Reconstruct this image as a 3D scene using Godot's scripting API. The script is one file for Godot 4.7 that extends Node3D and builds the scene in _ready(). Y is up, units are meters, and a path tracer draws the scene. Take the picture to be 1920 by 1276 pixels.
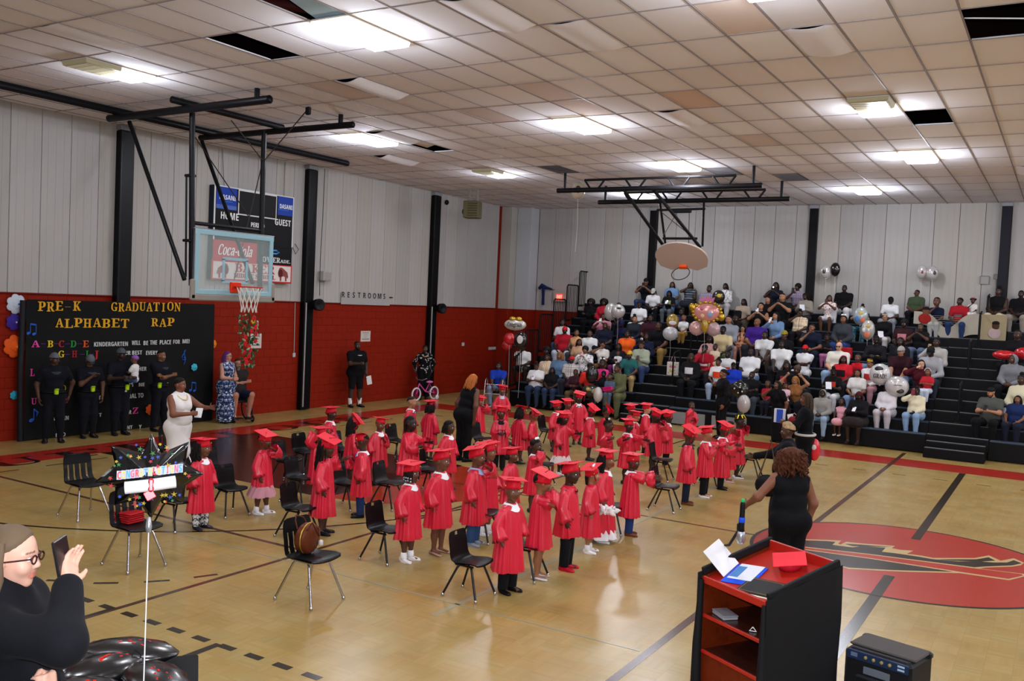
extends Node3D
# A school gymnasium during a pre-kindergarten graduation. Floor at y = 0, left wall across x, far wall across z.
const CEIL := 6.35
const WX := -17.05      # face of the left wall
const WZ := -28.13      # face of the far wall
const ROW_Z := -23.1    # front of the far bleachers
const ROW_D := 0.42
const ROW_H := 0.243
const SEAT0 := 0.46

var mats := {}
var taken := {}
var cam: Camera3D
var rng := RandomNumberGenerator.new()

# ---------------------------------------------------------------- materials
func mat(hex: String, rough := 0.8, metal := 0.0, opt := {}) -> StandardMaterial3D:
	var key := "%s|%s|%s|%s" % [hex, rough, metal, opt]
	if mats.has(key):
		return mats[key]
	var m := StandardMaterial3D.new()
	m.albedo_color = Color(hex)
	m.roughness = rough
	m.metallic = metal
	if rough >= 0.35 and metal < 0.3:
		m.metallic_specular = 0.26
	for k in opt:
		match k:
			"emit":
				m.emission_enabled = true
				m.emission = Color(hex)
				m.emission_energy_multiplier = opt[k]
			"rim":
				m.rim_enabled = true
				m.rim = opt[k]
				m.rim_tint = 0.6
			"alpha":
				m.transparency = BaseMaterial3D.TRANSPARENCY_ALPHA
				m.albedo_color.a = opt[k]
			"vc": m.vertex_color_use_as_albedo = true
			"coat":
				m.clearcoat_enabled = true
				m.clearcoat = opt[k]
				m.clearcoat_roughness = 0.15
			"tex":
				m.albedo_texture = tex(opt[k])
				m.uv1_triplanar = true
				m.uv1_scale = Vector3.ONE * opt.get("scale", 4.0)
			"scale": pass
			"spec": m.metallic_specular = opt[k]
			"back":
				m.backlight_enabled = true
				m.backlight = Color(hex) * opt[k]
			_: m.set(k, opt[k])
	mats[key] = m
	return m

func cloth(hex: String, pattern := "") -> StandardMaterial3D:
	if pattern:
		return mat("ffffff" if pattern != "noise" else hex, 0.85, 0.0, {"tex": pattern, "scale": 3.2})
	return mat(hex, 0.88, 0.0, {"rim": 0.15})

func skin(hex: String) -> StandardMaterial3D:
	return mat(hex, 0.5, 0.0, {"vc": true, "spec": 0.4})

var texes := {}
func tex(kind: String) -> ImageTexture:
	if texes.has(kind):
		return texes[kind]
	var n := 64
	var im := Image.create(n, n, false, Image.FORMAT_RGB8)
	var r := RandomNumberGenerator.new()
	r.seed = hash(kind)
	match kind:
		"plaid":
			im.fill(Color("c9c4be"))
			for q in 4:
				var c: Color = [Color("5a4f52"), Color("8c7f80"), Color("b05048"), Color("6e6870")][q]
				for a in range(q * 16 + 3, q * 16 + [7, 5, 4, 6][q]):
					for b in n:
						im.set_pixel(a, b, im.get_pixel(a, b).lerp(c, 0.6))
						im.set_pixel(b, a, im.get_pixel(b, a).lerp(c, 0.6))
		"tanplaid":
			im.fill(Color("d8c3a0"))
			for q in 4:
				var c: Color = [Color("3a2f35"), Color("8c3a30"), Color("fff0da"), Color("3a2f35")][q]
				for a in range(q * 16 + 3, q * 16 + [6, 5, 7, 5][q]):
					for b in n:
						im.set_pixel(a, b, im.get_pixel(a, b).lerp(c, 0.65))
						im.set_pixel(b, a, im.get_pixel(b, a).lerp(c, 0.65))
		"lavplaid", "stripe", "creamstripe", "houndstooth", "bwstripe":
			for a in n:
				for b in n:
					var c := Color.WHITE
					if kind == "lavplaid":
						c = Color("9a90a0").lerp(Color("6c6078"), 0.5 * float(a % 12 < 4) + 0.4 * float(b % 16 < 5))
					elif kind == "stripe":
						c = Color("20242c") if b % 16 < 9 else Color("6d767c")
					elif kind == "creamstripe":
						c = Color("c8aa88") if a % 10 < 7 else Color("f0e2cc")
					elif kind == "bwstripe":
						c = Color("222226") if b % 20 < 12 else Color("c8c6c4")
					else:
						var u := (a % 16) / 8
						var w := (b % 16) / 8
						var dark := (u == 0 and w == 0) or (u != w and posmod(a - b, 8) < 4)
						c = Color("15151a") if dark else Color("f2f0ee")
					im.set_pixel(a, b, c)
		_:
			var base: Color = {"floral": Color("1c2c50"), "redfloral": Color("efe6e0"), "bwfloral": Color("e8e6e4"), "leopard": Color("b59a72"), "rust": Color("b07858"), "camo": Color("6a6430"), "dots": Color("0d0d10"), "multi": Color("2a6a8c"), "noise": Color("d8d8d8"), "starry": Color("0c0c10"), "tie": Color("cfc4c8")}[kind]
			im.fill(base)
			var cs: Array = {"floral": ["c8d0e0", "8ca0c8", "e4e8f0"], "redfloral": ["b03028", "d06048", "703028"], "bwfloral": ["18181c", "18181c", "101014"], "leopard": ["2a1c14", "2a1c14", "7c5c38"], "rust": ["2a1f1e", "1e1818", "d09a78"], "camo": ["c8b030", "38401c", "8c8838"], "dots": ["e6e6e6", "d8d8d8", "ffffff"], "multi": ["3c8c54", "d0b040", "205080"], "noise": ["c4c4c4", "eaeaea", "cfcfcf"], "starry": ["e03030", "e0c020", "3060e0"], "tie": ["8c6a7c", "a88890", "e8e0e0"]}[kind]
			for q in {"floral": 60, "dots": 9, "starry": 60, "leopard": 40, "rust": 22}.get(kind, 40):
				var cx := r.randf() * n
				var cy := r.randf() * n
				var rr: float = r.randf_range(1.2, 4.0) if kind != "rust" else r.randf_range(3.0, 8.0)
				if kind == "dots":
					rr = 3.2
				var c := Color(cs[q % 3])
				for a in range(-9, 10):
					for b in range(-9, 10):
						if a * a + b * b * (0.4 if kind == "rust" else 1.0) <= rr * rr:
							im.set_pixel(posmod(int(cx) + a, n), posmod(int(cy) + b, n), c)
	texes[kind] = ImageTexture.create_from_image(im)
	return texes[kind]

# ---------------------------------------------------------------- mesh collector
class MB:
	var v := PackedVector3Array()
	var n := PackedVector3Array()
	var c := PackedColorArray()
	var ix := PackedInt32Array()
	var col := Color.WHITE
	var xf := Transform3D()

	func add(pv: PackedVector3Array, pi: PackedInt32Array, smooth := true, cols := PackedColorArray()) -> MB:
		var w := xf * pv
		var cen := Vector3.ZERO
		for p in w:
			cen += p
		cen /= maxi(1, w.size())
		var vol := 0.0
		for t in range(0, pi.size(), 3):
			var a := w[pi[t]] - cen
			vol += a.dot((w[pi[t + 2]] - cen).cross(w[pi[t + 1]] - cen))
		var flip := vol < 0.0
		var base := v.size()
		if smooth:
			var nn := PackedVector3Array()
			nn.resize(w.size())
			for t in range(0, pi.size(), 3):
				var i0 := pi[t]
				var i1 := pi[t + 2] if flip else pi[t + 1]
				var i2 := pi[t + 1] if flip else pi[t + 2]
				var q := (w[i2] - w[i0]).cross(w[i1] - w[i0])
				nn[i0] += q
				nn[i1] += q
				nn[i2] += q
				ix.append(base + i0)
				ix.append(base + i1)
				ix.append(base + i2)
			for k in nn.size():
				nn[k] = nn[k].normalized()
			v.append_array(w)
			n.append_array(nn)
			if cols.size() == w.size():
				c.append_array(cols)
			else:
				for k in w.size():
					c.append(col)
		else:
			for t in range(0, pi.size(), 3):
				var i0 := pi[t]
				var i1 := pi[t + 2] if flip else pi[t + 1]
				var i2 := pi[t + 1] if flip else pi[t + 2]
				var q := (w[i2] - w[i0]).cross(w[i1] - w[i0]).normalized()
				for k in [i0, i1, i2]:
					ix.append(v.size())
					v.append(w[k])
					n.append(q)
					c.append(col)
		return self

	func join(o: MB, t := Transform3D(), tint := Color.WHITE) -> MB:
		var base := v.size()
		v.append_array(t * o.v)
		var b := t.basis.inverse().transposed()
		for p in o.n:
			n.append((b * p).normalized())
		if tint == Color.WHITE:
			c.append_array(o.c)
		else:
			for q in o.c:
				c.append(q * tint)
		var flip := t.basis.determinant() < 0.0
		for k in range(0, o.ix.size(), 3):
			ix.append(base + o.ix[k])
			ix.append(base + o.ix[k + (2 if flip else 1)])
			ix.append(base + o.ix[k + (1 if flip else 2)])
		return self

	func box(cen: Vector3, size: Vector3, ch := 0.0, b := Basis()) -> MB:
		var h := size * 0.5
		var old := xf
		xf = old * Transform3D(b, cen)
		if ch <= 0.0:
			var p := PackedVector3Array()
			for k in 8:
				p.append(Vector3(h.x if k & 1 else -h.x, h.y if k & 2 else -h.y, h.z if k & 4 else -h.z))
			add(p, PackedInt32Array([0, 1, 3, 0, 3, 2, 4, 6, 7, 4, 7, 5, 0, 4, 5, 0, 5, 1, 2, 3, 7, 2, 7, 6, 0, 2, 6, 0, 6, 4, 1, 5, 7, 1, 7, 3]), false)
		else:
			var rings := []
			for l in 4:
				var y: float = [-h.y, -h.y + ch, h.y - ch, h.y][l]
				var ins: float = [ch, 0.0, 0.0, ch][l]
				var x := h.x - ins
				var z := h.z - ins
				var e := ch * 0.7
				rings.append(PackedVector3Array([Vector3(-x + e, y, -z), Vector3(x - e, y, -z), Vector3(x, y, -z + e), Vector3(x, y, z - e), Vector3(x - e, y, z), Vector3(-x + e, y, z), Vector3(-x, y, z - e), Vector3(-x, y, -z + e)]))
			loft(rings, true, true, false)
		xf = old
		return self

	func loft(rings: Array, closed := true, caps := true, smooth := true, cols := []) -> MB:
		var p := PackedVector3Array()
		var pc := PackedColorArray()
		var m: int = rings[0].size()
		for r in rings.size():
			p.append_array(rings[r])
			if cols:
				for k in m:
					pc.append(cols[r])
		var ids := PackedInt32Array()
		for r in rings.size() - 1:
			for k in (m if closed else m - 1):
				var a := r * m + k
				var b := r * m + (k + 1) % m
				ids.append_array(PackedInt32Array([a, b, b + m, a, b + m, a + m]))
		if caps:
			for e in [0, rings.size() - 1]:
				var cen := Vector3.ZERO
				for q in rings[e]:
					cen += q
				p.append(cen / m)
				if cols:
					pc.append(cols[e])
				for k in m:
					var a: int = e * m + k
					var b: int = e * m + (k + 1) % m
					if e == 0:
						ids.append_array(PackedInt32Array([p.size() - 1, b, a]))
					else:
						ids.append_array(PackedInt32Array([p.size() - 1, a, b]))
		return add(p, ids, smooth, pc)

	func tube(pts: Array, rad, sides := 8, caps := true, squash := 1.0) -> MB:
		var rings := []
		var up := Vector3.UP
		for k in pts.size():
			var d: Vector3 = (pts[mini(k + 1, pts.size() - 1)] - pts[maxi(k - 1, 0)]).normalized()
			if absf(d.dot(up)) > 0.97:
				up = Vector3.BACK if absf(d.z) < 0.9 else Vector3.RIGHT
			var s := d.cross(up).normalized()
			up = s.cross(d).normalized()
			var rr: float = rad[k] if rad is Array else rad
			var ring := PackedVector3Array()
			for q in sides:
				var a := TAU * (q + 0.5) / sides
				ring.append(pts[k] + s * cos(a) * rr + up * sin(a) * rr * squash)
			rings.append(ring)
		return loft(rings, true, caps)

	func ell(cen: Vector3, r: Vector3, seg := 12, rg := 8, b := Basis()) -> MB:
		var rings := []
		for k in rg + 1:
			var t := PI * clampf(float(k) / rg, 0.004, 0.996)
			var ring := PackedVector3Array()
			for q in seg:
				var a := TAU * q / seg
				ring.append(cen + b * Vector3(r.x * sin(t) * cos(a), -r.y * cos(t), r.z * sin(t) * sin(a)))
			rings.append(ring)
		return loft(rings, true, true)

	func lathe(prof: Array, seg := 20, t := Transform3D()) -> MB:
		var rings := []
		for p in prof:
			var ring := PackedVector3Array()
			for q in seg:
				var a := TAU * q / seg
				ring.append(t * Vector3(p.x * cos(a), p.y, p.x * sin(a)))
			rings.append(ring)
		return loft(rings, true, true)

	func prism(poly: PackedVector2Array, t: Transform3D, depth: float) -> MB:
		var tri := Geometry2D.triangulate_polygon(poly)
		var p := PackedVector3Array()
		for q in poly:
			p.append(t * Vector3(q.x, q.y, 0))
		for q in poly:
			p.append(t * Vector3(q.x, q.y, depth))
		var m := poly.size()
		var ids := PackedInt32Array()
		var ccw := not Geometry2D.is_polygon_clockwise(poly)
		for k in range(0, tri.size(), 3):
			var a := tri[k]
			var b := tri[k + 1]
			var d := tri[k + 2]
			if (poly[b] - poly[a]).cross(poly[d] - poly[a]) < 0.0:
				var s := b
				b = d
				d = s
			ids.append_array(PackedInt32Array([a, b, d, a + m, d + m, b + m]))
		for k in m:
			var e := (k + 1) % m
			if ccw:
				ids.append_array(PackedInt32Array([k, e + m, e, k, k + m, e + m]))
			else:
				ids.append_array(PackedInt32Array([k, e, e + m, k, e + m, k + m]))
		return add(p, ids, false)

	func mesh(colors := false) -> ArrayMesh:
		var a := []
		a.resize(Mesh.ARRAY_MAX)
		a[Mesh.ARRAY_VERTEX] = v
		a[Mesh.ARRAY_NORMAL] = n
		if colors:
			a[Mesh.ARRAY_COLOR] = c
		a[Mesh.ARRAY_INDEX] = ix
		var m := ArrayMesh.new()
		m.add_surface_from_arrays(Mesh.PRIMITIVE_TRIANGLES, a)
		return m

# ---------------------------------------------------------------- distance field, meshed as surface nets
class SDF:
	var o: Vector3
	var h: float
	var nx: int
	var ny: int
	var nz: int
	var f := PackedFloat32Array()

	func _init(lo: Vector3, hi: Vector3, cell: float) -> void:
		o = lo
		h = cell
		nx = int((hi.x - lo.x) / cell) + 2
		ny = int((hi.y - lo.y) / cell) + 2
		nz = int((hi.z - lo.z) / cell) + 2
		f.resize(nx * ny * nz)
		f.fill(9.0)

	func cap(a: Vector3, b: Vector3, ra: float, rb: float, k := 0.03) -> void:
		var m := maxf(ra, rb) + maxf(2.2 * h, k)
		var lo := (a.min(b) - Vector3.ONE * m - o) / h
		var hi := (a.max(b) + Vector3.ONE * m - o) / h
		var x0 := maxi(0, int(lo.x))
		var x1 := mini(nx - 1, int(hi.x) + 1)
		var y0 := maxi(0, int(lo.y))
		var y1 := mini(ny - 1, int(hi.y) + 1)
		var z0 := maxi(0, int(lo.z))
		var z1 := mini(nz - 1, int(hi.z) + 1)
		var ab := b - a
		var inv := 1.0 / maxf(ab.length_squared(), 1e-9)
		var dr := rb - ra
		var base := o - a
		var ik := 0.25 / k
		for z in range(z0, z1 + 1):
			for y in range(y0, y1 + 1):
				var id := (z * ny + y) * nx + x0
				var p := base + Vector3(x0, y, z) * h
				for x in range(x0, x1 + 1):
					var t := clampf(p.dot(ab) * inv, 0.0, 1.0)
					var d := (p - ab * t).length() - ra - dr * t
					var g := f[id]
					var e := k - absf(g - d)
					f[id] = minf(g, d) - (e * e * ik if e > 0.0 else 0.0)
					id += 1
					p.x += h

	func ell(c: Vector3, r: Vector3, k := 0.03, cut := false) -> void:
		var m := r + Vector3.ONE * maxf(2.2 * h, k)
		var lo := (c - m - o) / h
		var hi := (c + m - o) / h
		var ir := Vector3.ONE / r
		var ik := 0.25 / k
		for z in range(maxi(0, int(lo.z)), mini(nz - 1, int(hi.z) + 1) + 1):
			for y in range(maxi(0, int(lo.y)), mini(ny - 1, int(hi.y) + 1) + 1):
				for x in range(maxi(0, int(lo.x)), mini(nx - 1, int(hi.x) + 1) + 1):
					var q := (o + Vector3(x, y, z) * h - c) * ir
					var l := q.length()
					var d := l * (l - 1.0) / maxf((q * ir).length(), 1e-6)
					var id := (z * ny + y) * nx + x
					var g := f[id]
					if cut:
						d = -d
						var e2 := k - absf(g - d)
						f[id] = maxf(g, d) + (e2 * e2 * ik if e2 > 0.0 else 0.0)
					else:
						var e := k - absf(g - d)
						f[id] = minf(g, d) - (e * e * ik if e > 0.0 else 0.0)

	func above(y: float, keep_above := true) -> void:   # cuts the solid flat at a height
		for z in nz:
			for j in ny:
				var d := (o.y + j * h - y) * (-1.0 if keep_above else 1.0)
				if d < -2.0 * h:
					continue
				var id := (z * ny + j) * nx
				for x in nx:
					f[id] = maxf(f[id], d)
					id += 1

	func into(mb: MB, tint = null) -> void:
		var pv := PackedVector3Array()
		var ids := PackedInt32Array()
		var cell := PackedInt32Array()
		cell.resize(f.size())
		cell.fill(-1)
		var sy := nx
		var sz := nx * ny
		var lim := 1.8 * h
		var off := PackedInt32Array([0, 1, sy, sy + 1, sz, sz + 1, sz + sy, sz + sy + 1])
		var ea := PackedInt32Array([0, 2, 4, 6, 0, 1, 4, 5, 0, 1, 2, 3])
		var eb := PackedInt32Array([1, 3, 5, 7, 2, 3, 6, 7, 4, 5, 6, 7])
		var cv: Array[Vector3] = []
		for k in 8:
			cv.append(Vector3(k & 1, (k >> 1) & 1, k >> 2))
		var g := PackedFloat32Array()
		g.resize(8)
		var hits := PackedInt32Array()
		for z in nz - 1:
			for y in ny - 1:
				var id := (z * ny + y) * nx - 1
				for x in nx - 1:
					id += 1
					if absf(f[id]) > lim:
						continue
					var inside := 0
					for k in 8:
						g[k] = f[id + off[k]]
						if g[k] < 0.0:
							inside += 1
					if inside == 0 or inside == 8:
						continue
					var s := Vector3.ZERO
					var cnt := 0
					for e in 12:
						var a := g[ea[e]]
						var b := g[eb[e]]
						if (a < 0.0) != (b < 0.0):
							s += cv[ea[e]].lerp(cv[eb[e]], a / (a - b))
							cnt += 1
					cell[id] = pv.size()
					hits.append(id)
					pv.append(o + (Vector3(x, y, z) + s / cnt) * h)
		for id in hits:
			var here := f[id] < 0.0
			for ax in 3:
				var st: int = [1, sy, sz][ax]
				if here == (f[id + st] < 0.0):
					continue
				var u: int = [sy, sz, 1][ax]
				var w: int = [sz, 1, sy][ax]
				if id - u - w < 0:
					continue
				var a := cell[id]
				var b := cell[id - u]
				var c := cell[id - u - w]
				var d := cell[id - w]
				if a < 0 or b < 0 or c < 0 or d < 0:
					continue
				if here:
					ids.append_array(PackedInt32Array([a, d, c, a, c, b]))
				else:
					ids.append_array(PackedInt32Array([a, b, c, a, c, d]))
		var cols := PackedColorArray()
		if tint != null:
			for p in pv:
				cols.append(tint.call(p))
		mb.add(pv, ids, true, cols)

# ---------------------------------------------------------------- nodes
func numbered(called: String) -> String:
	var k: int = taken.get(called, 0)
	taken[called] = k + 1
	return called if k == 0 else "%s_%03d" % [called, k]

func tag(o: Node3D, label: String, category := "", group := "", kind := "") -> Node3D:
	if label: o.set_meta("label", label)
	if category: o.set_meta("category", category)
	if group: o.set_meta("group", group)
	if kind: o.set_meta("kind", kind)
	return o

func thing(called: String, label: String, category: String, at := Vector3.ZERO, turn := 0.0, group := "") -> Node3D:
	var o := Node3D.new()
	o.name = numbered(called)
	add_child(o)
	o.position = at
	o.rotation.y = turn
	return tag(o, label, category, group)

func struct(called: String, label := "", at := Vector3.ZERO) -> Node3D:
	var o := Node3D.new()
	o.name = called
	add_child(o, true)
	o.position = at
	return tag(o, label, "", "", "structure")

func part(called: String, m, material: Material, parent: Node3D, at := Vector3.ZERO, b := Basis()) -> MeshInstance3D:
	var o := MeshInstance3D.new()
	var n := 0
	while parent.has_node(called if n == 0 else "%s_%03d" % [called, n]):
		n += 1
	o.name = called if n == 0 else "%s_%03d" % [called, n]
	o.mesh = m.mesh(material is StandardMaterial3D and material.vertex_color_use_as_albedo) if m is MB else m
	o.material_override = material
	parent.add_child(o, true)
	o.transform = Transform3D(b, at)
	return o

func single(called: String, m, material: Material, label: String, category: String, at := Vector3.ZERO, b := Basis(), group := "") -> MeshInstance3D:
	var o := part("held", m, material, self, at, b)
	o.name = numbered(called)
	tag(o, label, category, group)
	return o

var fonts := {}
func lettering(s: String, height: float, parent: Node3D, material: Material, at: Vector3, b := Basis(), font := "Droid Sans", depth := 0.006, called := "lettering", bold := true, wide := 0.0) -> MeshInstance3D:
	var key := font + str(bold)
	if not fonts.has(key):
		var sf := SystemFont.new()
		sf.font_names = PackedStringArray([font])
		sf.font_weight = 700 if bold else 400
		fonts[key] = sf
	var tm := TextMesh.new()
	tm.text = s
	tm.font = fonts[key]
	tm.font_size = 32
	tm.pixel_size = height / 23.0
	tm.depth = depth
	tm.curve_step = 4.0
	var o := part(called, tm, material, parent, at, b)
	if wide > 0.0:
		var w := tm.get_aabb().size.x
		if w > 0.0:
			o.transform = Transform3D(b * Basis.from_scale(Vector3(wide / w, 1, 1)), at)
	return o

func look(d: Vector3, up := Vector3.UP) -> Basis:   # +z along d
	var z := d.normalized()
	if absf(z.dot(up)) > 0.98:
		up = Vector3.RIGHT
	var x := up.cross(z).normalized()
	return Basis(x, z.cross(x), z)

func sn(x: float) -> float:   # a repeatable value from 0 to 1
	return fposmod(sin(x * 127.1 + 3.3) * 43758.5453, 1.0)

func v3(x: float, y: float, z: float) -> Vector3: return Vector3(x, y, z)
func mb() -> MB: return MB.new()

# ================================================================ the hall
var PX := 0.625   # ceiling tile pitch across, along
var PZ := 1.2192
var LW := Basis(v3(0, 0, -1), Vector3.UP, v3(1, 0, 0))   # faces out of the left wall

func cell_x(k: float) -> float: return -4.2905 + PX * k
func cell_z(m: float) -> float: return -(10.6829 + PZ * m)

func set_camera_and_light() -> void:
	cam = Camera3D.new()
	cam.name = "camera"
	add_child(cam)
	cam.position = v3(0, 3.0862, 0)
	cam.basis = Basis(Vector3.UP, 0.5429) * Basis(Vector3.RIGHT, -0.0428) * Basis(Vector3.BACK, 0.0460)
	cam.fov = rad_to_deg(2.0 * atan(638.0 / 1719.957))
	cam.near = 0.05
	cam.far = 120.0
	cam.current = true
	var env := Environment.new()
	env.background_mode = Environment.BG_COLOR
	env.background_color = Color("101214")
	env.tonemap_mode = Environment.TONE_MAPPER_LINEAR
	env.tonemap_exposure = 1.0
	env.sdfgi_enabled = true
	env.ssao_enabled = true
	env.ssil_enabled = true
	var we := WorldEnvironment.new()
	we.name = "surroundings"
	we.environment = env
	add_child(we)
	# the flash of the photographer's camera, just above the lens
	var fl := SpotLight3D.new()
	fl.name = "camera_flash"
	add_child(fl)
	fl.position = v3(0.02, 3.21, 0.03)
	fl.basis = cam.basis
	fl.spot_angle = 44.0
	fl.spot_angle_attenuation = 0.6
	fl.light_color = Color("f2f4ff")
	fl.light_energy = 34.0
	fl.light_size = 0.04
	fl.spot_range = 60.0
	fl.spot_attenuation = 2.0
	fl.shadow_enabled = true

func fixture(k: int, m: int, half := 0) -> void:
	var at := v3(cell_x(k + 0.5), CEIL, cell_z(m + 0.5))
	var t := thing("ceiling_light", "", "light", at, 0, "wraparound ceiling lights")
	var w := PX - 0.03
	var l := PZ - 0.03
	var hs := mb().box(v3(0, 0.0, 0), v3(w, 0.03, l), 0.005)
	part("housing", hs, mat("dcdcd6", 0.5), t)
	var lens := mat("fff6e4", 0.4, 0.0, {"emit": 4.5})
	var dim := mat("8c8468", 0.4, 0.0, {"emit": 0.3})
	for side in [-1, 1]:
		# the lens hangs below as a shallow prismatic tray in two halves
		var e := mb()
		var z0: float = -l / 2 if side < 0 else 0.004
		var z1: float = -0.004 if side < 0 else l / 2
		var rings := []
		for q in [[-0.015, 0.0], [-0.07, 0.012], [-0.085, 0.05]]:
			var i: float = q[1]
			var a := z0 + (i if side < 0 else 0.0)
			var b := z1 - (i if side > 0 else 0.0)
			rings.append(PackedVector3Array([v3(-w / 2 + i, q[0], a), v3(w / 2 - i, q[0], a), v3(w / 2 - i, q[0], b), v3(-w / 2 + i, q[0], b)]))
		e.loft(rings, true, true, false)
		part("lens", e, dim if half == side else lens, t)
		for r in 7:
			pass
	var grid := mb()
	for r in 9:
		grid.box(v3(0, -0.087, -l / 2 + 0.05 + r * (l - 0.1) / 8), v3(w - 0.1, 0.004, 0.006))
	part("lens_rib", grid, mat("f4eedc", 0.4), t)
	var al := AreaLight3D.new()
	al.name = "tube_light"
	add_child(al, true)
	al.area_size = Vector2(w, l * (1.0 if half == 0 else 0.5))
	al.position = at + v3(0, -0.1, 0.0 if half == 0 else -half * l * 0.25)
	al.basis = Basis(Vector3.RIGHT, -PI / 2)
	al.light_color = Color("eef2ff")
	al.light_energy = 3.9 * (1.0 if half == 0 else 0.55)
	al.area_range = 60.0
	al.area_attenuation = 2.0
	al.shadow_enabled = true
	var om := OmniLight3D.new()
	om.name = "tube_glow"
	add_child(om, true)
	om.position = at + v3(0, -0.24, 0.0 if half == 0 else -half * l * 0.25)
	om.light_color = Color("e8eeff")
	om.light_energy = 3.1 * (1.0 if half == 0 else 0.55)
	om.light_size = 0.12
	om.omni_range = 60.0
	om.omni_attenuation = 2.0
	om.shadow_enabled = true

func build_ceiling() -> void:
	var ce := struct("ceiling", "suspended ceiling of grey white rectangular tiles with gaps and sagging panels")
	var lit := {}
	var list := [[-6, -2, 0, "large bright ceiling light nearest the camera, at the top of the picture"], [-14, -2, 1, "half-dead ceiling light above the far left, right half dim"], [-14, 3, 0, "ceiling light right of the black basket pipes"], [-6, 3, 0, "bright ceiling light alone in the middle of the ceiling"], [-14, 7, 1, "small ceiling light above the wall heater, one end dim"], [-6, 7, 0, "ceiling light beside the grey vent above the folded basket"], [2, 3, 1, "ceiling light left of the square black hole, lower edge dim"], [2, 7, 0, "yellowish ceiling light below the square black hole"], [-1, 11, 0, "ceiling light farthest right, closest to the bleacher wall"], [-11, 11, 0, "ceiling light glowing through the folded basket frame"]]
	for q in list:
		lit[Vector2i(q[0], q[1])] = true
	for k in [10, 18, 25]:
		for m in [-7, -2, 3, 7, 11]:
			lit[Vector2i(k, m)] = true
			list.append([k, m, 0, "ceiling light outside the frame to the right, column %d, row %d" % [k, m + 12]])
	for k in [-14, -6, 2]:
		lit[Vector2i(k, -7)] = true
		list.append([k, -7, 0, "ceiling light behind the camera, %s" % ["left", "middle", "right"][(k + 14) / 8]])
	lit[Vector2i(2, -2)] = true
	list.append([2, -2, 0, "ceiling light just above the top edge"])
	for q in list:
		fixture(q[0], q[1], q[2])
		tag(get_child(get_child_count() - 3), q[3])
	var hole := {Vector2i(-9, -2): 1, Vector2i(-6, -3): 2, Vector2i(3, 4): 1, Vector2i(5, 0): 3, Vector2i(-13, 4): 1}
	var sag := {Vector2i(-3, -2): 0.07, Vector2i(-9, 0): 0.09, Vector2i(-3, 3): 0.06, Vector2i(2, 0): 0.05, Vector2i(-16, 5): 0.1, Vector2i(-2, -1): 0.04, Vector2i(-12, -3): 0.03, Vector2i(-13, 3): 0.07, Vector2i(5, 9): 0.05}
	var vent := {Vector2i(-11, 7): 1, Vector2i(-5, 8): 1, Vector2i(-3, 9): 1}
	var tan := {Vector2i(1, -1): "d4c4b6", Vector2i(-2, 2): "d2bca8", Vector2i(-5, 2): "cfbcac", Vector2i(-5, 1): "d4c8c0", Vector2i(-2, 5): "d4c8c0", Vector2i(-10, 0): "d0c4bc", Vector2i(-8, 2): "cec0b8"}
	var tones := ["e6e6e8", "e3e2e4", "e9e9ea", "dedcdc", "e4e2e1"]
	var tile := mb()
	tile.box(v3(0, 0.011, 0), v3(PX - 0.022, 0.022, PZ - 0.022), 0.004)
	var tm := tile.mesh()
	var all := []
	var inv := cam.global_transform.affine_inverse()
	for k in range(-21, 29):
		for m in range(-11, 15):
			var ck := Vector2i(k, m)
			if lit.has(ck) or hole.has(ck) or vent.has(ck) or sag.has(ck):
				continue
			var p := v3(cell_x(k + 0.5), CEIL, cell_z(m + 0.5))
			if p.x < WX + 0.1 or p.z < WZ + 0.1:
				if p.x < WX - 0.1 or p.z < WZ - 0.3:
					continue
			var q := inv * p
			var seen := q.z < -1.0 and absf(q.x / q.z) < 0.6 and absf(q.y / q.z) < 0.4
			all.append([q.length() + (0.0 if seen else 1000.0), p, ck])
	all.sort_custom(func(a, b): return a[0] < b[0])
	var rest := []
	for n in all.size():
		var ck: Vector2i = all[n][2]
		var tone: String = tan.get(ck, tones[int(sn(ck.x * 3.1 + ck.y * 17.7) * 5.0)])
		if n < 280 or tan.has(ck):
			part("ceiling_tile", tm, mat(tone, 0.95), ce, all[n][1])
		else:
			rest.append(all[n])
	var mm := MultiMesh.new()
	mm.transform_format = MultiMesh.TRANSFORM_3D
	mm.use_colors = true
	mm.mesh = tm
	mm.instance_count = rest.size()
	for n in rest.size():
		mm.set_instance_transform(n, Transform3D(Basis(), rest[n][1]))
		mm.set_instance_color(n, Color(tones[int(sn(n * 1.7) * 5.0)]).srgb_to_linear())
	var mi := MultiMeshInstance3D.new()
	mi.name = "ceiling_tiles_beyond"
	mi.multimesh = mm
	mi.material_override = mat("ffffff", 0.95, 0.0, {"vc": 1, "vertex_color_is_srgb": false})
	ce.add_child(mi)
	tag(mi, "", "", "", "stuff")
	# tiles that hang out of the grid: the sheet bows between its held edges
	for ck in sag:
		var amp: float = sag[ck]
		var r1 := []
		for a in 9:
			var ring := PackedVector3Array()
			for b in 9:
				var u := a / 8.0
				var w := b / 8.0
				var dip := amp * pow(sin(PI * (0.5 * u if amp > 0.1 else u)), 1.5) * (0.35 + 0.65 * sin(PI * (0.3 + 0.5 * w)))
				ring.append(v3((u - 0.5) * (PX - 0.02), -dip, (w - 0.5) * (PZ - 0.02)))
			for b in range(8, -1, -1):
				ring.append(ring[b] + v3(0, 0.012, 0))
			r1.append(ring)
		part("sagging_ceiling_tile", mb().loft(r1), mat("e4e4e6", 0.9), ce, v3(cell_x(ck.x + 0.5), CEIL, cell_z(ck.y + 0.5)))
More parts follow.
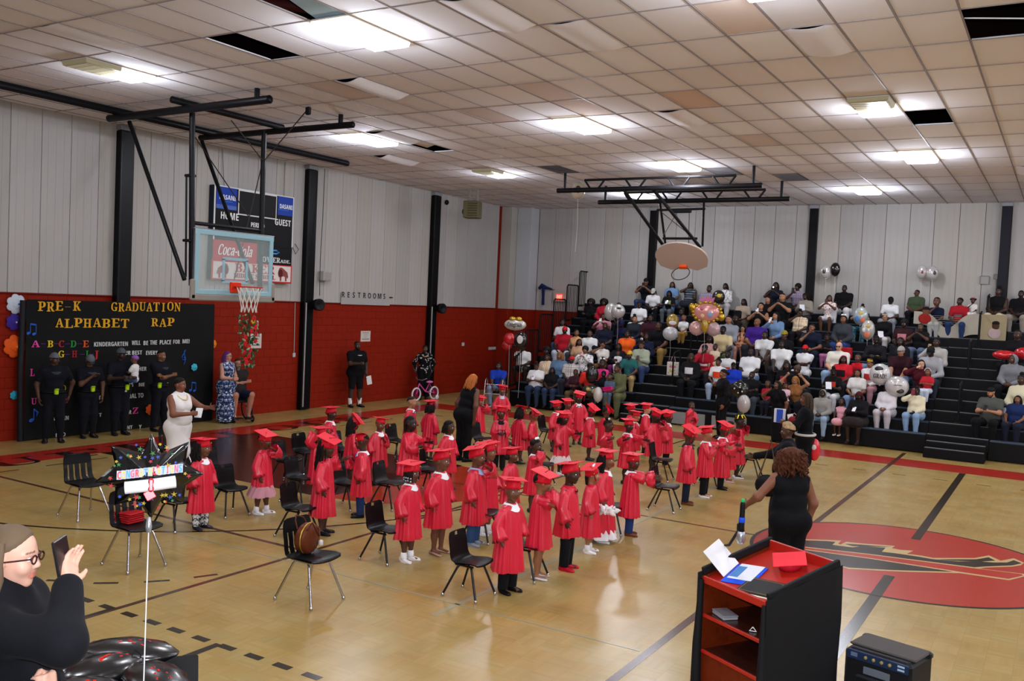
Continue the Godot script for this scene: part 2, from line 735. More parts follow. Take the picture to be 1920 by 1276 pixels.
	# the tile hanging in the hole at the upper right
	part("hanging_ceiling_tile", mb().box(Vector3.ZERO, v3(PX - 0.02, 0.014, PZ * 0.55), 0.004), mat("d2d2d0", 0.9), ce, v3(cell_x(5.5), CEIL + 0.06, cell_z(0.55)), Basis(Vector3.RIGHT, 0.28) * Basis(Vector3.BACK, -0.12))
	part("hanging_ceiling_tile", mb().box(Vector3.ZERO, v3(PX - 0.02, 0.014, PZ * 0.6), 0.004), mat("a8c4d8", 0.9), ce, v3(cell_x(-5.4), CEIL + 0.1, cell_z(-2.25)), Basis(Vector3.RIGHT, -0.2))
	part("hanging_ceiling_tile", mb().box(Vector3.ZERO, v3(PX * 0.8, 0.014, PZ * 0.8), 0.004), mat("d2c8c0", 0.9), ce, v3(cell_x(-12.6), CEIL + 0.12, cell_z(4.4)), Basis(Vector3.BACK, 0.25))
	for ck in vent:
		var g := mb()
		for s in 12:
			g.box(v3(0, -0.004, (s - 5.5) * PZ / 12.5), v3(PX - 0.06, 0.004, 0.055), 0.0, Basis(Vector3.RIGHT, 0.5))
		var vt := part("air_vent", mb().box(v3(0, 0.02, 0), v3(PX - 0.02, 0.02, PZ - 0.02), 0.004), mat("7c7878", 0.6), ce, v3(cell_x(ck.x + 0.5), CEIL, cell_z(ck.y + 0.5)))
		part("louver", g, mat("8e8a8a", 0.6), vt)
	# the grid of metal tees
	var gr := mb()
	for k in range(-20, 30):
		gr.box(v3(cell_x(k), CEIL - 0.004, (WZ + 2.7) / 2), v3(0.02, 0.008, 2.7 - WZ))
	for m in range(-10, 15):
		gr.box(v3((WX + 13.8) / 2, CEIL - 0.0035, cell_z(m)), v3(13.8 - WX, 0.007, 0.02))
	part("ceiling_grid", gr, mat("8f8684", 0.6), ce)
	var rf := struct("roof", "dark underside of the roof above the ceiling holes")
	part("roof_deck", mb().box(v3((WX + 13.8) / 2, 7.5, (WZ + 2.7) / 2), v3(31.6, 0.2, 31.6)), mat("3a2020", 0.9), rf)
	var ducts := mb()
	ducts.tube([v3(-10.5, 7.0, -8.2), v3(-8.3, 6.9, -9.9)], 0.08, 10)
	part("sprinkler_pipe", ducts, mat("5a2420", 0.6), rf)

func block_wall(parent: Node3D, x_from: float, x_to: float, top: float, b: Basis, at: Vector3, material: Material, keep: float) -> void:
	# painted concrete blocks in running bond, each proud of its joints
	var bw := 0.4064
	var bh := top / 14.0
	var bl := mb().box(v3(0, 0, 0), v3(bw - 0.004, bh - 0.004, 0.012), 0.002).mesh()
	var cells := []
	for r in 14:
		var x := x_from - (0.2032 if r % 2 else 0.0)
		while x < x_to:
			var a := maxf(x, x_from)
			var e := minf(x + bw, x_to)
			if e - a > 0.03:
				cells.append([(a + e) / 2, (r + 0.5) * bh, (e - a) / bw])
			x += bw
	var ms := MultiMesh.new()
	ms.transform_format = MultiMesh.TRANSFORM_3D
	ms.mesh = bl
	var far := []
	for q in cells:
		if q[0] < keep:
			part("block", bl, material, parent, at + b * v3(q[0], q[1], 0.0), b * Basis.from_scale(v3(q[2], 1, 1)))
		else:
			far.append(q)
	if far:
		ms.instance_count = far.size()
		for n in far.size():
			ms.set_instance_transform(n, Transform3D(b * Basis.from_scale(v3(far[n][2], 1, 1)), at + b * v3(far[n][0], far[n][1], 0.0)))
		var mi := MultiMeshInstance3D.new()
		mi.name = "blocks_beyond"
		mi.multimesh = ms
		mi.material_override = material
		parent.add_child(mi)
		tag(mi, "", "", "", "stuff")

func panels(parent: Node3D, x_from: float, x_to: float, y0: float, y1: float, w: float, b: Basis, at: Vector3) -> void:
	var n := int(ceil((x_to - x_from) / w))
	var tones := ["aba8a3", "a7a49f", "aeaba6", "aaa69e", "a4a19c"]
	var pm := mb()
	pm.box(Vector3.ZERO, v3(w - 0.01, y1 - y0, 0.05), 0.01)
	for s in 3:
		pm.box(v3((s - 1) * w * 0.27, 0, 0.026), v3(0.03, y1 - y0 - 0.02, 0.006), 0.003)
	var me := pm.mesh()
	for k in n:
		var x := x_from + (k + 0.5) * w
		if x + w / 2 > x_to + 0.02:
			w = x_to - (x - w / 2)
			x = x_to - w / 2
			me = mb().box(Vector3.ZERO, v3(w - 0.01, y1 - y0, 0.05), 0.01).mesh()
		part("wall_panel", me, mat(tones[int(sn(k * 7.3 + x_to) * 5.0)], 0.55), parent, at + b * v3(x, (y0 + y1) / 2, 0.0), b)

func build_walls() -> void:
	var red := mat("801a04", 0.7)
	var band := 2.81
	var wl := struct("wall_left", "gym wall of dark red painted block below ribbed white panels")
	part("backing", mb().box(v3(WX - 0.16, CEIL / 2 + 0.5, (WZ + 2.7) / 2), v3(0.3, CEIL + 1.2, 31.4)), mat("761804", 0.7), wl)
	# along the wall, distance runs from z = 2.7 towards the far corner
	var o := v3(WX, 0, -8.0)
	block_wall(wl, 0.0, 19.0, band, LW, o, red, 8.6)
	panels(wl, 0.0, 19.0, band, CEIL + 0.05, 0.61, LW, o)
	part("trim_ledge", mb().box(v3(WX + 0.02, band, -17.5), v3(0.05, 0.03, 19.0), 0.006), mat("6a1c12", 0.6), wl)
	var wf := struct("wall_far", "white ribbed panel wall behind the bleachers with a red block base")
	part("backing", mb().box(v3(-1.6, CEIL / 2 + 0.5, WZ - 0.16), v3(31.4, CEIL + 1.2, 0.3)), mat("761804", 0.7), wf)
	block_wall(wf, 0.0, 9.0, band, Basis(), v3(-16.05, 0, WZ), red, 1.5)
	panels(wf, 0.0, 30.0, band, CEIL + 0.05, 0.635, Basis(), v3(-16.05, 0, WZ))
	# the corner steps in twice
	wf = struct("wall_corner", "stepped corner return between the two walls")
	part("corner_return", mb().box(v3(-16.35, band / 2, -27.85), v3(0.55, band, 0.55), 0.01), red, wf)
	part("corner_return", mb().box(v3(-16.35, (band + CEIL) / 2, -27.85), v3(0.56, CEIL - band, 0.56), 0.01), mat("b2b4b6", 0.55), wf)
	part("corner_return", mb().box(v3(-16.85, (band + CEIL) / 2, -27.45), v3(0.42, CEIL - band, 0.5), 0.01), mat("aaa69c", 0.55), wf)
	part("corner_return", mb().box(v3(-16.85, band / 2, -27.45), v3(0.41, band, 0.49), 0.01), red, wf)
	var wn := struct("wall_near", "gym wall behind the camera")
	part("wall_slab", mb().box(v3(-1.6, CEIL / 2 + 0.5, 2.85), v3(31.4, CEIL + 1.2, 0.3)), mat("b5b3b0", 0.7), wn)
	var wr := struct("wall_right", "gym wall beyond the right edge of the frame")
	part("wall_slab", mb().box(v3(13.95, CEIL / 2 + 0.5, (WZ + 2.7) / 2), v3(0.3, CEIL + 1.2, 31.4)), mat("b5b3b0", 0.7), wr)
	var black := mat("0a0a0b", 0.4)
	var wide := 0.33
	for q in [[-12.2, "black steel wall column left of the glass backboard"], [-17.68, "black steel wall column right of the scoreboard"], [-23.17, "black steel wall column beside the woman with the pink bicycle"]]:
		var t := thing("steel_column", q[1], "column", v3(WX, 0, q[0]), 0, "black steel columns on the left wall")
		var st := mb()
		st.box(v3(0.1, CEIL / 2 - 0.05, 0), v3(0.16, CEIL - 0.14, wide), 0.012)
		part("flange", st, black, t)
		part("edge_strip", mb().box(v3(0.19, CEIL / 2 - 0.05, wide / 2 - 0.015), v3(0.02, CEIL - 0.14, 0.03), 0.004), mat("1c1c20", 0.35), t)
		part("cap_plate", mb().box(v3(0.1, CEIL - 0.06, 0), v3(0.18, 0.1, wide + 0.02), 0.006), mat("8a8c90", 0.5), t)
		if q[0] < -13.0:
			part("conduit", mb().tube([v3(0.22, 0.1, wide / 2 - 0.02), v3(0.22, 2.8, wide / 2 - 0.02)], 0.02, 6), mat("9a9a98", 0.4), t)
			var sp := thing("wall_horn", "black rounded horn bolted to the column " + ("right of the scoreboard" if q[0] > -20.0 else "nearest the corner"), "speaker", v3(WX + 0.3, 2.76, q[0] - 0.16))
			part("horn", mb().lathe([Vector2(0.06, -0.14), Vector2(0.1, -0.1), Vector2(0.15, 0.0), Vector2(0.16, 0.14), Vector2(0.13, 0.16), Vector2(0.02, 0.1)], 16, Transform3D(Basis(Vector3.BACK, -PI / 2) * Basis(Vector3.RIGHT, 0.3), Vector3.ZERO)), mat("141416", 0.45), sp)
			part("bracket", mb().box(v3(-0.1, -0.02, 0.06), v3(0.12, 0.08, 0.1), 0.01), mat("141416", 0.45), sp)
	for q in [[-11.73, "black steel column behind the folded basket", 0], [-6.63, "black steel column on the far wall between the two balloon pairs and the folded basket", 0], [-1.57, "black steel column at the right end of the far wall", 1]]:
		var t := thing("steel_column", q[1], "column", v3(q[0], 2.0, WZ), 0, "black steel columns on the far wall")
		part("flange", mb().box(v3(0, 2.15, 0.08), v3(0.24, 4.2, 0.14), 0.012), mat("0a0a0b" if q[2] == 0 else "12131c", 0.4), t)
		part("cap_plate", mb().box(v3(0, CEIL - 2.06, 0.09), v3(0.27, 0.1, 0.17), 0.006), mat("8a8c90", 0.5), t)

func parquet() -> ImageTexture:
	var n := 768
	var im := Image.create(n, n, false, Image.FORMAT_RGB8)
	var sq := 48
	var r := RandomNumberGenerator.new()
	r.seed = 5
	for a in n / sq:
		for b in n / sq:
			var tone := r.randf_range(-0.012, 0.012)
			var warm := r.randf_range(-0.008, 0.012)
			for s in 6:
				var q := tone + r.randf_range(-0.014, 0.014)
				var c := Color(0.652 + q + warm, 0.567 + q, 0.355 + q - warm)
				var rect := Rect2i(a * sq + s * 8, b * sq, 8, sq) if (a + b) % 2 == 0 else Rect2i(a * sq, b * sq + s * 8, sq, 8)
				im.fill_rect(rect, c)
			for e in sq:
				im.set_pixel(a * sq + e, b * sq, Color(0.62, 0.535, 0.325))
				im.set_pixel(a * sq, b * sq + e, Color(0.62, 0.535, 0.325))
	return ImageTexture.create_from_image(im)

func build_floor() -> void:
	var fl := struct("floor", "glossy tan parquet gym floor with painted court lines")
	var fm := StandardMaterial3D.new()
	fm.albedo_texture = parquet()
	fm.uv1_triplanar = true
	fm.uv1_world_triplanar = true
	fm.uv1_scale = Vector3.ONE / 3.66
	fm.roughness = 0.27
	fm.metallic_specular = 0.4
	# warm worn patches
	var ns := FastNoiseLite.new()
	ns.seed = 4
	ns.frequency = 0.012
	var nt := NoiseTexture2D.new()
	nt.noise = ns
	nt.width = 256
	nt.height = 256
	nt.seamless = true
	var rp := Gradient.new()
	rp.set_color(0, Color(0.93, 0.88, 0.80))
	rp.set_color(1, Color(1.0, 1.0, 1.0))
	nt.color_ramp = rp
	fm.detail_enabled = true
	fm.detail_blend_mode = BaseMaterial3D.BLEND_MODE_MUL
	fm.detail_albedo = nt
	part("floor_slab", mb().box(v3((WX + 13.8) / 2, -0.1, (WZ + 2.7) / 2), v3(31.2, 0.2, 31.2)), fm, fl)
	var brown := mat("4a2f22", 0.22)
	var dark := mat("2c2418", 0.22)
	var red := mat("a5281c", 0.22)
	var black := mat("1c120f", 0.22)
	var line := func(a: Vector2, b: Vector2, w: float, m: Material, called := "court_line", y := 0.0012):
		var d := b - a
		part(called, mb().box(Vector3.ZERO, v3(d.length(), 0.002, w)), m, fl, v3((a.x + b.x) / 2, y, (a.y + b.y) / 2), Basis(Vector3.UP, -d.angle()))
	line.call(Vector2(-15.25, 1.0), Vector2(-15.25, -21.8), 0.86, red, "painted_strip", 0.001)
	line.call(Vector2(-14.85, -21.3), Vector2(12.0, -21.3), 1.06, red, "painted_strip", 0.001)
	line.call(Vector2(-1.64, -20.75), Vector2(-1.64, -4.2), 0.12, dark)
	line.call(Vector2(-3.03, -22.8), Vector2(-3.03, -4.2), 0.085, brown)
	line.call(Vector2(-7.55, -20.7), Vector2(-7.55, -4.2), 0.06, brown)
	line.call(Vector2(-14.8, -12.62), Vector2(-3.4, -12.62), 0.045, brown)
	line.call(Vector2(-9.6, -7.62), Vector2(-3.1, -7.62), 0.03, mat("8f8a6c", 0.25))
	line.call(Vector2(-5.1, -20.4), Vector2(-5.1, -7.2), 0.06, mat("94906f", 0.25))
	line.call(Vector2(-14.8, -8.05), Vector2(-7.55, -8.05), 0.06, brown)
	# rows of dashes across the court
	for r in [[-5.45, -8.4, -3.5, 0.175, dark, 0.075], [-19.55, -14.8, 6.0, 0.25, dark, 0.03]]:
		var x: float = r[1]
		while x < r[2]:
			line.call(Vector2(x, r[0]), Vector2(x + r[3], r[0]), r[5], r[4], "court_dash")
			x += 0.329 if r[0] > -10.0 else 0.75
	for k in 14:
		var z := -8.2 - k * 0.8
		line.call(Vector2(-14.35, z), Vector2(-14.35, z - 0.34), 0.035, dark, "court_dash")
	line.call(Vector2(-6.12, -5.46), Vector2(-6.12, -4.2), 0.075, dark)
	for q in 4:
		var d0: Array = [[-8.82, -5.57, -8.6, -5.69], [-8.38, -5.8, -8.2, -5.96], [-8.03, -6.14, -7.88, -6.34], [-7.77, -6.56, -7.67, -6.79]][q]
		line.call(Vector2(d0[0], d0[1]), Vector2(d0[2], d0[3]), 0.05, dark, "court_dash")
	# three-point arc and the dashed arcs of the other court
	var arc := func(c: Vector2, r: float, a0: float, a1: float, w: float, m: Material, called := "court_line"):
		var rings := []
		var n := int(maxf(3.0, absf(a1 - a0) * r / 0.25))
		for k in n + 1:
			var d := Vector2.from_angle(lerpf(a0, a1, float(k) / n))
			var p := c + d * (r - w / 2)
			var q := c + d * (r + w / 2)
			rings.append(PackedVector3Array([v3(p.x, 0.0, p.y), v3(q.x, 0.0, q.y), v3(q.x, 0.002, q.y), v3(p.x, 0.002, p.y)]))
		part(called, mb().loft(rings, true, true, false), m, fl, v3(0, 0.0003, 0))
	arc.call(Vector2(-13.4, -12.2), 6.05, -1.45, 1.45, 0.05, black)
	line.call(Vector2(-7.58, -5.42), Vector2(-7.58, -4.3), 0.05, dark)
	# the painted lane under the glass backboard, and its free-throw circle
	part("painted_lane", mb().box(v3(-12.15, 0.0006, -12.2), v3(5.4, 0.0012, 3.66)), mat("2a1611", 0.2), fl)
	for s in [-1, 1]:
		line.call(Vector2(-14.85, -12.2 + s * 1.83), Vector2(-9.45, -12.2 + s * 1.83), 0.06, black)
	line.call(Vector2(-9.45, -14.03), Vector2(-9.45, -10.37), 0.06, black)
	var half := mb()
	var hp := PackedVector2Array()
	for k in 25:
		hp.append(Vector2(-9.42, 12.2) + Vector2.from_angle(-PI / 2 + PI * k / 24.0) * 1.8)
	half.prism(hp, Transform3D(Basis(Vector3.RIGHT, -PI / 2), v3(0, 0.0002, 0)), 0.001)
	part("painted_half_circle", half, mat("a5341c", 0.22), fl)
	# letters along the baseline strip, read from the court
	var lb := Basis(v3(0, 0, -1), v3(-1, 0, 0), Vector3.UP)
	var word := "BUFFALOES"
	for k in 9:
		lettering(word[k], 0.62, fl, black, v3(-14.98, 0.0025, -7.9 - k * 1.22 + 0.3), lb, "Droid Serif", 0.001, "floor_letter", true, 0.95)
	# centre circle and its emblem
	var c := Vector2(-1.62, -12.72)
	part("centre_disc", mb().lathe([Vector2(0.02, 0.0), Vector2(1.93, 0.0), Vector2(1.93, 0.0016), Vector2(0.02, 0.0016)], 96), mat("2a1b16", 0.22), fl, v3(c.x, 0.0004, c.y))
	part("centre_disc", mb().lathe([Vector2(0.02, 0.0), Vector2(1.88, 0.0), Vector2(1.88, 0.002), Vector2(0.02, 0.002)], 96), mat("a83020", 0.25), fl, v3(c.x, 0.0006, c.y))
	floor_art(fl, [Vector2(-2.902, -12.857), Vector2(-2.640, -13.031), Vector2(-2.481, -13.124), Vector2(-2.476, -12.913), Vector2(-2.440, -12.891), Vector2(-2.410, -13.104), Vector2(-2.230, -13.153), Vector2(-1.819, -13.341), Vector2(-1.837, -13.179), Vector2(-1.726, -13.162), Vector2(-1.576, -13.241), Vector2(-1.622, -13.002), Vector2(-1.450, -13.035), Vector2(-1.305, -13.021), Vector2(-0.856, -13.396), Vector2(-0.703, -13.690), Vector2(-0.555, -13.493), Vector2(-0.415, -13.756), Vector2(-0.292, -13.599), Vector2(-0.319, -13.430), Vector2(-0.409, -13.278), Vector2(-0.479, -13.203), Vector2(-0.703, -12.970), Vector2(-0.756, -12.867), Vector2(-0.270, -12.985), Vector2(-0.266, -12.855), Vector2(-0.411, -12.536), Vector2(-0.944, -12.464), Vector2(-1.480, -12.086), Vector2(-1.672, -11.960), Vector2(-2.105, -11.717), Vector2(-2.246, -11.758), Vector2(-2.690, -11.974)], "c8ae78", 0.0032)
	floor_art(fl, [Vector2(-2.886, -12.789), Vector2(-2.640, -12.949), Vector2(-2.527, -12.993), Vector2(-2.529, -12.796), Vector2(-2.437, -12.807), Vector2(-2.274, -12.844), Vector2(-2.200, -12.994), Vector2(-1.906, -13.144), Vector2(-1.914, -12.883), Vector2(-1.756, -12.920), Vector2(-1.645, -12.933), Vector2(-1.455, -12.950), Vector2(-1.304, -12.943), Vector2(-1.013, -13.057), Vector2(-0.784, -13.252), Vector2(-0.629, -13.321), Vector2(-0.477, -13.450), Vector2(-0.410, -13.648), Vector2(-0.315, -13.540), Vector2(-0.412, -13.336), Vector2(-0.707, -13.026), Vector2(-0.817, -12.889), Vector2(-1.416, -12.769), Vector2(-2.038, -12.645), Vector2(-2.802, -12.439)], "2e2620", 0.004)
	floor_art(fl, [Vector2(-2.402, -12.977), Vector2(-2.217, -13.085), Vector2(-1.854, -13.241), Vector2(-2.048, -13.091), Vector2(-2.288, -12.918)], "2e2620", 0.0041)
	floor_art(fl, [Vector2(-1.253, -12.978), Vector2(-0.822, -13.346), Vector2(-0.699, -13.579), Vector2(-0.613, -13.444), Vector2(-0.783, -13.237), Vector2(-1.074, -13.052)], "2e2620", 0.0041)
	floor_art(fl, [Vector2(-2.758, -12.257), Vector2(-1.994, -12.395), Vector2(-1.018, -12.472), Vector2(-1.488, -12.143), Vector2(-1.681, -12.016), Vector2(-2.117, -11.779), Vector2(-2.247, -11.801), Vector2(-2.706, -12.040)], "2e2620", 0.004)
	floor_art(fl, [Vector2(-2.791, -12.396), Vector2(-2.030, -12.603), Vector2(-1.410, -12.720), Vector2(-0.813, -12.834), Vector2(-0.293, -12.951), Vector2(-0.277, -12.881), Vector2(-0.420, -12.596), Vector2(-0.950, -12.530), Vector2(-2.001, -12.436), Vector2(-2.768, -12.299)], "b03326", 0.0042)
	line.call(Vector2(-1.64, -14.6), Vector2(-1.64, -13.95), 0.12, dark, "court_line", 0.0035)
	line.call(Vector2(-1.64, -11.75), Vector2(-1.64, -10.8), 0.12, dark, "court_line", 0.0035)

func build_bleachers() -> void:
	var bk := mat("09090b", 0.5)
	var tread := mat("1c2228", 0.42)
	var seat := mat("2e3843", 0.4)
	var nose := mat("6f6f6c", 0.4)
	var secs := [[-13.9, -10.15, "left section of the dark folding bleachers, by the corner"], [-8.95, -2.65, "middle section of the dark folding bleachers, between the two aisles"], [-1.33, 6.5, "right section of the dark folding bleachers, at the picture's edge"]]
	for s in secs:
		var t := thing("bleacher_section", s[2], "bleachers", v3(s[0], 0, ROW_Z))
		var w: float = s[1] - s[0]
		for k in 12:
			var z := -k * ROW_D
			var y := SEAT0 + k * ROW_H
			var by := maxf(0.0, y - 0.43)
			part("riser", mb().box(v3(w / 2, (y + by) / 2 - 0.02, z - 0.02), v3(w, y - by - 0.04, 0.03)), bk, t)
			part("bench", mb().box(v3(w / 2, y - 0.02, z - 0.125), v3(w, 0.04, 0.25), 0.012), seat if k != 0 else mat("3a4650", 0.42), t)
			if k < 11:
				part("deck", mb().box(v3(w / 2, y - 0.2, z - 0.34), v3(w, 0.03, 0.2)), tread, t)
		if s[0] < -13.0:
			part("end_wall", mb().box(v3(-0.02, 0.25, -0.3), v3(0.04, 0.5, 0.6), 0.01), bk, t)
			for k in range(1, 12):
				part("end_wall", mb().box(v3(-0.02, (SEAT0 + k * ROW_H) / 2, -k * ROW_D - 0.13), v3(0.04, SEAT0 + k * ROW_H, 0.25 if k == 11 else 0.42), 0.005), bk, t)
		if s[0] > -9.5 and s[0] < -5.0:
			for q in [0.55, 1.65]:
				part("front_panel", mb().box(v3(q, 0.2, 0.012), v3(0.92, 0.32, 0.02), 0.006), mat("7e7e7c", 0.5), t)
	for a in [[-10.15, -8.95, "left aisle of bleacher steps leading up to the gift bag"], [-2.65, -1.33, "right aisle of bleacher steps below the photo banner"]]:
		var t := thing("aisle_steps", a[2], "stairs", v3(a[0], 0, ROW_Z))
		var w: float = a[1] - a[0]
		for k in 12:
			var y := SEAT0 + k * ROW_H
			part("riser", mb().box(v3(w / 2, y - 0.14, -k * ROW_D - 0.02), v3(w - 0.02, 0.26, 0.03)), bk, t)
			var td := ROW_D if k < 11 else 0.3
			part("tread", mb().box(v3(w / 2, y - 0.015, -k * ROW_D - td / 2), v3(w - 0.02, 0.03, td)), mat("17191c", 0.5), t)
			part("nosing", mb().box(v3(w / 2, y + 0.004, -k * ROW_D - 0.05), v3(w - 0.06, 0.012, 0.09), 0.004), nose, t)
		for k in 2:
			part("step", mb().box(v3(w / 2, 0.11 + 0.06 * k, 0.62 - 0.31 * k - 0.15), v3(w - 0.08, 0.22 + 0.12 * k, 0.31), 0.012), bk, t)
			part("nosing", mb().box(v3(w / 2, 0.226 + 0.12 * k, 0.62 - 0.31 * k - 0.06), v3(w - 0.12, 0.012, 0.08), 0.004), nose, t)
	# hand rails in the aisles: a post with a curved foot
	for r in [[-9.3, 2, "lower black hand rail in the left aisle"], [-9.28, 5, "upper black hand rail in the left aisle"], [-2.05, 1, "lowest black hand rail in the right aisle"], [-2.05, 5, "second black hand rail in the right aisle"], [-1.95, 8, "third black hand rail in the right aisle, below the banner"], [-1.85, 10, "topmost black hand rail in front of the photo banner"]]:
		var y: float = SEAT0 + r[1] * ROW_H
		var t := thing("hand_rail", r[2], "railing", v3(r[0], y, ROW_Z - r[1] * ROW_D - 0.2), 0, "aisle hand rails")
		part("post", mb().tube([v3(0, 0.01, 0), v3(0, 0.8, 0), v3(0, 0.9, -0.05), v3(0, 0.93, -0.15), v3(0, 0.97, -0.45), v3(0, 0.9, -0.52), v3(0, 0.4, -0.52)], 0.024, 8), mat("101012", 0.4), t)
		part("foot", mb().box(v3(0, 0.02, 0), v3(0.16, 0.04, 0.16), 0.012), mat("101012", 0.4), t)
	# guard rails stepping up the left end
	var gx := -14.08
	for k in 6:
		var t := thing("guard_rail", ["lowest", "second", "third", "fourth", "fifth", "topmost"][k] + " black barred guard rail at the corner end of the bleachers", "railing", v3(gx, 0.0, ROW_Z - 0.55 - k * 0.86), 0, "stepped guard rails")
		var y0 := 0.55 + k * 0.49
		var y1 := y0 + 1.2
		var l := 0.8
		var fr := mb()
		fr.tube([v3(0, y0, l / 2), v3(0, y1 - 0.06, l / 2), v3(0, y1, l / 2 - 0.06), v3(0, y1, -l / 2 + 0.06), v3(0, y1 - 0.06, -l / 2), v3(0, y0, -l / 2)], 0.022, 8)
		fr.tube([v3(0, y0 + 0.06, l / 2), v3(0, y0 + 0.06, -l / 2)], 0.016, 6)
		for q in [l / 2, -l / 2]:
			fr.tube([v3(0, y0 + 0.03, q), v3(0.15, y0 + 0.03, q)], 0.018, 6)
		part("frame", fr, bk, t)
		for q in 6:
			part("bar", mb().tube([v3(0, y0 + 0.06, -l / 2 + (q + 1) * l / 7), v3(0, y1, -l / 2 + (q + 1) * l / 7)], 0.011, 6), bk, t)
	# first rows of the bleachers on the camera's side
	var nb := thing("near_bleacher", "front rows of the bleachers on the photographer's side", "bleachers", v3(-12.0, 0, -2.3))
	for k in 4:
		var y := SEAT0 + k * ROW_H
		part("riser", mb().box(v3(9, y - 0.22, k * ROW_D + 0.02), v3(18, 0.4, 0.03)), bk, nb)
		part("bench", mb().box(v3(9, y - 0.02, k * ROW_D + 0.215), v3(18, 0.04, 0.43), 0.012), tread, nb)

func floor_art(fl: Node3D, pts: Array, hex: String, y: float) -> void:
	var poly := PackedVector2Array()
	for p in pts:
		poly.append(Vector2(p.x, -p.y))
	part("emblem_shape", mb().prism(poly, Transform3D(Basis(Vector3.RIGHT, -PI / 2), Vector3.ZERO), 0.0008), mat(hex, 0.22), fl, v3(0, y, 0))

# ================================================================ people
# A figure stands on (or sits at) its origin and faces +z; its left side is +x. Lengths are shares of its height.
var heads := {}
var hands := {}
var hairs := {}
var figures := {}

func head_mesh(kind: String) -> MB:
	# unit: the height of the head; centre of the skull's middle at the origin, chin at y = -0.5, face towards +z
	if heads.has(kind):
		return heads[kind]
	var child := kind.begins_with("child")
	var cell: float = {"child": 0.034, "adult": 0.036, "near": 0.024, "far": 0.062, "childfar": 0.062}[kind]
	var s := SDF.new(v3(-0.5, -0.72, -0.55), v3(0.5, 0.6, 0.6), cell)
	s.ell(v3(0, 0.13, -0.05), v3(0.345 if child else 0.325, 0.37, 0.41), 0.03)
	s.ell(v3(0, -0.10, 0.07), v3(0.285 if child else 0.265, 0.36, 0.305), 0.08)
	s.cap(v3(0, -0.38, 0.2), v3(0, -0.40, 0.22), 0.09, 0.085, 0.10)
	s.cap(v3(0, -0.2, -0.08), v3(0, -0.72, -0.12), 0.19, 0.185, 0.10)
	for q in [-1, 1]:
		s.ell(v3(q * 0.155, -0.13, 0.24), v3(0.115, 0.105, 0.1), 0.08)
		s.cap(v3(q * 0.05, 0.075, 0.335), v3(q * 0.19, 0.085, 0.27), 0.035, 0.03, 0.06)
		s.ell(v3(q * 0.125, 0.0, 0.40), v3(0.075, 0.045, 0.07), 0.05, true)
		s.ell(v3(q * 0.335, -0.03, -0.03), v3(0.045, 0.115, 0.075), 0.03)
		s.ell(v3(q * 0.045, -0.135, 0.375), v3(0.035, 0.03, 0.04), 0.03)
	s.cap(v3(0, 0.03, 0.345), v3(0, -0.12, 0.405), 0.026, 0.042, 0.04)
	s.cap(v3(-0.075, -0.245, 0.335), v3(0.075, -0.245, 0.335), 0.026, 0.026, 0.025)
	s.cap(v3(-0.06, -0.295, 0.33), v3(0.06, -0.295, 0.33), 0.03, 0.03, 0.025)
	var tint := func(p: Vector3) -> Color:
		if p.z > 0.3 and p.y > -0.325 and p.y < -0.215 and absf(p.x) < 0.12:
			return Color(0.86, 0.52, 0.52)
		if p.z > 0.24 and p.y > 0.085 and p.y < 0.13 and absf(p.x) > 0.05 and absf(p.x) < 0.2:
			return Color(0.3, 0.27, 0.27)
		return Color.WHITE
	var m := mb()
	s.into(m, tint)
	heads[kind] = m
	return m

var eye_m: ArrayMesh
func eyes_mesh() -> ArrayMesh:
	if eye_m == null:
		var m := mb()
		for q in [-1, 1]:
			m.col = Color(0.86, 0.85, 0.83)
			m.ell(v3(q * 0.125, 0.0, 0.315), v3(0.06, 0.036, 0.04), 10, 6)
			m.col = Color(0.03, 0.02, 0.015)
			m.ell(v3(q * 0.125, 0.0, 0.345), v3(0.028, 0.029, 0.016), 8, 6)
		eye_m = m.mesh(true)
	return eye_m

func hand_mesh(kind: String) -> MB:
	# a left hand: wrist at the origin, fingers along -y, palm towards -x, thumb towards +z; the unit is the hand's length
	if hands.has(kind):
		return hands[kind]
	var s := SDF.new(v3(-0.5, -1.08, -0.4), v3(0.25, 0.14, 0.55), 0.042)
	s.cap(v3(0, 0.08, 0), v3(0, -0.06, 0.0), 0.135, 0.12, 0.05)
	for k in 4:
		var z: float = [0.15, 0.055, -0.04, -0.13][k]
		s.cap(v3(0, -0.08, z * 0.5), v3(0.0, -0.46, z), 0.1, 0.085, 0.05)
		var l: float = [0.46, 0.52, 0.48, 0.38][k]
		var spread: float = 0.0
		var bend: Array = [0.25, 0.35, 0.3]
		if kind == "open":
			spread = [0.22, 0.07, -0.08, -0.24][k]
			bend = [0.05, 0.1, 0.08]
		elif kind == "grip":
			bend = [0.9, 1.0, 0.7]
		var p := v3(0.01, -0.46, z)
		var ang := 0.0
		for j in 3:
			ang += bend[j] + 0.05 * k * (1.0 if kind == "relaxed" else 0.0)
			var d := v3(-sin(ang), -cos(ang), spread)
			var e: Vector3 = p + d.normalized() * l * float([0.44, 0.31, 0.25][j])
			s.cap(p, e, [0.06, 0.054, 0.048][j], [0.054, 0.048, 0.04][j], 0.012)
			p = e
	var t0 := v3(-0.03, -0.12, 0.11)
	var t1 := v3(-0.1, -0.28, 0.25)
	var t2 := v3(-0.15, -0.42, 0.3)
	if kind == "open":
		t1 = v3(-0.06, -0.24, 0.28)
		t2 = v3(-0.07, -0.34, 0.44)
	elif kind == "grip":
		t1 = v3(-0.16, -0.26, 0.22)
		t2 = v3(-0.28, -0.36, 0.14)
	s.cap(t0, t1, 0.085, 0.066, 0.04)
	s.cap(t1, t2, 0.062, 0.046, 0.02)
	var m := mb()
	s.into(m)
	hands[kind] = m
	return m

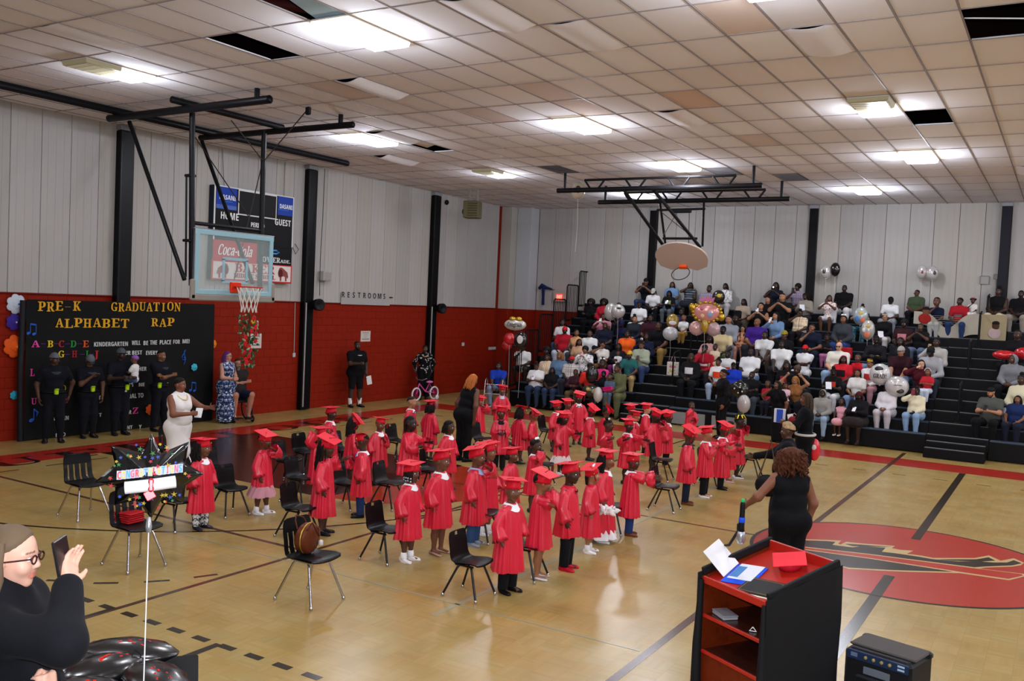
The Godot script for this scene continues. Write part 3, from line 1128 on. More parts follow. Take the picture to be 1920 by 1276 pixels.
func ik(a: Vector3, c: Vector3, l1: float, l2: float, hint: Vector3) -> Array:
	var d := c - a
	var l := clampf(d.length(), 0.02, (l1 + l2) * 0.995)
	var u := d.normalized()
	var x := (l1 * l1 - l2 * l2 + l * l) / (2.0 * l)
	var r := sqrt(maxf(0.0, l1 * l1 - x * x))
	var s := (hint - u * hint.dot(u)).normalized()
	return [a + u * x + s * r, a + u * l]

# where a hand goes, from the middle between the shoulders (x towards the hand's own side), and the hand's shape
const REACH := {"down": [0.16, -0.315, 0.03, "relaxed"], "lap": [0.045, -0.245, 0.17, "relaxed"], "phone": [0.04, 0.0, 0.2, "grip"], "low": [0.035, -0.13, 0.19, "grip"],
	"cross": [-0.085, -0.125, 0.105, "grip"], "knees": [0.05, -0.2, 0.27, "grip"], "chin": [0.02, 0.045, 0.115, "grip"], "mouth": [0.03, 0.06, 0.125, "relaxed"],
	"chest": [0.01, -0.07, 0.125, "relaxed"], "fwd": [0.1, -0.03, 0.32, "open"], "out": [0.33, -0.03, 0.1, "open"], "cap": [0.12, 0.2, 0.04, "grip"], "clasp": [0.02, -0.19, 0.14, "grip"],
	"raise": [0.15, 0.05, 0.2, "open"], "hold": [0.06, -0.14, 0.2, "grip"], "thigh": [0.09, -0.25, 0.2, "relaxed"], "side": [0.2, -0.26, 0.1, "relaxed"], "back": [0.17, -0.3, -0.06, "relaxed"], "show": [0.2, -0.1, 0.22, "open"], "reach": [0.26, -0.2, 0.14, "open"], "point": [0.14, -0.14, 0.26, "relaxed"], "hip": [0.16, -0.22, 0.06, "grip"], "far": [0.06, -0.06, 0.34, "open"]}

func skeleton(s: Dictionary) -> Dictionary:
	var h: float = s.get("h", 1.7)
	var kid: bool = s.get("kid", false)
	var w: float = s.get("wide", 1.0)
	var fem: bool = s.get("fem", false)
	var sit: bool = s.get("sit", false)
	var J := {}
	var hip_y := (0.455 if kid else 0.515) * h
	var sh_y := (0.765 if kid else 0.81) * h
	var sx := (0.098 if kid else (0.094 if fem else 0.107)) * h * (0.78 + 0.22 * w)
	var hx := 0.05 * h * (0.7 + 0.3 * w)
	var knee_y := (0.25 if kid else 0.285) * h
	var l1 := (0.155 if kid else 0.172) * h
	var l2 := (0.135 if kid else 0.152) * h
	var spine := sh_y - hip_y
	var hip := v3(0, hip_y, 0)
	if sit:
		hip = v3(0, 0.062 * h * (0.75 + 0.25 * w), -0.02 * h)
	var lean: float = s.get("lean", 0.0)
	var up := Basis(Vector3.RIGHT, lean) * Vector3.UP
	var tw := Basis(Vector3.RIGHT, lean) * Basis(Vector3.UP, s.get("twist", 0.0))
	var sh := hip + up * spine
	J.hip = hip
	J.sh = sh
	J.mid = hip + up * spine * 0.45
	J.chest = hip + up * spine * 0.78
	J.tw = tw
	J.sx = sx
	J.hx = hx
	var hh := (0.195 if kid else 0.133) * h
	var hb := Basis(Vector3.UP, s.get("look", 0.0)) * Basis(Vector3.RIGHT, s.get("nod", 0.0)) * Basis(Vector3.BACK, s.get("tilt", 0.0))
	var nb := sh + tw * v3(0, 0.015 * h, -0.004 * h)
	J.neck = nb
	var hc := nb + v3(0, hh * 0.72, 0) + (Basis(Vector3.RIGHT, lean) * v3(0, 0, hh * 0.1)) + v3(sin(s.get("look", 0.0)), 0, 1) * sin(s.get("nod", 0.0)) * hh * 0.25
	J.head = Transform3D(hb.scaled(Vector3.ONE * hh), hc)
	J.hh = hh
	for side in [1, -1]:
		var n: String = "l" if side > 0 else "r"
		var a := sh + tw * v3(side * sx, -0.01 * h, 0)
		var rc: Array = REACH[s.get("left" if side > 0 else "right", "down")]
		var sc := 0.9 if kid else 1.0
		var target := sh + tw * (v3(side * rc[0] * (sx / h / 0.117 if absf(rc[0]) > 0.14 else 1.0), rc[1] * sc, rc[2] * sc + 0.02 * (w - 1.0)) * h)
		if sit and rc[1] < -0.22 and rc[2] > 0.12:
			target.y = maxf(target.y, hip.y + 0.075 * h)
		var e := ik(a, target, l1, l2, tw * v3(side * 0.75, -0.6, -0.45) if rc[1] < 0.1 else tw * v3(side * 0.9, -0.2, 0.3))
		J["sh" + n] = a
		J["el" + n] = e[0]
		J["wr" + n] = e[1]
		J["hand" + n] = rc[3]
		var hj := hip + v3(side * hx, 0, 0)
		J["hip" + n] = hj
		if sit:
			var spread: float = s.get("knees", 0.085) * h
			J["kn" + n] = v3(side * spread, hip.y + 0.012 * h, hip.z + 0.245 * h)
			var tuck: float = s.get("tuck", 0.0)
			J["an" + n] = v3(side * spread * 0.9, -s.get("drop", 0.43) + 0.05 * h, hip.z + (0.245 - tuck) * h)
		else:
			var st: float = s.get("step", 0.0) * side * h
			J["an" + n] = v3(side * (0.058 * h + s.get("stance", 0.0)), 0.045 * h, st)
			J["kn" + n] = hj.lerp(J["an" + n], (hip_y - knee_y) / (hip_y - 0.045 * h)) + v3(0, 0, 0.01 * h)
	return J

func torso_bones(s: Dictionary, J: Dictionary, g: float) -> Array:
	var h: float = s.get("h", 1.7)
	var w: float = s.get("wide", 1.0)
	var kid: bool = s.get("kid", false)
	var fem: bool = s.get("fem", false)
	var tw: Basis = J.tw
	var hx: float = J.hx
	var sx: float = J.sx
	var b := []
	var pr := (0.062 if not kid else 0.058) * h * w
	var wr := (0.053 if not kid else 0.058) * h * w
	var cr := (0.064 if not kid else 0.06) * h * (0.6 + 0.4 * w)
	b.append([J.hip + v3(-hx, 0.01 * h, -0.012 * h), J.hip + v3(hx, 0.01 * h, -0.012 * h), pr + g, pr + g])
	b.append([J.mid + tw * v3(-0.028 * h * w, 0, 0), J.mid + tw * v3(0.028 * h * w, 0, 0), wr + g, wr + g])
	if w > 1.25:
		var bl := J.hip.lerp(J.mid, 0.65) + tw * v3(0, 0, 0.05 * h * (w - 0.8)) as Vector3
		b.append([bl + tw * v3(-0.03 * h, 0, 0), bl + tw * v3(0.03 * h, 0, 0), 0.07 * h * w * 0.85 + g, 0.07 * h * w * 0.85 + g])
	b.append([J.chest + tw * v3(-sx * 0.45, 0, 0.004 * h), J.chest + tw * v3(sx * 0.45, 0, 0.004 * h), cr + g, cr + g])
	b.append([J.hip, J.chest, pr * 0.9 + g, cr * 0.9 + g])
	var top := (J.sh + tw * v3(0, -0.006 * h, 0)) as Vector3
	var tr := 0.031 * h * (0.75 + 0.25 * w)
	for q in [-1, 1]:
		b.append([top + tw * v3(q * 0.02 * h, 0.016 * h, -0.006 * h), top + tw * v3(q * sx * 0.95, -0.012 * h, 0), tr + g, tr * 0.95 + g])
	b.append([J.chest, top + tw * v3(0, 0.012 * h, -0.004 * h), cr * 0.95 + g, 0.04 * h + g])
	if fem and not kid:
		for q in [-1, 1]:
			var c := (J.chest + tw * v3(q * 0.043 * h, -0.02 * h, 0.048 * h * (0.5 + 0.5 * w))) as Vector3
			b.append([c, c + tw * v3(0, -0.004 * h, 0.004 * h), 0.033 * h * (0.4 + 0.6 * w) + g, 0.033 * h * (0.4 + 0.6 * w) + g])
	return b

func limb(s: Dictionary, J: Dictionary, what: String, n: String, g: float, from := 0.0, to := 1.0) -> Array:
	# bones of an arm ("arm") or a leg ("leg"); from and to run 0..1 along the upper and 1..2 along the lower half
	var h: float = s.get("h", 1.7)
	var w: float = s.get("wide", 1.0)
	var t := 0.7 + 0.3 * w
	var p: Array
	var r: Array
	if what == "arm":
		p = [J["sh" + n], J["el" + n], J["wr" + n]]
		r = [0.031 * h * t, 0.0255 * h * t, 0.0165 * h * t]
	else:
		p = [J["hip" + n], J["kn" + n], J["an" + n]]
		r = [0.052 * h * t, 0.036 * h * t, 0.0215 * h * t]
	var out := []
	for k in 2:
		var a := clampf(from - k, 0.0, 1.0)
		var b := clampf(to - k, 0.0, 1.0)
		if b > a:
			var r0: float = lerpf(r[k], r[k + 1], a)
			var r1: float = lerpf(r[k], r[k + 1], b)
			out.append([p[k].lerp(p[k + 1], a), p[k].lerp(p[k + 1], b), r0 + g, r1 + g])
			if k == 1 and what == "leg" and b > 0.4 and a < 0.3:   # the calf
				var c: Vector3 = p[1].lerp(p[2], 0.3) + (v3(0, 0, -0.012 * h))
				out.append([c, c + (p[2] - p[1]) * 0.12, 0.032 * h * t + g, 0.028 * h * t + g])
	return out

func solid(bones: Array, cell: float, k: float, floor_y := -99.0, pieces := []) -> MB:
	var lo := Vector3.ONE * 9.0
	var hi := -lo
	for b in bones:
		var m := Vector3.ONE * (maxf(b[2], b[3]) + 2.5 * cell)
		lo = lo.min(b[0] - m).min(b[1] - m)
		hi = hi.max(b[0] + m).max(b[1] + m)
	var s := SDF.new(lo, hi, cell)
	for b in bones:
		s.cap(b[0], b[1], b[2], b[3], k)
	if floor_y > -90.0:
		s.above(floor_y)
	var mb := mb()
	s.into(mb)
	return mb

func hand_frame(J: Dictionary, n: String) -> Transform3D:
	var side := 1.0 if n == "l" else -1.0
	var d: Vector3 = (J["wr" + n] - J["el" + n]).normalized()
	var th := v3(0, 0, 1) * maxf(0.15, -d.y) + Vector3.UP * maxf(0.0, d.z) * 1.2 + v3(-side, 0, 0) * maxf(0.0, d.y)
	var y := -d
	var z := (th - y * th.dot(y)).normalized()
	var x := y.cross(z) * side
	return Transform3D(Basis(x, y, z), J["wr" + n])

# the continuous skin of a figure: trunk, limbs, hands, neck and head in one mesh
func body_mesh(s: Dictionary, J: Dictionary, cell: float, head := "far") -> MB:
	var h: float = s.get("h", 1.7)
	var bones := torso_bones(s, J, -0.004 if not s.has("gown") else -0.024 * h)
	for n in ["l", "r"]:
		bones.append_array(limb(s, J, "arm", n, 0.0 if not s.has("gown") else -0.006 * h, 0.0, 2.0))
		bones.append_array(limb(s, J, "leg", n, 0.0, 0.0, 2.0))
		var a: Vector3 = J["an" + n]
		bones.append([a + v3(0, -0.022 * h, -0.01 * h), a + v3(0, -0.03 * h, 0.085 * h), 0.022 * h, 0.016 * h])
	bones.append([J.neck + v3(0, -0.02 * h, 0), J.neck.lerp(J.head.origin, 0.55), 0.036 * h, 0.031 * h])
	var mb := solid(bones, cell, 0.022 * h)
	mb.join(head_mesh(head), J.head)
	var hl := (0.105 if not s.get("kid", false) else 0.1) * h
	for n in ["l", "r"]:
		var t := hand_frame(J, n)
		t.basis = t.basis.scaled(Vector3.ONE * hl)
		mb.join(hand_mesh(J["hand" + n]), t)
	return mb

func garment(s: Dictionary, J: Dictionary, kind: String, cell: float) -> MB:
	var h: float = s.get("h", 1.7)
	var bones := []
	var k := 0.03 * h
	match kind:
		"tee", "long", "tank", "hoodie":
			var g := 0.022 if kind == "hoodie" else 0.015
			bones = torso_bones(s, J, g)
			bones[0][2] *= 0.97
			bones[0][3] *= 0.97
			if kind == "tank":
				k = 0.02 * h
			for n in ["l", "r"]:
				if kind == "tee":
					bones.append_array(limb(s, J, "arm", n, 0.019, 0.0, 0.62))
				elif kind != "tank":
					bones.append_array(limb(s, J, "arm", n, g, 0.0, 1.93))
			if kind == "hoodie":
				bones.append([J.neck + v3(0, 0, -0.02 * h), J.neck + v3(0, 0.03 * h, -0.02 * h), 0.055 * h, 0.05 * h])
		"pants", "shorts":
			bones = torso_bones(s, J, 0.012).slice(0, 1)
			for n in ["l", "r"]:
				bones.append_array(limb(s, J, "leg", n, 0.017, 0.0, 1.96 if kind == "pants" else 0.95))
		"skirt":
			bones = torso_bones(s, J, 0.012).slice(0, 1)
			k = (0.09 if s.get("sit", false) else 0.05) * h
			if not s.get("sit", false):
				bones.append([J.hip + v3(0, -0.02 * h, 0), (J.knl + J.knr) * 0.5, 0.085 * h, 0.095 * h])
			for n in ["l", "r"]:
				bones.append_array(limb(s, J, "leg", n, 0.02, 0.0, 1.02))
			bones.append([J.hip, (J.knl + J.knr) * 0.5, 0.05 * h, 0.045 * h])
		"maxi":
			bones = torso_bones(s, J, 0.016).slice(0, 1)
			k = 0.1 * h
			for n in ["l", "r"]:
				bones.append_array(limb(s, J, "leg", n, 0.03, 0.0, 1.9))
			bones.append([J.hip, (J.anl + J.anr) * 0.5 + v3(0, 0.02, 0), 0.07 * h, 0.11 * h])
	return solid(bones, cell, k, 0.03 if kind == "maxi" else -99.0)

func shoe_mesh(l: float, style := "shoe") -> MB:
	# heel at z = -0.28 l, toe at +0.72 l, sole on y = 0
	var key := "shoe %s %.3f" % [style, l]
	if hairs.has(key):
		return hairs[key]
	var m := mb()
	var rings := []
	for q in [[-0.3, 0.09, 0.2], [-0.28, 0.14, 0.32], [-0.15, 0.165, 0.36], [0.02, 0.165, 0.34], [0.2, 0.18, 0.25], [0.4, 0.2, 0.2], [0.58, 0.19, 0.17], [0.68, 0.14, 0.13], [0.73, 0.06, 0.09]]:
		var ring := PackedVector3Array()
		var top: float = q[2] * (1.0 if style == "shoe" else 0.62)
		for k in 10:
			var a := TAU * k / 10.0
			var y := (0.5 - 0.5 * cos(a)) * top
			var x: float = q[1] * signf(sin(a)) * pow(absf(sin(a)), 0.6)
			ring.append(v3(x, maxf(0.0, y), q[0]) * l)
		rings.append(ring)
	m.loft(rings)
	if style == "sneaker" or style == "shoe":
		var so := []
		for y in [0.0, 0.09]:
			var ring := PackedVector3Array()
			for k in 14:
				var a := TAU * k / 14.0
				ring.append(v3(sin(a) * (0.185 + 0.02 * cos(a)), y, 0.215 - cos(a) * 0.525) * l)
			so.append(ring)
		m.loft(so, true, true, false)
	hairs[key] = m
	return m

func blob(m: MB, c: Vector3, r: Vector3, amp: float, freq: float, seg := 22, rg := 14) -> void:
	var rings := []
	for k in rg + 1:
		var t := PI * clampf(float(k) / rg, 0.004, 0.996)
		var ring := PackedVector3Array()
		for q in seg:
			var a := TAU * q / seg
			var d := v3(sin(t) * cos(a), -cos(t), sin(t) * sin(a))
			var f := 1.0 + amp * (sin(d.x * freq * 2.1 + d.y * freq * 1.3) * sin(d.z * freq * 1.7 - d.y * freq) + 0.6 * sin(d.y * freq * 2.9 + d.x * freq))
			ring.append(c + d * r * f)
		rings.append(ring)
	m.loft(rings)

func shell(m: MB, front: float, side: float, back: float, thick: float, wave := 0.0) -> void:
	var rings := []
	var seg := 26
	for k in 11:
		var ring := PackedVector3Array()
		for q in seg:
			var az := TAU * q / seg
			var c := cos(az)
			var lim := lerpf(side, front, pow(maxf(0.0, c), 1.5)) if c > 0.0 else lerpf(side, back, pow(-c, 1.2))
			var t := deg_to_rad(lim) * k / 10.0
			var f := 1.0 + thick * (1.0 - pow(k / 10.0, 6.0)) - (0.03 if k == 10 else 0.0) + wave * sin(az * 13.0 + k * 2.0)
			ring.append(v3(0, 0.13, -0.05) + v3(0.335 * sin(t) * sin(az), 0.375 * cos(t), 0.415 * sin(t) * c) * f)
		rings.append(ring)
	m.loft(rings, true, false)

func hair_mesh(kind: String) -> ArrayMesh:
	if hairs.has(kind):
		return hairs[kind]
	var m := mb()
	var r := RandomNumberGenerator.new()
	r.seed = hash(kind)
	match kind:
		"short": shell(m, 58, 84, 118, 0.05)
		"fade": shell(m, 52, 66, 96, 0.045)
		"cropped": shell(m, 60, 88, 120, 0.09, 0.01)
		"afro":
			shell(m, 62, 92, 122, 0.1)
			blob(m, v3(0, 0.2, -0.1), v3(0.46, 0.42, 0.46), 0.035, 9.0)
		"bigafro":
			shell(m, 62, 92, 122, 0.1)
			blob(m, v3(0, 0.14, -0.16), v3(0.66, 0.56, 0.5), 0.045, 8.0)
			blob(m, v3(0, -0.3, -0.24), v3(0.6, 0.4, 0.34), 0.05, 8.0)
		"curls":
			shell(m, 64, 100, 126, 0.1)
			blob(m, v3(0, 0.14, -0.14), v3(0.56, 0.48, 0.52), 0.05, 12.0, 40, 24)
			for k in 90:
				var a := deg_to_rad(r.randf_range(60.0, 300.0))
				var x := sin(a) * r.randf_range(0.38, 0.66)
				var z := cos(a) * r.randf_range(0.4, 0.64) - 0.08
				var pts := []
				var y := r.randf_range(0.05, 0.5)
				var end := r.randf_range(-0.85, -0.3)
				for q in 9:
					var u := q / 8.0
					pts.append(v3(x * (1.0 + 0.25 * u) + 0.07 * sin(u * 19.0 + k), lerpf(y, end, u), z + 0.07 * cos(u * 19.0 + k)))
				m.tube(pts, [0.03, 0.07, 0.075, 0.07, 0.075, 0.07, 0.065, 0.055, 0.02], 6)
		"long", "dreads", "braids", "locs", "verylong", "bob", "waves":
			shell(m, 56, 92, 124, 0.075)
			var n: int = {"long": 38, "dreads": 34, "braids": 30, "locs": 26, "verylong": 44, "bob": 34, "waves": 40}[kind]
			var ln: float = {"long": 1.25, "dreads": 1.05, "braids": 1.5, "locs": 0.75, "verylong": 2.6, "bob": 0.8, "waves": 1.2}[kind]
			var th: float = {"long": 0.062, "dreads": 0.042, "braids": 0.034, "locs": 0.045, "verylong": 0.06, "bob": 0.07, "waves": 0.066}[kind]
			for k in n:
				var a := deg_to_rad(lerpf(78.0, 282.0, (k + 0.5) / n) + r.randf_range(-5.0, 5.0))
				var rad := r.randf_range(0.9, 1.08)
				var top := v3(0.3 * sin(a) * rad, 0.3, 0.32 * cos(a) * rad - 0.05)
				var out := v3(0.385 * sin(a) * rad, -0.02, 0.43 * cos(a) * rad - 0.07)
				var end: Vector3 = out * v3(1.08, 0, 1.05) + v3(r.randf_range(-0.05, 0.05), 0.25 - ln * r.randf_range(0.85, 1.05), (-0.05 if cos(a) < 0.2 else 0.03))
				var pts := [top, out]
				for q in range(1, 5):
					var u := q / 4.0
					pts.append(out.lerp(end, u) + v3(sin(u * 9.0 + k) * 0.03, 0, cos(u * 7.0 + k) * 0.03) * (2.0 if kind == "waves" else 1.0))
				m.tube(pts, [th * 0.7, th, th, th, th * 0.9, th * 0.45], 5)
		"bun":
			shell(m, 56, 90, 122, 0.05)
			blob(m, v3(0, 0.58, -0.12), v3(0.22, 0.19, 0.22), 0.04, 8.0, 14, 9)
		"lowbun":
			shell(m, 56, 92, 124, 0.05)
			blob(m, v3(0, 0.05, -0.55), v3(0.19, 0.19, 0.16), 0.04, 8.0, 14, 9)
		"puffs":
			shell(m, 56, 92, 124, 0.04, 0.01)
			for q in [-1, 1]:
				blob(m, v3(q * 0.36, 0.28, -0.16), v3(0.19, 0.19, 0.19), 0.07, 9.0, 14, 9)
		"lowpuffs":
			shell(m, 56, 92, 124, 0.04, 0.01)
			for q in [-1, 1]:
				blob(m, v3(q * 0.34, -0.12, -0.26), v3(0.17, 0.22, 0.19), 0.07, 9.0, 14, 9)
		"pony":
			shell(m, 56, 90, 122, 0.05)
			m.tube([v3(0, 0.34, -0.42), v3(0, 0.38, -0.6), v3(0, 0.1, -0.72), v3(0, -0.4, -0.66), v3(0, -0.75, -0.6)], [0.1, 0.15, 0.15, 0.12, 0.03], 9)
		"cornrows":
			shell(m, 55, 90, 122, 0.04, 0.02)
			for k in 7:
				var a := deg_to_rad(lerpf(130.0, 230.0, k / 6.0))
				m.tube([v3(0.3 * sin(a), 0.1, 0.4 * cos(a) - 0.05), v3(0.36 * sin(a), -0.2, 0.46 * cos(a)), v3(0.36 * sin(a), -0.62, 0.42 * cos(a))], [0.05, 0.05, 0.03], 6)
		"beard":
			var rings := []
			for k in 5:
				var ring := PackedVector3Array()
				for q in 13:
					var a := lerpf(-1.55, 1.55, q / 12.0)
					var y: float = lerpf(-0.13 if absf(a) > 0.8 else -0.33, -0.5, k / 4.0)
					ring.append(v3(sin(a) * 0.29 * (1.0 - 0.12 * k), y, 0.06 + cos(a) * 0.315 * (1.0 - 0.05 * k) + 0.02 * sin(PI * k / 4.0)))
				rings.append(ring)
			m.loft(rings, false, false)
		"fullbeard":
			m.join(_mb_of("beard"))
			blob(m, v3(0, -0.55, 0.2), v3(0.17, 0.2, 0.14), 0.03, 9.0, 12, 8)
		"capcrown":   # a baseball cap
			var rings := []
			for k in 8:
				var t := deg_to_rad(88.0) * k / 7.0
				var ring := PackedVector3Array()
				for q in 22:
					var az := TAU * q / 22
					ring.append(v3(0, 0.13, -0.04) + v3(0.38 * sin(t) * sin(az), 0.46 * cos(t), 0.46 * sin(t) * cos(az)))
				rings.append(ring)
			m.loft(rings, true, false)
			m.ell(v3(0, 0.6, -0.04), v3(0.03, 0.02, 0.03), 8, 5)
		"brim":
			var rg := []
			for k in 2:
				var ring := PackedVector3Array()
				for q in 12:
					var a := lerpf(-1.15, 1.15, q / 11.0)
					ring.append(v3(sin(a) * (0.37 + 0.03 * k), 0.14 - 0.05 * k * cos(a), cos(a) * (0.43 + 0.33 * k * cos(a) ) - 0.03))
				for q in 12:
					ring.append(ring[11 - q] + v3(0, 0.02, 0))
				rg.append(ring)
			m.loft(rg, true, true)
		"beanie", "durag":
			shell(m, 72, 92, 112, 0.15 if kind == "beanie" else 0.06)
		"hood":
			var rings := []
			for k in 9:
				var t := deg_to_rad(lerpf(60.0, 178.0, k / 8.0))
				var ring := PackedVector3Array()
				for q in 16:
					var a := TAU * q / 16
					ring.append(v3(0, -0.02, -0.03) + v3(0.46 * sin(t) * cos(a), 0.60 * sin(t) * sin(a), 0.5 * cos(t)))
				rings.append(ring)
			m.loft(rings, true, false)
		"wrap":
			shell(m, 64, 86, 106, 0.13, 0.012)
			blob(m, v3(0, 0.44, 0.02), v3(0.3, 0.2, 0.32), 0.08, 7.0, 16, 9)
		"bow":
			for q in [-1, 1]:
				blob(m, v3(q * 0.15, 0.55, 0.02), v3(0.16, 0.1, 0.08), 0.1, 5.0, 12, 8)
			m.ell(v3(0, 0.54, 0.03), v3(0.06, 0.06, 0.06), 8, 6)
		"crown":
			for k in 9:
				var a := lerpf(-1.3, 1.3, k / 8.0)
				m.tube([v3(sin(a) * 0.36, 0.4, cos(a) * 0.3), v3(sin(a) * 0.39, 0.72 - 0.1 * absf(a), cos(a) * 0.33)], [0.06, 0.015], 5)
			m.tube(range(13).map(func(k): return v3(sin(lerpf(-1.4, 1.4, k / 12.0)) * 0.37, 0.38, cos(lerpf(-1.4, 1.4, k / 12.0)) * 0.31)), 0.035, 6)
		"band":
			var pts := []
			for k in 17:
				var a := PI * k / 16.0
				pts.append(v3(cos(a) * 0.375, 0.13 + sin(a) * 0.36, 0.12 + 0.06 * sin(a)))
			m.tube(pts, 0.045, 6)
		"glasses", "shades":
			for q in [-1, 1]:
				if kind == "glasses":
					m.tube(range(11).map(func(k): return v3(q * 0.13 + cos(TAU * k / 10) * 0.085, 0.0 + sin(TAU * k / 10) * 0.065, 0.40)), 0.014, 5)
				else:
					m.ell(v3(q * 0.13, 0.0, 0.385), v3(0.1, 0.07, 0.025), 10, 6)
				m.tube([v3(q * 0.21, 0.03, 0.39), v3(q * 0.34, 0.03, 0.2), v3(q * 0.36, 0.0, -0.04)], 0.014, 5)
			m.tube([v3(-0.05, 0.02, 0.41), v3(0.05, 0.02, 0.41)], 0.012, 5)
		"beads":
			for k in 26:
				var a := deg_to_rad(lerpf(60.0, 300.0, (k % 13) / 12.0))
				m.ell(v3(0.39 * sin(a), -0.22 - 0.13 * (k / 13) - 0.06 * sn(k), 0.4 * cos(a)), Vector3.ONE * 0.05, 8, 6)
		"halo":   # beaded short braids
			shell(m, 50, 92, 124, 0.05)
			for k in 22:
				var a := deg_to_rad(lerpf(50.0, 310.0, k / 21.0))
				m.tube([v3(0.3 * sin(a), 0.2, 0.36 * cos(a)), v3(0.38 * sin(a), 0.0, 0.42 * cos(a)), v3(0.4 * sin(a), -0.4, 0.4 * cos(a))], 0.035, 5)
		"ribbons":
			for k in 6:
				var a := lerpf(-2.2, 2.2, k / 5.0)
				m.tube([v3(0, 0.5, 0.0), v3(sin(a) * 0.3, 0.62, cos(a) * 0.3), v3(sin(a) * 0.55, 0.3 + 0.1 * sn(k), cos(a) * 0.5)], [0.05, 0.07, 0.05], 6, true, 0.4)
	var out := m.mesh()
	hairs[kind] = out
	hairs[kind + " mb"] = m
	return out

func _mb_of(kind: String) -> MB:
	hair_mesh(kind)
	return hairs[kind + " mb"]

# a figure's parts that hang on its head
func dress_head(root: Node3D, t: Transform3D, o: Dictionary) -> void:
	part("eyes", eyes_mesh(), mat("ffffff", 0.25, 0.0, {"vc": 1}), root, t.origin, t.basis)
	if o.get("hair", "") != "":
		part("hair", hair_mesh(o.hair), mat(o.get("hc", "17120f"), 0.62, 0.0, {"rim": 0.1}), root, t.origin, t.basis)
	for e in o.get("extra", []):
		# e: [mesh kind, colour, part name, pattern]
		var m: Material = mat(e[1], 0.6) if e.size() < 4 else cloth(e[1], e[3])
		part(e[2], hair_mesh(e[0]), m, root, t.origin, t.basis)

# ================================================================ the graduates and their chairs
func fold_ring(y: float, rx: float, rz: float, cz: float, amp: float, seed: float, seg := 80) -> PackedVector3Array:
	var ring := PackedVector3Array()
	for q in seg:
		var a := TAU * q / seg
		var f := 1.0 + amp * (0.55 * sin(a * 9.0 + seed + 1.3 * sin(a * 2.0 + seed)) + 0.45 * sin(a * 15.0 + seed * 2.3) + 0.3 * sin(a * 5.0 - seed))
		ring.append(v3(sin(a) * rx * f, y + amp * 0.02 * sin(a * 4.0 + seed), cz + cos(a) * rz * f))
	return ring

func sleeve(m: MB, a: Vector3, e: Vector3, w: Vector3, h: float, seed: float) -> void:
	var rings := []
	var pts := [a, a.lerp(e, 0.35), a.lerp(e, 0.75), e, e.lerp(w, 0.3), e.lerp(w, 0.65), e.lerp(w, 0.97)]
	var rad := [0.043, 0.048, 0.05, 0.053, 0.056, 0.063, 0.073]
	var ref := v3(0, 0, 1)
	for k in 7:
		var d: Vector3 = (pts[mini(k + 1, 6)] - pts[maxi(0, k - 1)]).normalized()
		var down := (Vector3.DOWN - d * Vector3.DOWN.dot(d))
		var flat := clampf(down.length(), 0.0, 1.0)
		var s := d.cross(ref).normalized()
		var u := s.cross(d)
		var ring := PackedVector3Array()
		for q in 22:
			var t := TAU * q / 22
			var f := 1.0 + (0.05 + 0.012 * k) * sin(t * 5.0 + seed + k * 0.4) + 0.05 * sin(t * 8.0 - seed)
			var v: Vector3 = (s * cos(t) + u * sin(t)) * rad[k] * h * f
			if k > 1:   # the cloth hangs from the arm
				v += Vector3.DOWN * flat * rad[k] * h * (0.18 + 0.1 * k) * maxf(0.0, v.normalized().dot(Vector3.DOWN)) * 0.9
			ring.append(pts[k] + v)
		rings.append(ring)
	for k in [5, 4]:   # the inside of the cuff
		var cen := pts[k] as Vector3
		var ring := PackedVector3Array()
		for p in rings[k]:
			ring.append(cen + (p - cen) * 0.9)
		rings.append(ring)
	m.loft(rings, true, true)

func gown_mesh(s: Dictionary, J: Dictionary, hem: float, seed: float) -> MB:
	var h: float = s.h
	var w: float = s.get("wide", 1.0)
	var m := mb()
	var rings := []
	for q in [[0.81, 0.044, 0.044, 0.0], [0.80, 0.056, 0.053, 0.004], [0.786, 0.086, 0.06, 0.012], [0.768, 0.108, 0.067, 0.02], [0.735, 0.118, 0.077, 0.04], [0.68, 0.121, 0.088, 0.065], [0.6, 0.125, 0.098, 0.085], [0.5, 0.131, 0.106, 0.1], [0.4, 0.14, 0.115, 0.115], [0.3, 0.149, 0.124, 0.125]]:
		if q[0] > hem + 0.03:
			rings.append(fold_ring(q[0] * h, q[1] * h * w, q[2] * h * w, 0.0, q[3], seed))
	var t := 0.155 - (hem - 0.27) * 0.1
	rings.append(fold_ring(hem * h, t * h * w, (t - 0.026) * h * w, 0.0, 0.13, seed))
	rings.append(fold_ring((hem + 0.004) * h, (t - 0.012) * h * w, (t - 0.045) * h * w, 0.0, 0.13, seed))
	rings.append(fold_ring((hem + 0.1) * h, (t - 0.02) * h * w, (t - 0.05) * h * w, 0.0, 0.08, seed))
	m.loft(rings, true, false)
	for n in ["l", "r"]:
		sleeve(m, J["sh" + n] + v3(-0.02 * h if n == "l" else 0.02 * h, 0, 0), J["el" + n], J["wr" + n], h, seed + (1.0 if n == "l" else 4.0))
	return m

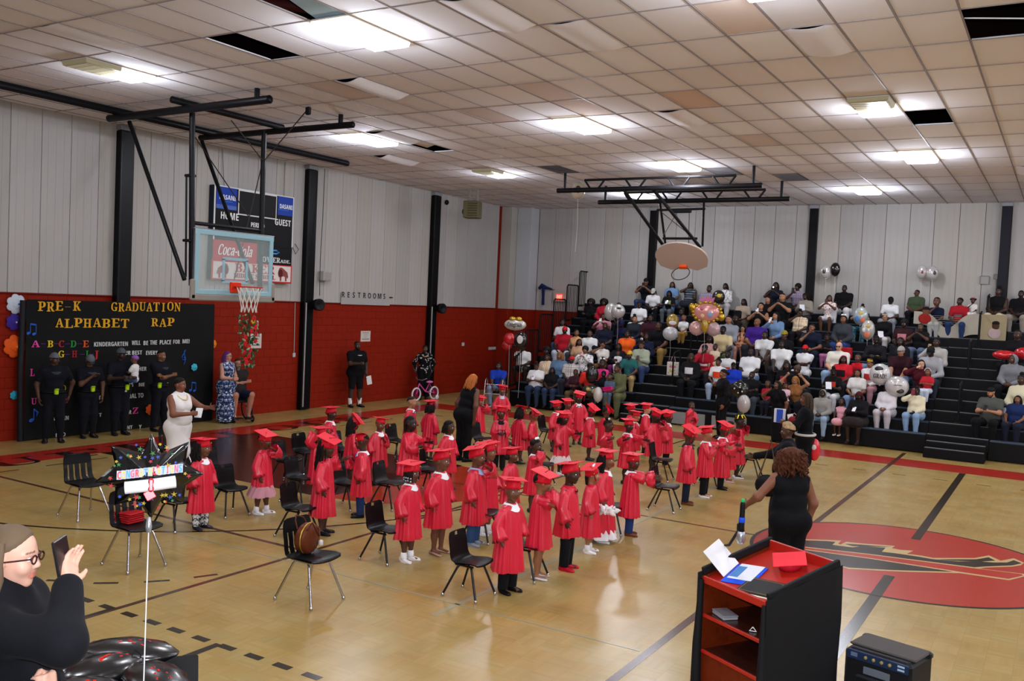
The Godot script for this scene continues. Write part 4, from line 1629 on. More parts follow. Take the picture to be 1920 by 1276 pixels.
func grad_cap(root: Node3D, t: Transform3D, pitch: float, roll: float, spin: float, tassel: int) -> void:
	var red := mat("d2182c", 0.42, 0.0, {"rim": 0.3})
	var b := Basis(Vector3.RIGHT, pitch) * Basis(Vector3.BACK, roll)
	var band := mb()
	var rings := []
	for q in [[0.1, 1.09, 1.1], [0.22, 1.09, 1.1], [0.4, 1.0, 1.0], [0.5, 0.85, 0.85], [0.53, 0.55, 0.5]]:
		var ring := PackedVector3Array()
		for k in 20:
			var a := TAU * k / 20
			ring.append(v3(sin(a) * 0.335 * q[1], q[0] - 0.05 + 0.06 * cos(a), cos(a) * 0.4 * q[2] - 0.05))
		rings.append(ring)
	band.loft(rings, true, true)
	var cp := part("cap", band, red, root, t.origin, t.basis * b)
	var bd := Basis(Vector3.UP, spin + PI / 4)
	part("board", mb().box(v3(0, 0.53, -0.05), v3(1.14, 0.03, 1.14), 0.012, bd), mat("dc2030", 0.5, 0.0, {"rim": 0.3}), cp)
	var ts := mb()
	var side := v3(0.5, 0, 0.18) if tassel > 0 else v3(-0.5, 0, 0.18)
	ts.ell(v3(0, 0.56, -0.05), v3(0.035, 0.02, 0.035), 8, 5)
	ts.tube([v3(0, 0.565, -0.05), side * 0.9 + v3(0, 0.562, 0), side * 1.02 + v3(0, 0.53, 0), side * 1.02 + v3(0, 0.28, 0.01)], 0.012, 5)
	ts.tube([side * 1.02 + v3(0, 0.2, 0.01), side * 1.02 + v3(0, 0.1, 0.01), side * 1.04 + v3(0, -0.22, 0.01)], [0.028, 0.04, 0.055], 7)
	part("tassel", ts, mat("8c1424", 0.7), cp)
	part("bead", mb().lathe([Vector2(0.02, -0.04), Vector2(0.042, -0.03), Vector2(0.042, 0.03), Vector2(0.02, 0.04)], 8), mat("d8a840", 0.3, 0.8), cp, side * 1.02 + v3(0, 0.25, 0.01))

# one child in a red gown. o: legs (colour or "bare"), shoe, sock, hair, hc, cap [pitch, roll, spin, tassel side] or [], collar, hem
func graduate(x: float, z: float, h: float, yaw: float, left: String, right: String, sk: String, o: Dictionary, label: String) -> Node3D:
	var s := {"h": h, "kid": true, "gown": true, "left": left, "right": right, "look": deg_to_rad(o.get("look", 0.0)), "nod": o.get("nod", 0.0), "lean": o.get("lean", 0.0), "wide": o.get("wide", 1.0), "step": o.get("step", 0.0)}
	var J := skeleton(s)
	var root := thing("person", label, "child", v3(x, o.get("y", 0.0), z), deg_to_rad(yaw), "children in red graduation gowns")
	part("body", body_mesh(s, J, 0.014, "child"), skin(sk), root)
	var seed := sn(x * 7.0 + z) * 30.0
	var hem: float = o.get("hem", 0.26)
	part("gown", gown_mesh(s, J, hem, seed), mat("d01c36", 0.34, 0.0, {"rim": 0.35, "spec": 0.5}), root)
	var ht: Transform3D = J.head
	dress_head(root, ht, {"hair": o.get("hair", "short"), "hc": o.get("hc", "15110f"), "extra": o.get("extra", [])})
	var cp: Array = o.get("cap", [0.0, 0.0, 0.0, 1])
	if cp:
		grad_cap(root, ht, cp[0], cp[1], cp[2], cp[3])
	if o.get("collar", "f0f0f2") != "":
		var cm := mb()
		var rr := []
		for q in [[0.0, 0.05, 0.0], [0.035, 0.046, 0.0], [0.03, 0.056, 0.01], [-0.012, 0.085, 0.012]]:
			var ring := PackedVector3Array()
			for k in 18:
				var a := TAU * k / 18
				var v := maxf(0.0, cos(a))
				ring.append(v3(sin(a) * q[1], q[0] - 0.03 * pow(v, 3.0) * (1.0 if q[0] < 0.03 else 0.4), cos(a) * q[1] * 0.95 + q[2] * v) * h)
			rr.append(ring)
		cm.loft(rr, true, false)
		part("collar", cm, mat(o.get("collar", "f0f0f2"), 0.7), root, J.neck + v3(0, -0.002 * h, 0))
	if o.get("tie", "") != "":
		var bt := mb()
		for q in [-1, 1]:
			bt.prism(PackedVector2Array([Vector2(0, -0.006), Vector2(q * 0.04, -0.022), Vector2(q * 0.04, 0.022), Vector2(0, 0.006)]), Transform3D(), 0.012)
		bt.box(v3(0, 0, 0.008), v3(0.016, 0.018, 0.016), 0.004)
		part("bow_tie", bt, mat(o.tie, 0.5), root, J.neck + v3(0, -0.03 * h, 0.075 * h))
	var legs: String = o.get("legs", "bare")
	if legs != "bare":
		var pm := mb()
		for n in ["l", "r"]:
			var a: Vector3 = J["an" + n]
			var kn: Vector3 = J["kn" + n]
			pm.tube([kn + v3(0, 0.05 * h, 0), kn, kn.lerp(a, 0.5), a + v3(0, -0.005 * h, 0)], [0.056 * h, 0.052 * h, 0.05 * h, 0.046 * h], 12)
		part("trousers", pm, cloth(legs, o.get("legtex", "")), root)
	if o.get("skirt", "") != "":
		var rg := []
		for q in 5:
			rg.append(fold_ring((hem + 0.06 - q * 0.032) * h, (0.15 + 0.012 * q) * h, (0.12 + 0.012 * q) * h, 0.0, 0.06 + 0.02 * q, seed + q * 0.3))
		part("tulle_skirt", mb().loft(rg, true, false), mat(o.skirt, 0.9, 0.0, {"rim": 0.5}), root)
	for n in ["l", "r"]:
		var a: Vector3 = J["an" + n]
		var turn := Basis(Vector3.UP, 0.2 if n == "l" else -0.2)
		if o.get("sock", "") != "":
			part("sock", mb().tube([a + v3(0, 0.055 * h, 0), a + v3(0, 0.02 * h, 0), a + v3(0, -0.015 * h, 0.004)], [0.03 * h, 0.036 * h, 0.034 * h], 10), mat(o.sock, 0.9), root)
		part("shoe", shoe_mesh(0.158 * h, o.get("style", "shoe")).mesh(), mat(o.get("shoe", "e8e6e6"), 0.4), root, v3(a.x, 0, a.z), turn)
	return root

func school_chair(big: bool) -> Node3D:
	var t := thing("school_chair", "", "chair")
	var plastic := mat("141415", 0.38)
	var q := 1.0 if big else 0.82
	var seat_y := 0.445 if big else 0.365
	# a one-piece shell: seat pan that rolls into the back
	var hw := 0.215 * q
	var prof := [[0.215, -0.012], [0.2, 0.004], [0.12, 0.008], [0.0, -0.004], [-0.12, 0.0], [-0.175, 0.02], [-0.2, 0.07], [-0.212, 0.14], [-0.228, 0.22], [-0.24, 0.30], [-0.246, 0.345], [-0.246, 0.36]]
	var shape := func(rows: Array, u0: float, u1: float, cols: int) -> MB:
		var rg := []
		for pass_ in 2:
			var list := range(rows.size())
			if pass_ == 1:
				list.reverse()
			for k in list:
				var r: int = rows[k]
				var ring := PackedVector3Array()
				var ww: float = hw * [0.88, 0.97, 1.0, 1.0, 0.98, 0.94, 0.9, 0.88, 0.88, 0.86, 0.78, 0.6][r]
				for c in cols + 1:
					var u := lerpf(u0, u1, float(c) / cols)
					var cup := 0.022 * u * u
					var nrm := v3(0, 1, 0) if r < 4 else v3(0, 0.2, 1)
					ring.append(v3(u * ww, seat_y + prof[r][1] * q, prof[r][0] * q) + nrm * (cup * q - (0.011 if pass_ == 1 else 0.0)))
				rg.append(ring)
		rg.append(rg[0])
		return mb().loft(rg, false, false)
	if big:
		part("seat", shape.call([0, 1, 2, 3, 4, 5], -1.0, 1.0, 10), plastic, t)
		part("backrest", shape.call([8, 9, 10, 11], -1.0, 1.0, 10), plastic, t)
		for c in 5:
			part("slat", shape.call([5, 6, 7, 8], -1.0 + c * 0.43, -1.0 + c * 0.43 + 0.28, 3), plastic, t)
	else:
		part("seat", shape.call([0, 1, 2, 3, 4, 5, 6, 7, 8, 9], -1.0, 1.0, 10), plastic, t)
		for c in 2:
			part("backrest", shape.call([9, 10], -1.0 + c * 1.2, -0.2 + c * 1.2, 4), plastic, t)
		part("backrest", shape.call([10, 11], -1.0, 1.0, 8), plastic, t)
	var leg_m := mat("b8b8bc", 0.16, 1.0) if big else mat("1b1b1d", 0.3, 0.4)
	var tr := 0.0125
	for sx in [-1, 1]:
		for sz in [-1, 1]:
			var top := v3(sx * 0.13 * q, seat_y - 0.035, sz * 0.09 * q)
			var foot := v3(sx * 0.225 * q, 0.02, sz * (0.24 if sz > 0 else 0.26) * q)
			part("leg", mb().tube([top, top.lerp(foot, 0.12) + v3(0, 0.015, 0), foot], tr, 8), leg_m, t)
			part("foot_glide", mb().lathe([Vector2(0.012, -0.02), Vector2(0.018, -0.016), Vector2(0.018, 0.0), Vector2(0.013, 0.016)], 10), mat("c8c8cc", 0.2, 1.0), t, foot)
	for sx in [-1, 1]:
		part("frame_rail", mb().tube([v3(sx * 0.13 * q, seat_y - 0.03, 0.12 * q), v3(sx * 0.13 * q, seat_y - 0.028, -0.14 * q), v3(sx * 0.13 * q, seat_y + 0.06, -0.225 * q)], tr, 8), leg_m, t)
	return t

func place_chair(proto: Node3D, x: float, z: float, yaw: float, label: String, group: String) -> void:
	var c: Node3D = proto
	if proto.has_meta("label") and proto.get_meta("label") != "":
		c = proto.duplicate()
		c.name = numbered("school_chair")
		add_child(c)
	c.position = v3(x, 0, z)
	c.rotation.y = deg_to_rad(yaw)
	tag(c, label, "chair", group)

func build_class() -> void:
	var small := school_chair(false)
	var large := school_chair(true)
	place_chair(small, -5.16, -7.93, 90, "black child chair at the front, just left of the very front boy", "small chairs of the class")
	place_chair(small, -6.66, -8.37, 90, "black child chair by the beaded girl, left end of the front row", "small chairs of the class")
	place_chair(small, -9.63, -8.70, 80, "black child chair alone between the houndstooth girl and the pink tulle skirt", "small chairs of the class")
	place_chair(small, -10.87, -9.48, 80, "black child chair behind the houndstooth girl", "small chairs of the class")
	place_chair(small, -8.14, -8.48, 95, "black child chair with a red scrap on its back, below the stacked pair", "small chairs of the class")
	place_chair(small, -9.48, -9.88, 95, "black child chair behind the girl with braids, upper of the near pair", "small chairs of the class")
	place_chair(small, -10.63, -10.77, 95, "leftmost black child chair on the dark painted lane", "small chairs of the class")
	place_chair(small, -11.00, -11.56, 85, "black child chair on the dark lane right of another chair", "small chairs of the class")
	place_chair(small, -8.73, -10.07, 95, "black child chair between the braided girl and the blue-suited boy", "small chairs of the class")
	place_chair(small, -9.55, -7.74, 95, "black child chair under the star balloon", "small chairs of the class")
	place_chair(small, -10.66, -13.65, 85, "black child chair with a handle hole behind the taller girl", "small chairs of the class")
	place_chair(small, -8.31, -10.48, 95, "black child chair right of the blue-suited boy", "small chairs of the class")
	place_chair(small, -5.15, -11.41, 95, "black child chair with a white dot, holding the tulle", "small chairs of the class")
	place_chair(small, -5.10, -13.20, 95, "black child chair between the outstretched boy and the brown shoes", "small chairs of the class")
	place_chair(small, -4.92, -17.01, 95, "black child chair at the right end of the class", "small chairs of the class")
	place_chair(small, -9.38, -17.22, 90, "black child chair in the back group beside a red sleeve", "small chairs of the class")
	place_chair(small, -8.97, -14.95, 90, "black child chair near the clasped-hands boy", "small chairs of the class")
	place_chair(small, -5.03, -8.86, 95, "black child chair just behind the front boy", "small chairs of the class")
	place_chair(small, -7.45, -13.48, 95, "black child chair behind the bowed capless girl", "small chairs of the class")
	place_chair(small, -9.69, -15.12, 90, "black child chair by the teacher holding something yellow", "small chairs of the class")
	place_chair(small, -10.73, -12.17, 85, "black child chair behind the child with raised hands", "small chairs of the class")
	place_chair(small, -8.51, -11.74, 95, "black child chair behind the tassel-faced girl", "small chairs of the class")
	place_chair(small, -6.09, -15.47, 95, "black child chair left of the small boy", "small chairs of the class")
	place_chair(small, -5.24, -15.60, 95, "black child chair behind the white high-tops", "small chairs of the class")
	place_chair(small, -6.28, -9.87, 95, "black child chair behind the pale-blue-collared boy", "small chairs of the class")
	place_chair(large, -10.90, -7.39, 85, "large black chair with chrome legs, farthest left by the dashed line", "large chairs with chrome legs")
	place_chair(large, -8.58, -6.43, 85, "large black chair holding folded red cloth, behind the star balloon", "large chairs with chrome legs")
	place_chair(large, -6.33, -6.80, 88, "large black chair with a brown handbag on its seat", "large chairs with chrome legs")
	place_chair(large, -12.19, -9.86, 85, "large black chair beside the woman in white, mostly behind the star balloon", "large chairs with chrome legs")
	graduate(-4.93, -8.30, 1.18, 78, "down", "down", "6a4330", {"legs": "141417", "shoe": "0e0e10", "hair": "fade", "cap": [-0.02, -0.08, 0.5, -1], "collar": "f4f4f6", "hem": 0.2, "look": -18}, "boy at the very front in a long gown with white collar and black shoes")
	graduate(-4.92, -8.93, 1.17, 111, "down", "mouth", "8a5c40", {"legs": "bare", "shoe": "c8c4c4", "style": "sandal", "hair": "cropped", "cap": [0.25, 0.18, 0.2, 1], "collar": "", "hem": 0.3, "look": 15}, "girl in silver sandals with a hand raised beside her face, right of the front boy")
	graduate(-4.83, -9.44, 1.22, 101, "down", "down", "3c261c", {"legs": "121214", "shoe": "b8142a", "hair": "fade", "cap": [-0.15, 0.0, 0.7, 1], "collar": "c41a30", "tie": "0c0c0e", "hem": 0.33, "look": -10}, "boy in bright red loafers and black trousers with a black bow tie")
	graduate(-4.95, -10.28, 1.06, 104, "down", "down", "a06c4c", {"legs": "bare", "sock": "f2f2f2", "shoe": "f0eeee", "hair": "cornrows", "cap": [-0.25, 0.25, 0.4, -1], "collar": "", "hem": 0.2, "extra": [["bow", "f4f4f4", "hair_bow"]]}, "girl with a white hair bow and white shoes, behind the boy in red loafers")
	graduate(-5.05, -10.87, 1.17, 101, "down", "down", "7c5038", {"legs": "bare", "shoe": "f0eeee", "hair": "long", "cap": [0.0, 0, 0.5, 1], "collar": "f4f4f6", "hem": 0.12, "skirt": "e8e4e4"}, "girl with long black hair and a white fluffy skirt showing at the hem")
	graduate(-6.44, -8.52, 1.13, 91, "down", "down", "5a3a2a", {"legs": "bare", "sock": "f2f2f2", "shoe": "efeaea", "hair": "halo", "cap": [0.0, 0.06, 0.8, 1], "collar": "f0f0f4", "hem": 0.24, "extra": [["beads", "c8ccd6", "beads"]]}, "girl with white beads in her braids and ruffled white socks beside a chair")
	graduate(-6.36, -9.01, 1.23, 88, "down", "down", "6a4330", {"legs": "bare", "shoe": "b08a78", "style": "sandal", "hair": "cropped", "cap": [-0.12, 0, 0.75, 1], "collar": "f2f2f2", "hem": 0.27, "look": 10}, "girl in pinkish strappy sandals with a tassel hanging over her face")
	graduate(-6.25, -9.62, 1.21, 101, "mouth", "down", "6a4330", {"legs": "34507c", "shoe": "8c96a0", "hair": "fade", "cap": [-0.2, 0.1, 0.9, 1], "collar": "9cb4d8", "hem": 0.23}, "boy with a pale blue collar and jeans, hand at his mouth")
	graduate(-6.42, -10.16, 1.19, 86, "down", "down", "7a4e34", {"legs": "bare", "sock": "f2f2f2", "shoe": "f0f0f0", "hair": "waves", "cap": [-0.1, 0.1, 0.3, 1], "collar": "f2f2f2", "hem": 0.2, "look": 10}, "girl with big wavy black hair and fluffy white shoes")
	graduate(-6.53, -10.95, 1.02, 91, "down", "down", "5c3a28", {"hair": "lowpuffs", "cap": [-0.12, 0, 0.5, 1], "collar": "", "shoe": "2a2a2a", "look": 8}, "girl with two low hair puffs, just behind the boy at the very front")
	graduate(-6.58, -11.71, 1.06, 88, "down", "mouth", "4a2f22", {"hair": "puffs", "cap": [], "collar": "f2f2f2", "tie": "f2f2f4", "shoe": "2a2a2a", "extra": [["bow", "f6f6f6", "hair_bow"]], "look": 6}, "capless girl with a white bow on her hair and a white bow at her neck")
	graduate(-4.91, -11.42, 1.08, 116, "fwd", "fwd", "4a2f22", {"legs": "24386a", "shoe": "6a3420", "hair": "fade", "cap": [0.0, 0, 0.7, -1], "collar": "eef0f4", "hem": 0.24, "look": -25}, "boy in blue trousers and brown shoes stretching both arms out to the right")
	graduate(-8.24, -9.79, 1.14, -50, "down", "chest", "4a2f22", {"legs": "22345e", "shoe": "141416", "hair": "fade", "cap": [0.25, 0.1, 0.4, 1], "collar": "f0f0f4", "tie": "2c4a9c", "hem": 0.27, "look": -10}, "boy in a blue suit under his gown, turned left with a fist at his chest")
	graduate(-8.00, -8.77, 1.21, 116, "out", "down", "4a2f22", {"legs": "bare", "shoe": "0e0e10", "hair": "braids", "cap": [0.38, 0.1, 0.7, 1], "collar": "", "hem": 0.2}, "girl with long black braids and black patent shoes, cap pushed back")
	graduate(-9.36, -9.02, 1.10, 110, "mouth", "down", "5c3a28", {"legs": "bare", "sock": "f0f0f0", "shoe": "f4f4f6", "hair": "cropped", "cap": [0.3, 0.1, 0.5, -1], "collar": "", "hem": 0.3, "skirt": "c08a94", "step": 0.04}, "child in a pink tulle skirt and white sneakers with a hand at the mouth")
	graduate(-9.33, -7.95, 1.13, 91, "down", "down", "6a4330", {"legs": "ffffff", "legtex": "houndstooth", "shoe": "1c2030", "hair": "waves", "cap": [0.0, -0.05, 0.6, 1], "collar": "f2f2f4", "hem": 0.2, "look": 20}, "girl in black and white houndstooth trousers beside the star balloon")
	graduate(-10.75, -11.88, 1.10, 111, "down", "down", "3c261c", {"legs": "1c1c22", "hair": "fade", "cap": [-0.05, 0, 0.3, 1], "collar": "f0f0f2", "shoe": "141414"}, "boy at the left rear with a small white collar, behind the girl adjusting her cap")
	graduate(-9.30, -10.07, 1.08, 76, "cap", "cap", "8a5c40", {"hair": "long", "cap": [0.0, 0, 0.8, 1], "collar": "", "shoe": "2a2a2a"}, "girl holding her cap with both hands raised, a white band on her wrist")
	graduate(-9.78, -11.35, 1.08, 150, "down", "down", "4a2f22", {"hair": "long", "cap": [0.75, 0.35, 0.1, -1], "collar": "", "shoe": "2a2a2a"}, "girl seen from behind with long black hair, board tipped straight up")
	graduate(-9.52, -11.71, 1.06, 71, "chest", "down", "6a4330", {"hair": "fade", "cap": [-0.1, -0.15, 0.6, 1], "collar": "f0f0f2", "shoe": "2a2a2a", "nod": 0.1}, "boy with the tassel over his eyes and a hand on his chest")
	graduate(-8.69, -11.43, 1.20, 94, "show", "hold", "33211a", {"hair": "cornrows", "cap": [], "collar": "", "shoe": "2a2a2a", "wide": 1.1, "look": 8}, "taller capless girl with braided hair pulled back, forearms lifted")
	graduate(-10.84, -14.27, 1.12, 105, "down", "down", "b07a5a", {"hair": "short", "hc": "231a14", "cap": [], "collar": "f2f2f4", "tie": "1c2440", "shoe": "2a2a2a"}, "capless light-skinned boy with short hair, white collar and tie at the back row")
	graduate(-10.28, -14.15, 1.10, 170, "down", "down", "4a2f22", {"hair": "bob", "cap": [-0.05, 0, 0.4, 1], "collar": "", "shoe": "2a2a2a"}, "girl seen from behind with a dark bob, left of the teacher in black")
	graduate(-8.43, -12.12, 1.10, 86, "down", "down", "4a2f22", {"hair": "locs", "cap": [], "collar": "f4f4f6", "shoe": "2a2a2a", "look": 15}, "capless child with short locs, behind the boy with the pale blue collar")
	graduate(-8.73, -14.20, 1.14, 40, "clasp", "clasp", "4a2f22", {"legs": "141417", "hair": "fade", "cap": [0.0, 0, 0.4, 1], "collar": "1a1a1e", "tie": "141416", "shoe": "141414", "look": -20}, "boy with black bow tie and hands clasped, right of the teacher in black")
	graduate(-10.65, -16.42, 1.00, 76, "mouth", "down", "8a5c40", {"hair": "bob", "cap": [0.2, 0, 0.4, 1], "collar": "", "shoe": "e0e0e0"}, "small child half hidden behind the teacher with a hand at the mouth")
	graduate(-11.21, -18.24, 1.08, 40, "down", "down", "6a4330", {"hair": "fade", "cap": [0.1, -0.1, 0.4, 1], "collar": "b8c0d0", "shoe": "2a2a2a", "look": 15}, "smiling boy farthest back, in front of the walker")
	graduate(-8.80, -15.00, 1.06, 160, "down", "down", "4a2f22", {"hair": "bob", "cap": [0.3, -0.2, 0.3, -1], "collar": "", "shoe": "2a2a2a"}, "girl with shoulder-length curly hair seen from behind, two right of the clasped hands")
	graduate(-8.63, -15.21, 1.00, 110, "down", "down", "7a4e34", {"hair": "short", "cap": [0.5, 0, 0.3, -1], "collar": "", "shoe": "2a2a2a", "extra": [["band", "1c2a70", "headband"]]}, "child with a dark blue headband, between the curly-haired girl and the front rows")
	graduate(-8.98, -16.78, 1.02, 86, "down", "down", "4a2f22", {"hair": "fade", "cap": [0.05, 0.15, 0.3, 1], "collar": "f0e8e0", "shoe": "2a2a2a"}, "child in the back group, left of the tall bow-tied boy")
	graduate(-9.11, -18.06, 1.12, 40, "down", "down", "3c261c", {"hair": "fade", "cap": [0.1, -0.1, 0.4, 1], "collar": "f2f2f4", "tie": "101012", "shoe": "2a2a2a", "nod": 0.15}, "boy standing tallest in the back group with a black bow tie, looking down")
	graduate(-9.12, -17.54, 1.00, 76, "down", "down", "6a4330", {"hair": "fade", "cap": [0.15, 0.1, 0.4, 1], "collar": "", "shoe": "2a2a2a"}, "child mostly hidden behind the tall boy with the bow tie")
	graduate(-7.69, -14.65, 1.10, 91, "show", "down", "33211a", {"hair": "locs", "cap": [0.1, 0.05, 0.3, 1], "collar": "", "shoe": "e8e0e0", "skirt": "e0d4d4"}, "child with dark locs under the cap and a pale skirt showing below the gown")
	graduate(-7.98, -16.37, 1.06, 110, "down", "down", "3c261c", {"hair": "fade", "cap": [0.55, 0.25, 0.5, -1], "collar": "ecd8d4", "shoe": "2a2a2a"}, "boy in profile with a pale collar and his cap pushed far back")
	graduate(-7.85, -16.79, 1.02, 150, "down", "down", "5c3a28", {"hair": "short", "cap": [0.9, 0.1, 0.1, 1], "collar": "", "shoe": "2a2a2a"}, "child seen from behind with the board tipped up like a diamond")
	graduate(-6.76, -14.58, 1.08, 105, "down", "out", "4a2f22", {"hair": "bun", "cap": [], "collar": "", "shoe": "e0dcd8", "extra": [["bow", "f0e6c8", "hair_bow"]]}, "capless girl with a cream bow and gathered hair, arms apart")
	graduate(-6.44, -14.72, 1.10, 91, "far", "out", "33211a", {"hair": "fade", "cap": [0.0, 0, 0.6, 1], "collar": "f0f0f4", "shoe": "2a2a2a", "look": -40}, "boy facing the camera with both arms spread wide")
	graduate(-7.60, -17.46, 1.05, 96, "down", "down", "5c3a28", {"hair": "fade", "cap": [0.0, 0.1, 0.4, 1], "collar": "", "shoe": "2a2a2a", "extra": [["shades", "141416", "dark_glasses"]]}, "child in dark glasses at the rear of the right group")
	graduate(-7.20, -16.79, 1.00, 116, "down", "down", "a06c4c", {"hair": "short", "cap": [0.1, 0.0, 0.4, 1], "collar": "f0f0f2", "shoe": "2a2a2a"}, "light-skinned child just behind the boy with spread arms")
	graduate(-7.46, -17.95, 1.04, 111, "down", "down", "c08c6c", {"hair": "short", "hc": "3a2a1c", "cap": [0.0, 0.1, 0.5, 1], "collar": "f0f0f2", "legs": "1c1c20", "shoe": "141414"}, "light-skinned boy in profile with a white collar, right of the dark glasses")
	graduate(-6.52, -16.12, 1.14, 86, "mouth", "down", "33211a", {"legs": "bare", "shoe": "b8a490", "style": "sandal", "hair": "short", "cap": [0.35, 0.0, 0.8, 1], "collar": "", "hem": 0.27, "extra": []}, "girl with her orange-lit board tipped flat towards the camera and open sandals")
	graduate(-6.55, -16.86, 1.06, 101, "down", "down", "3c261c", {"legs": "141417", "shoe": "b08a50", "hair": "fade", "cap": [0.05, 0.15, 0.4, 1], "collar": "eeeef2", "hem": 0.26}, "boy in tan boots and black trousers with a white collar")
	graduate(-7.18, -19.92, 0.98, 40, "clasp", "mouth", "4a2f22", {"hair": "fade", "cap": [], "collar": "", "shoe": "2a2a2a", "hem": 0.2}, "capless small boy by the grey bleacher panel with both hands at his mouth")
	graduate(-5.02, -13.86, 1.19, 110, "down", "down", "4a2f22", {"legs": "1a2030", "shoe": "6a3a1e", "hair": "fade", "cap": [0.35, 0.25, 0.35, -1], "collar": "1c1e26", "hem": 0.3}, "boy in brown shoes with a dark collar, left of the white high-top sneakers")
	graduate(-4.99, -14.63, 1.14, 96, "fwd", "chest", "a06c4c", {"legs": "121214", "shoe": "ecebee", "style": "sneaker", "hair": "short", "cap": [-0.15, 0.05, 0.75, 1], "collar": "f2f2f4", "hem": 0.3}, "boy in white high-top sneakers with one fist pushed forward")
	graduate(-4.98, -15.47, 1.12, 105, "show", "hold", "4a2f22", {"legs": "121214", "shoe": "101012", "hair": "cropped", "cap": [0.3, 0.15, 0.3, -1], "collar": "f2f2f4", "hem": 0.2}, "boy in black dress shoes with palms turned out, long gown")
	graduate(-5.11, -16.24, 1.08, 111, "mouth", "down", "7a4e34", {"legs": "bare", "shoe": "e0b8bc", "style": "sneaker", "hair": "pony", "cap": [], "collar": "", "hem": 0.22}, "girl in pink and white sneakers half hidden by the boy in black dress shoes")
	graduate(-5.10, -16.74, 1.13, 116, "mouth", "down", "33211a", {"legs": "bare", "shoe": "e8e8ea", "style": "sneaker", "hair": "bun", "cap": [], "collar": "", "hem": 0.24, "extra": [["ribbons", "e0c428", "hair_ribbons"]]}, "girl at the right end with yellow and green ribbons in her hair")

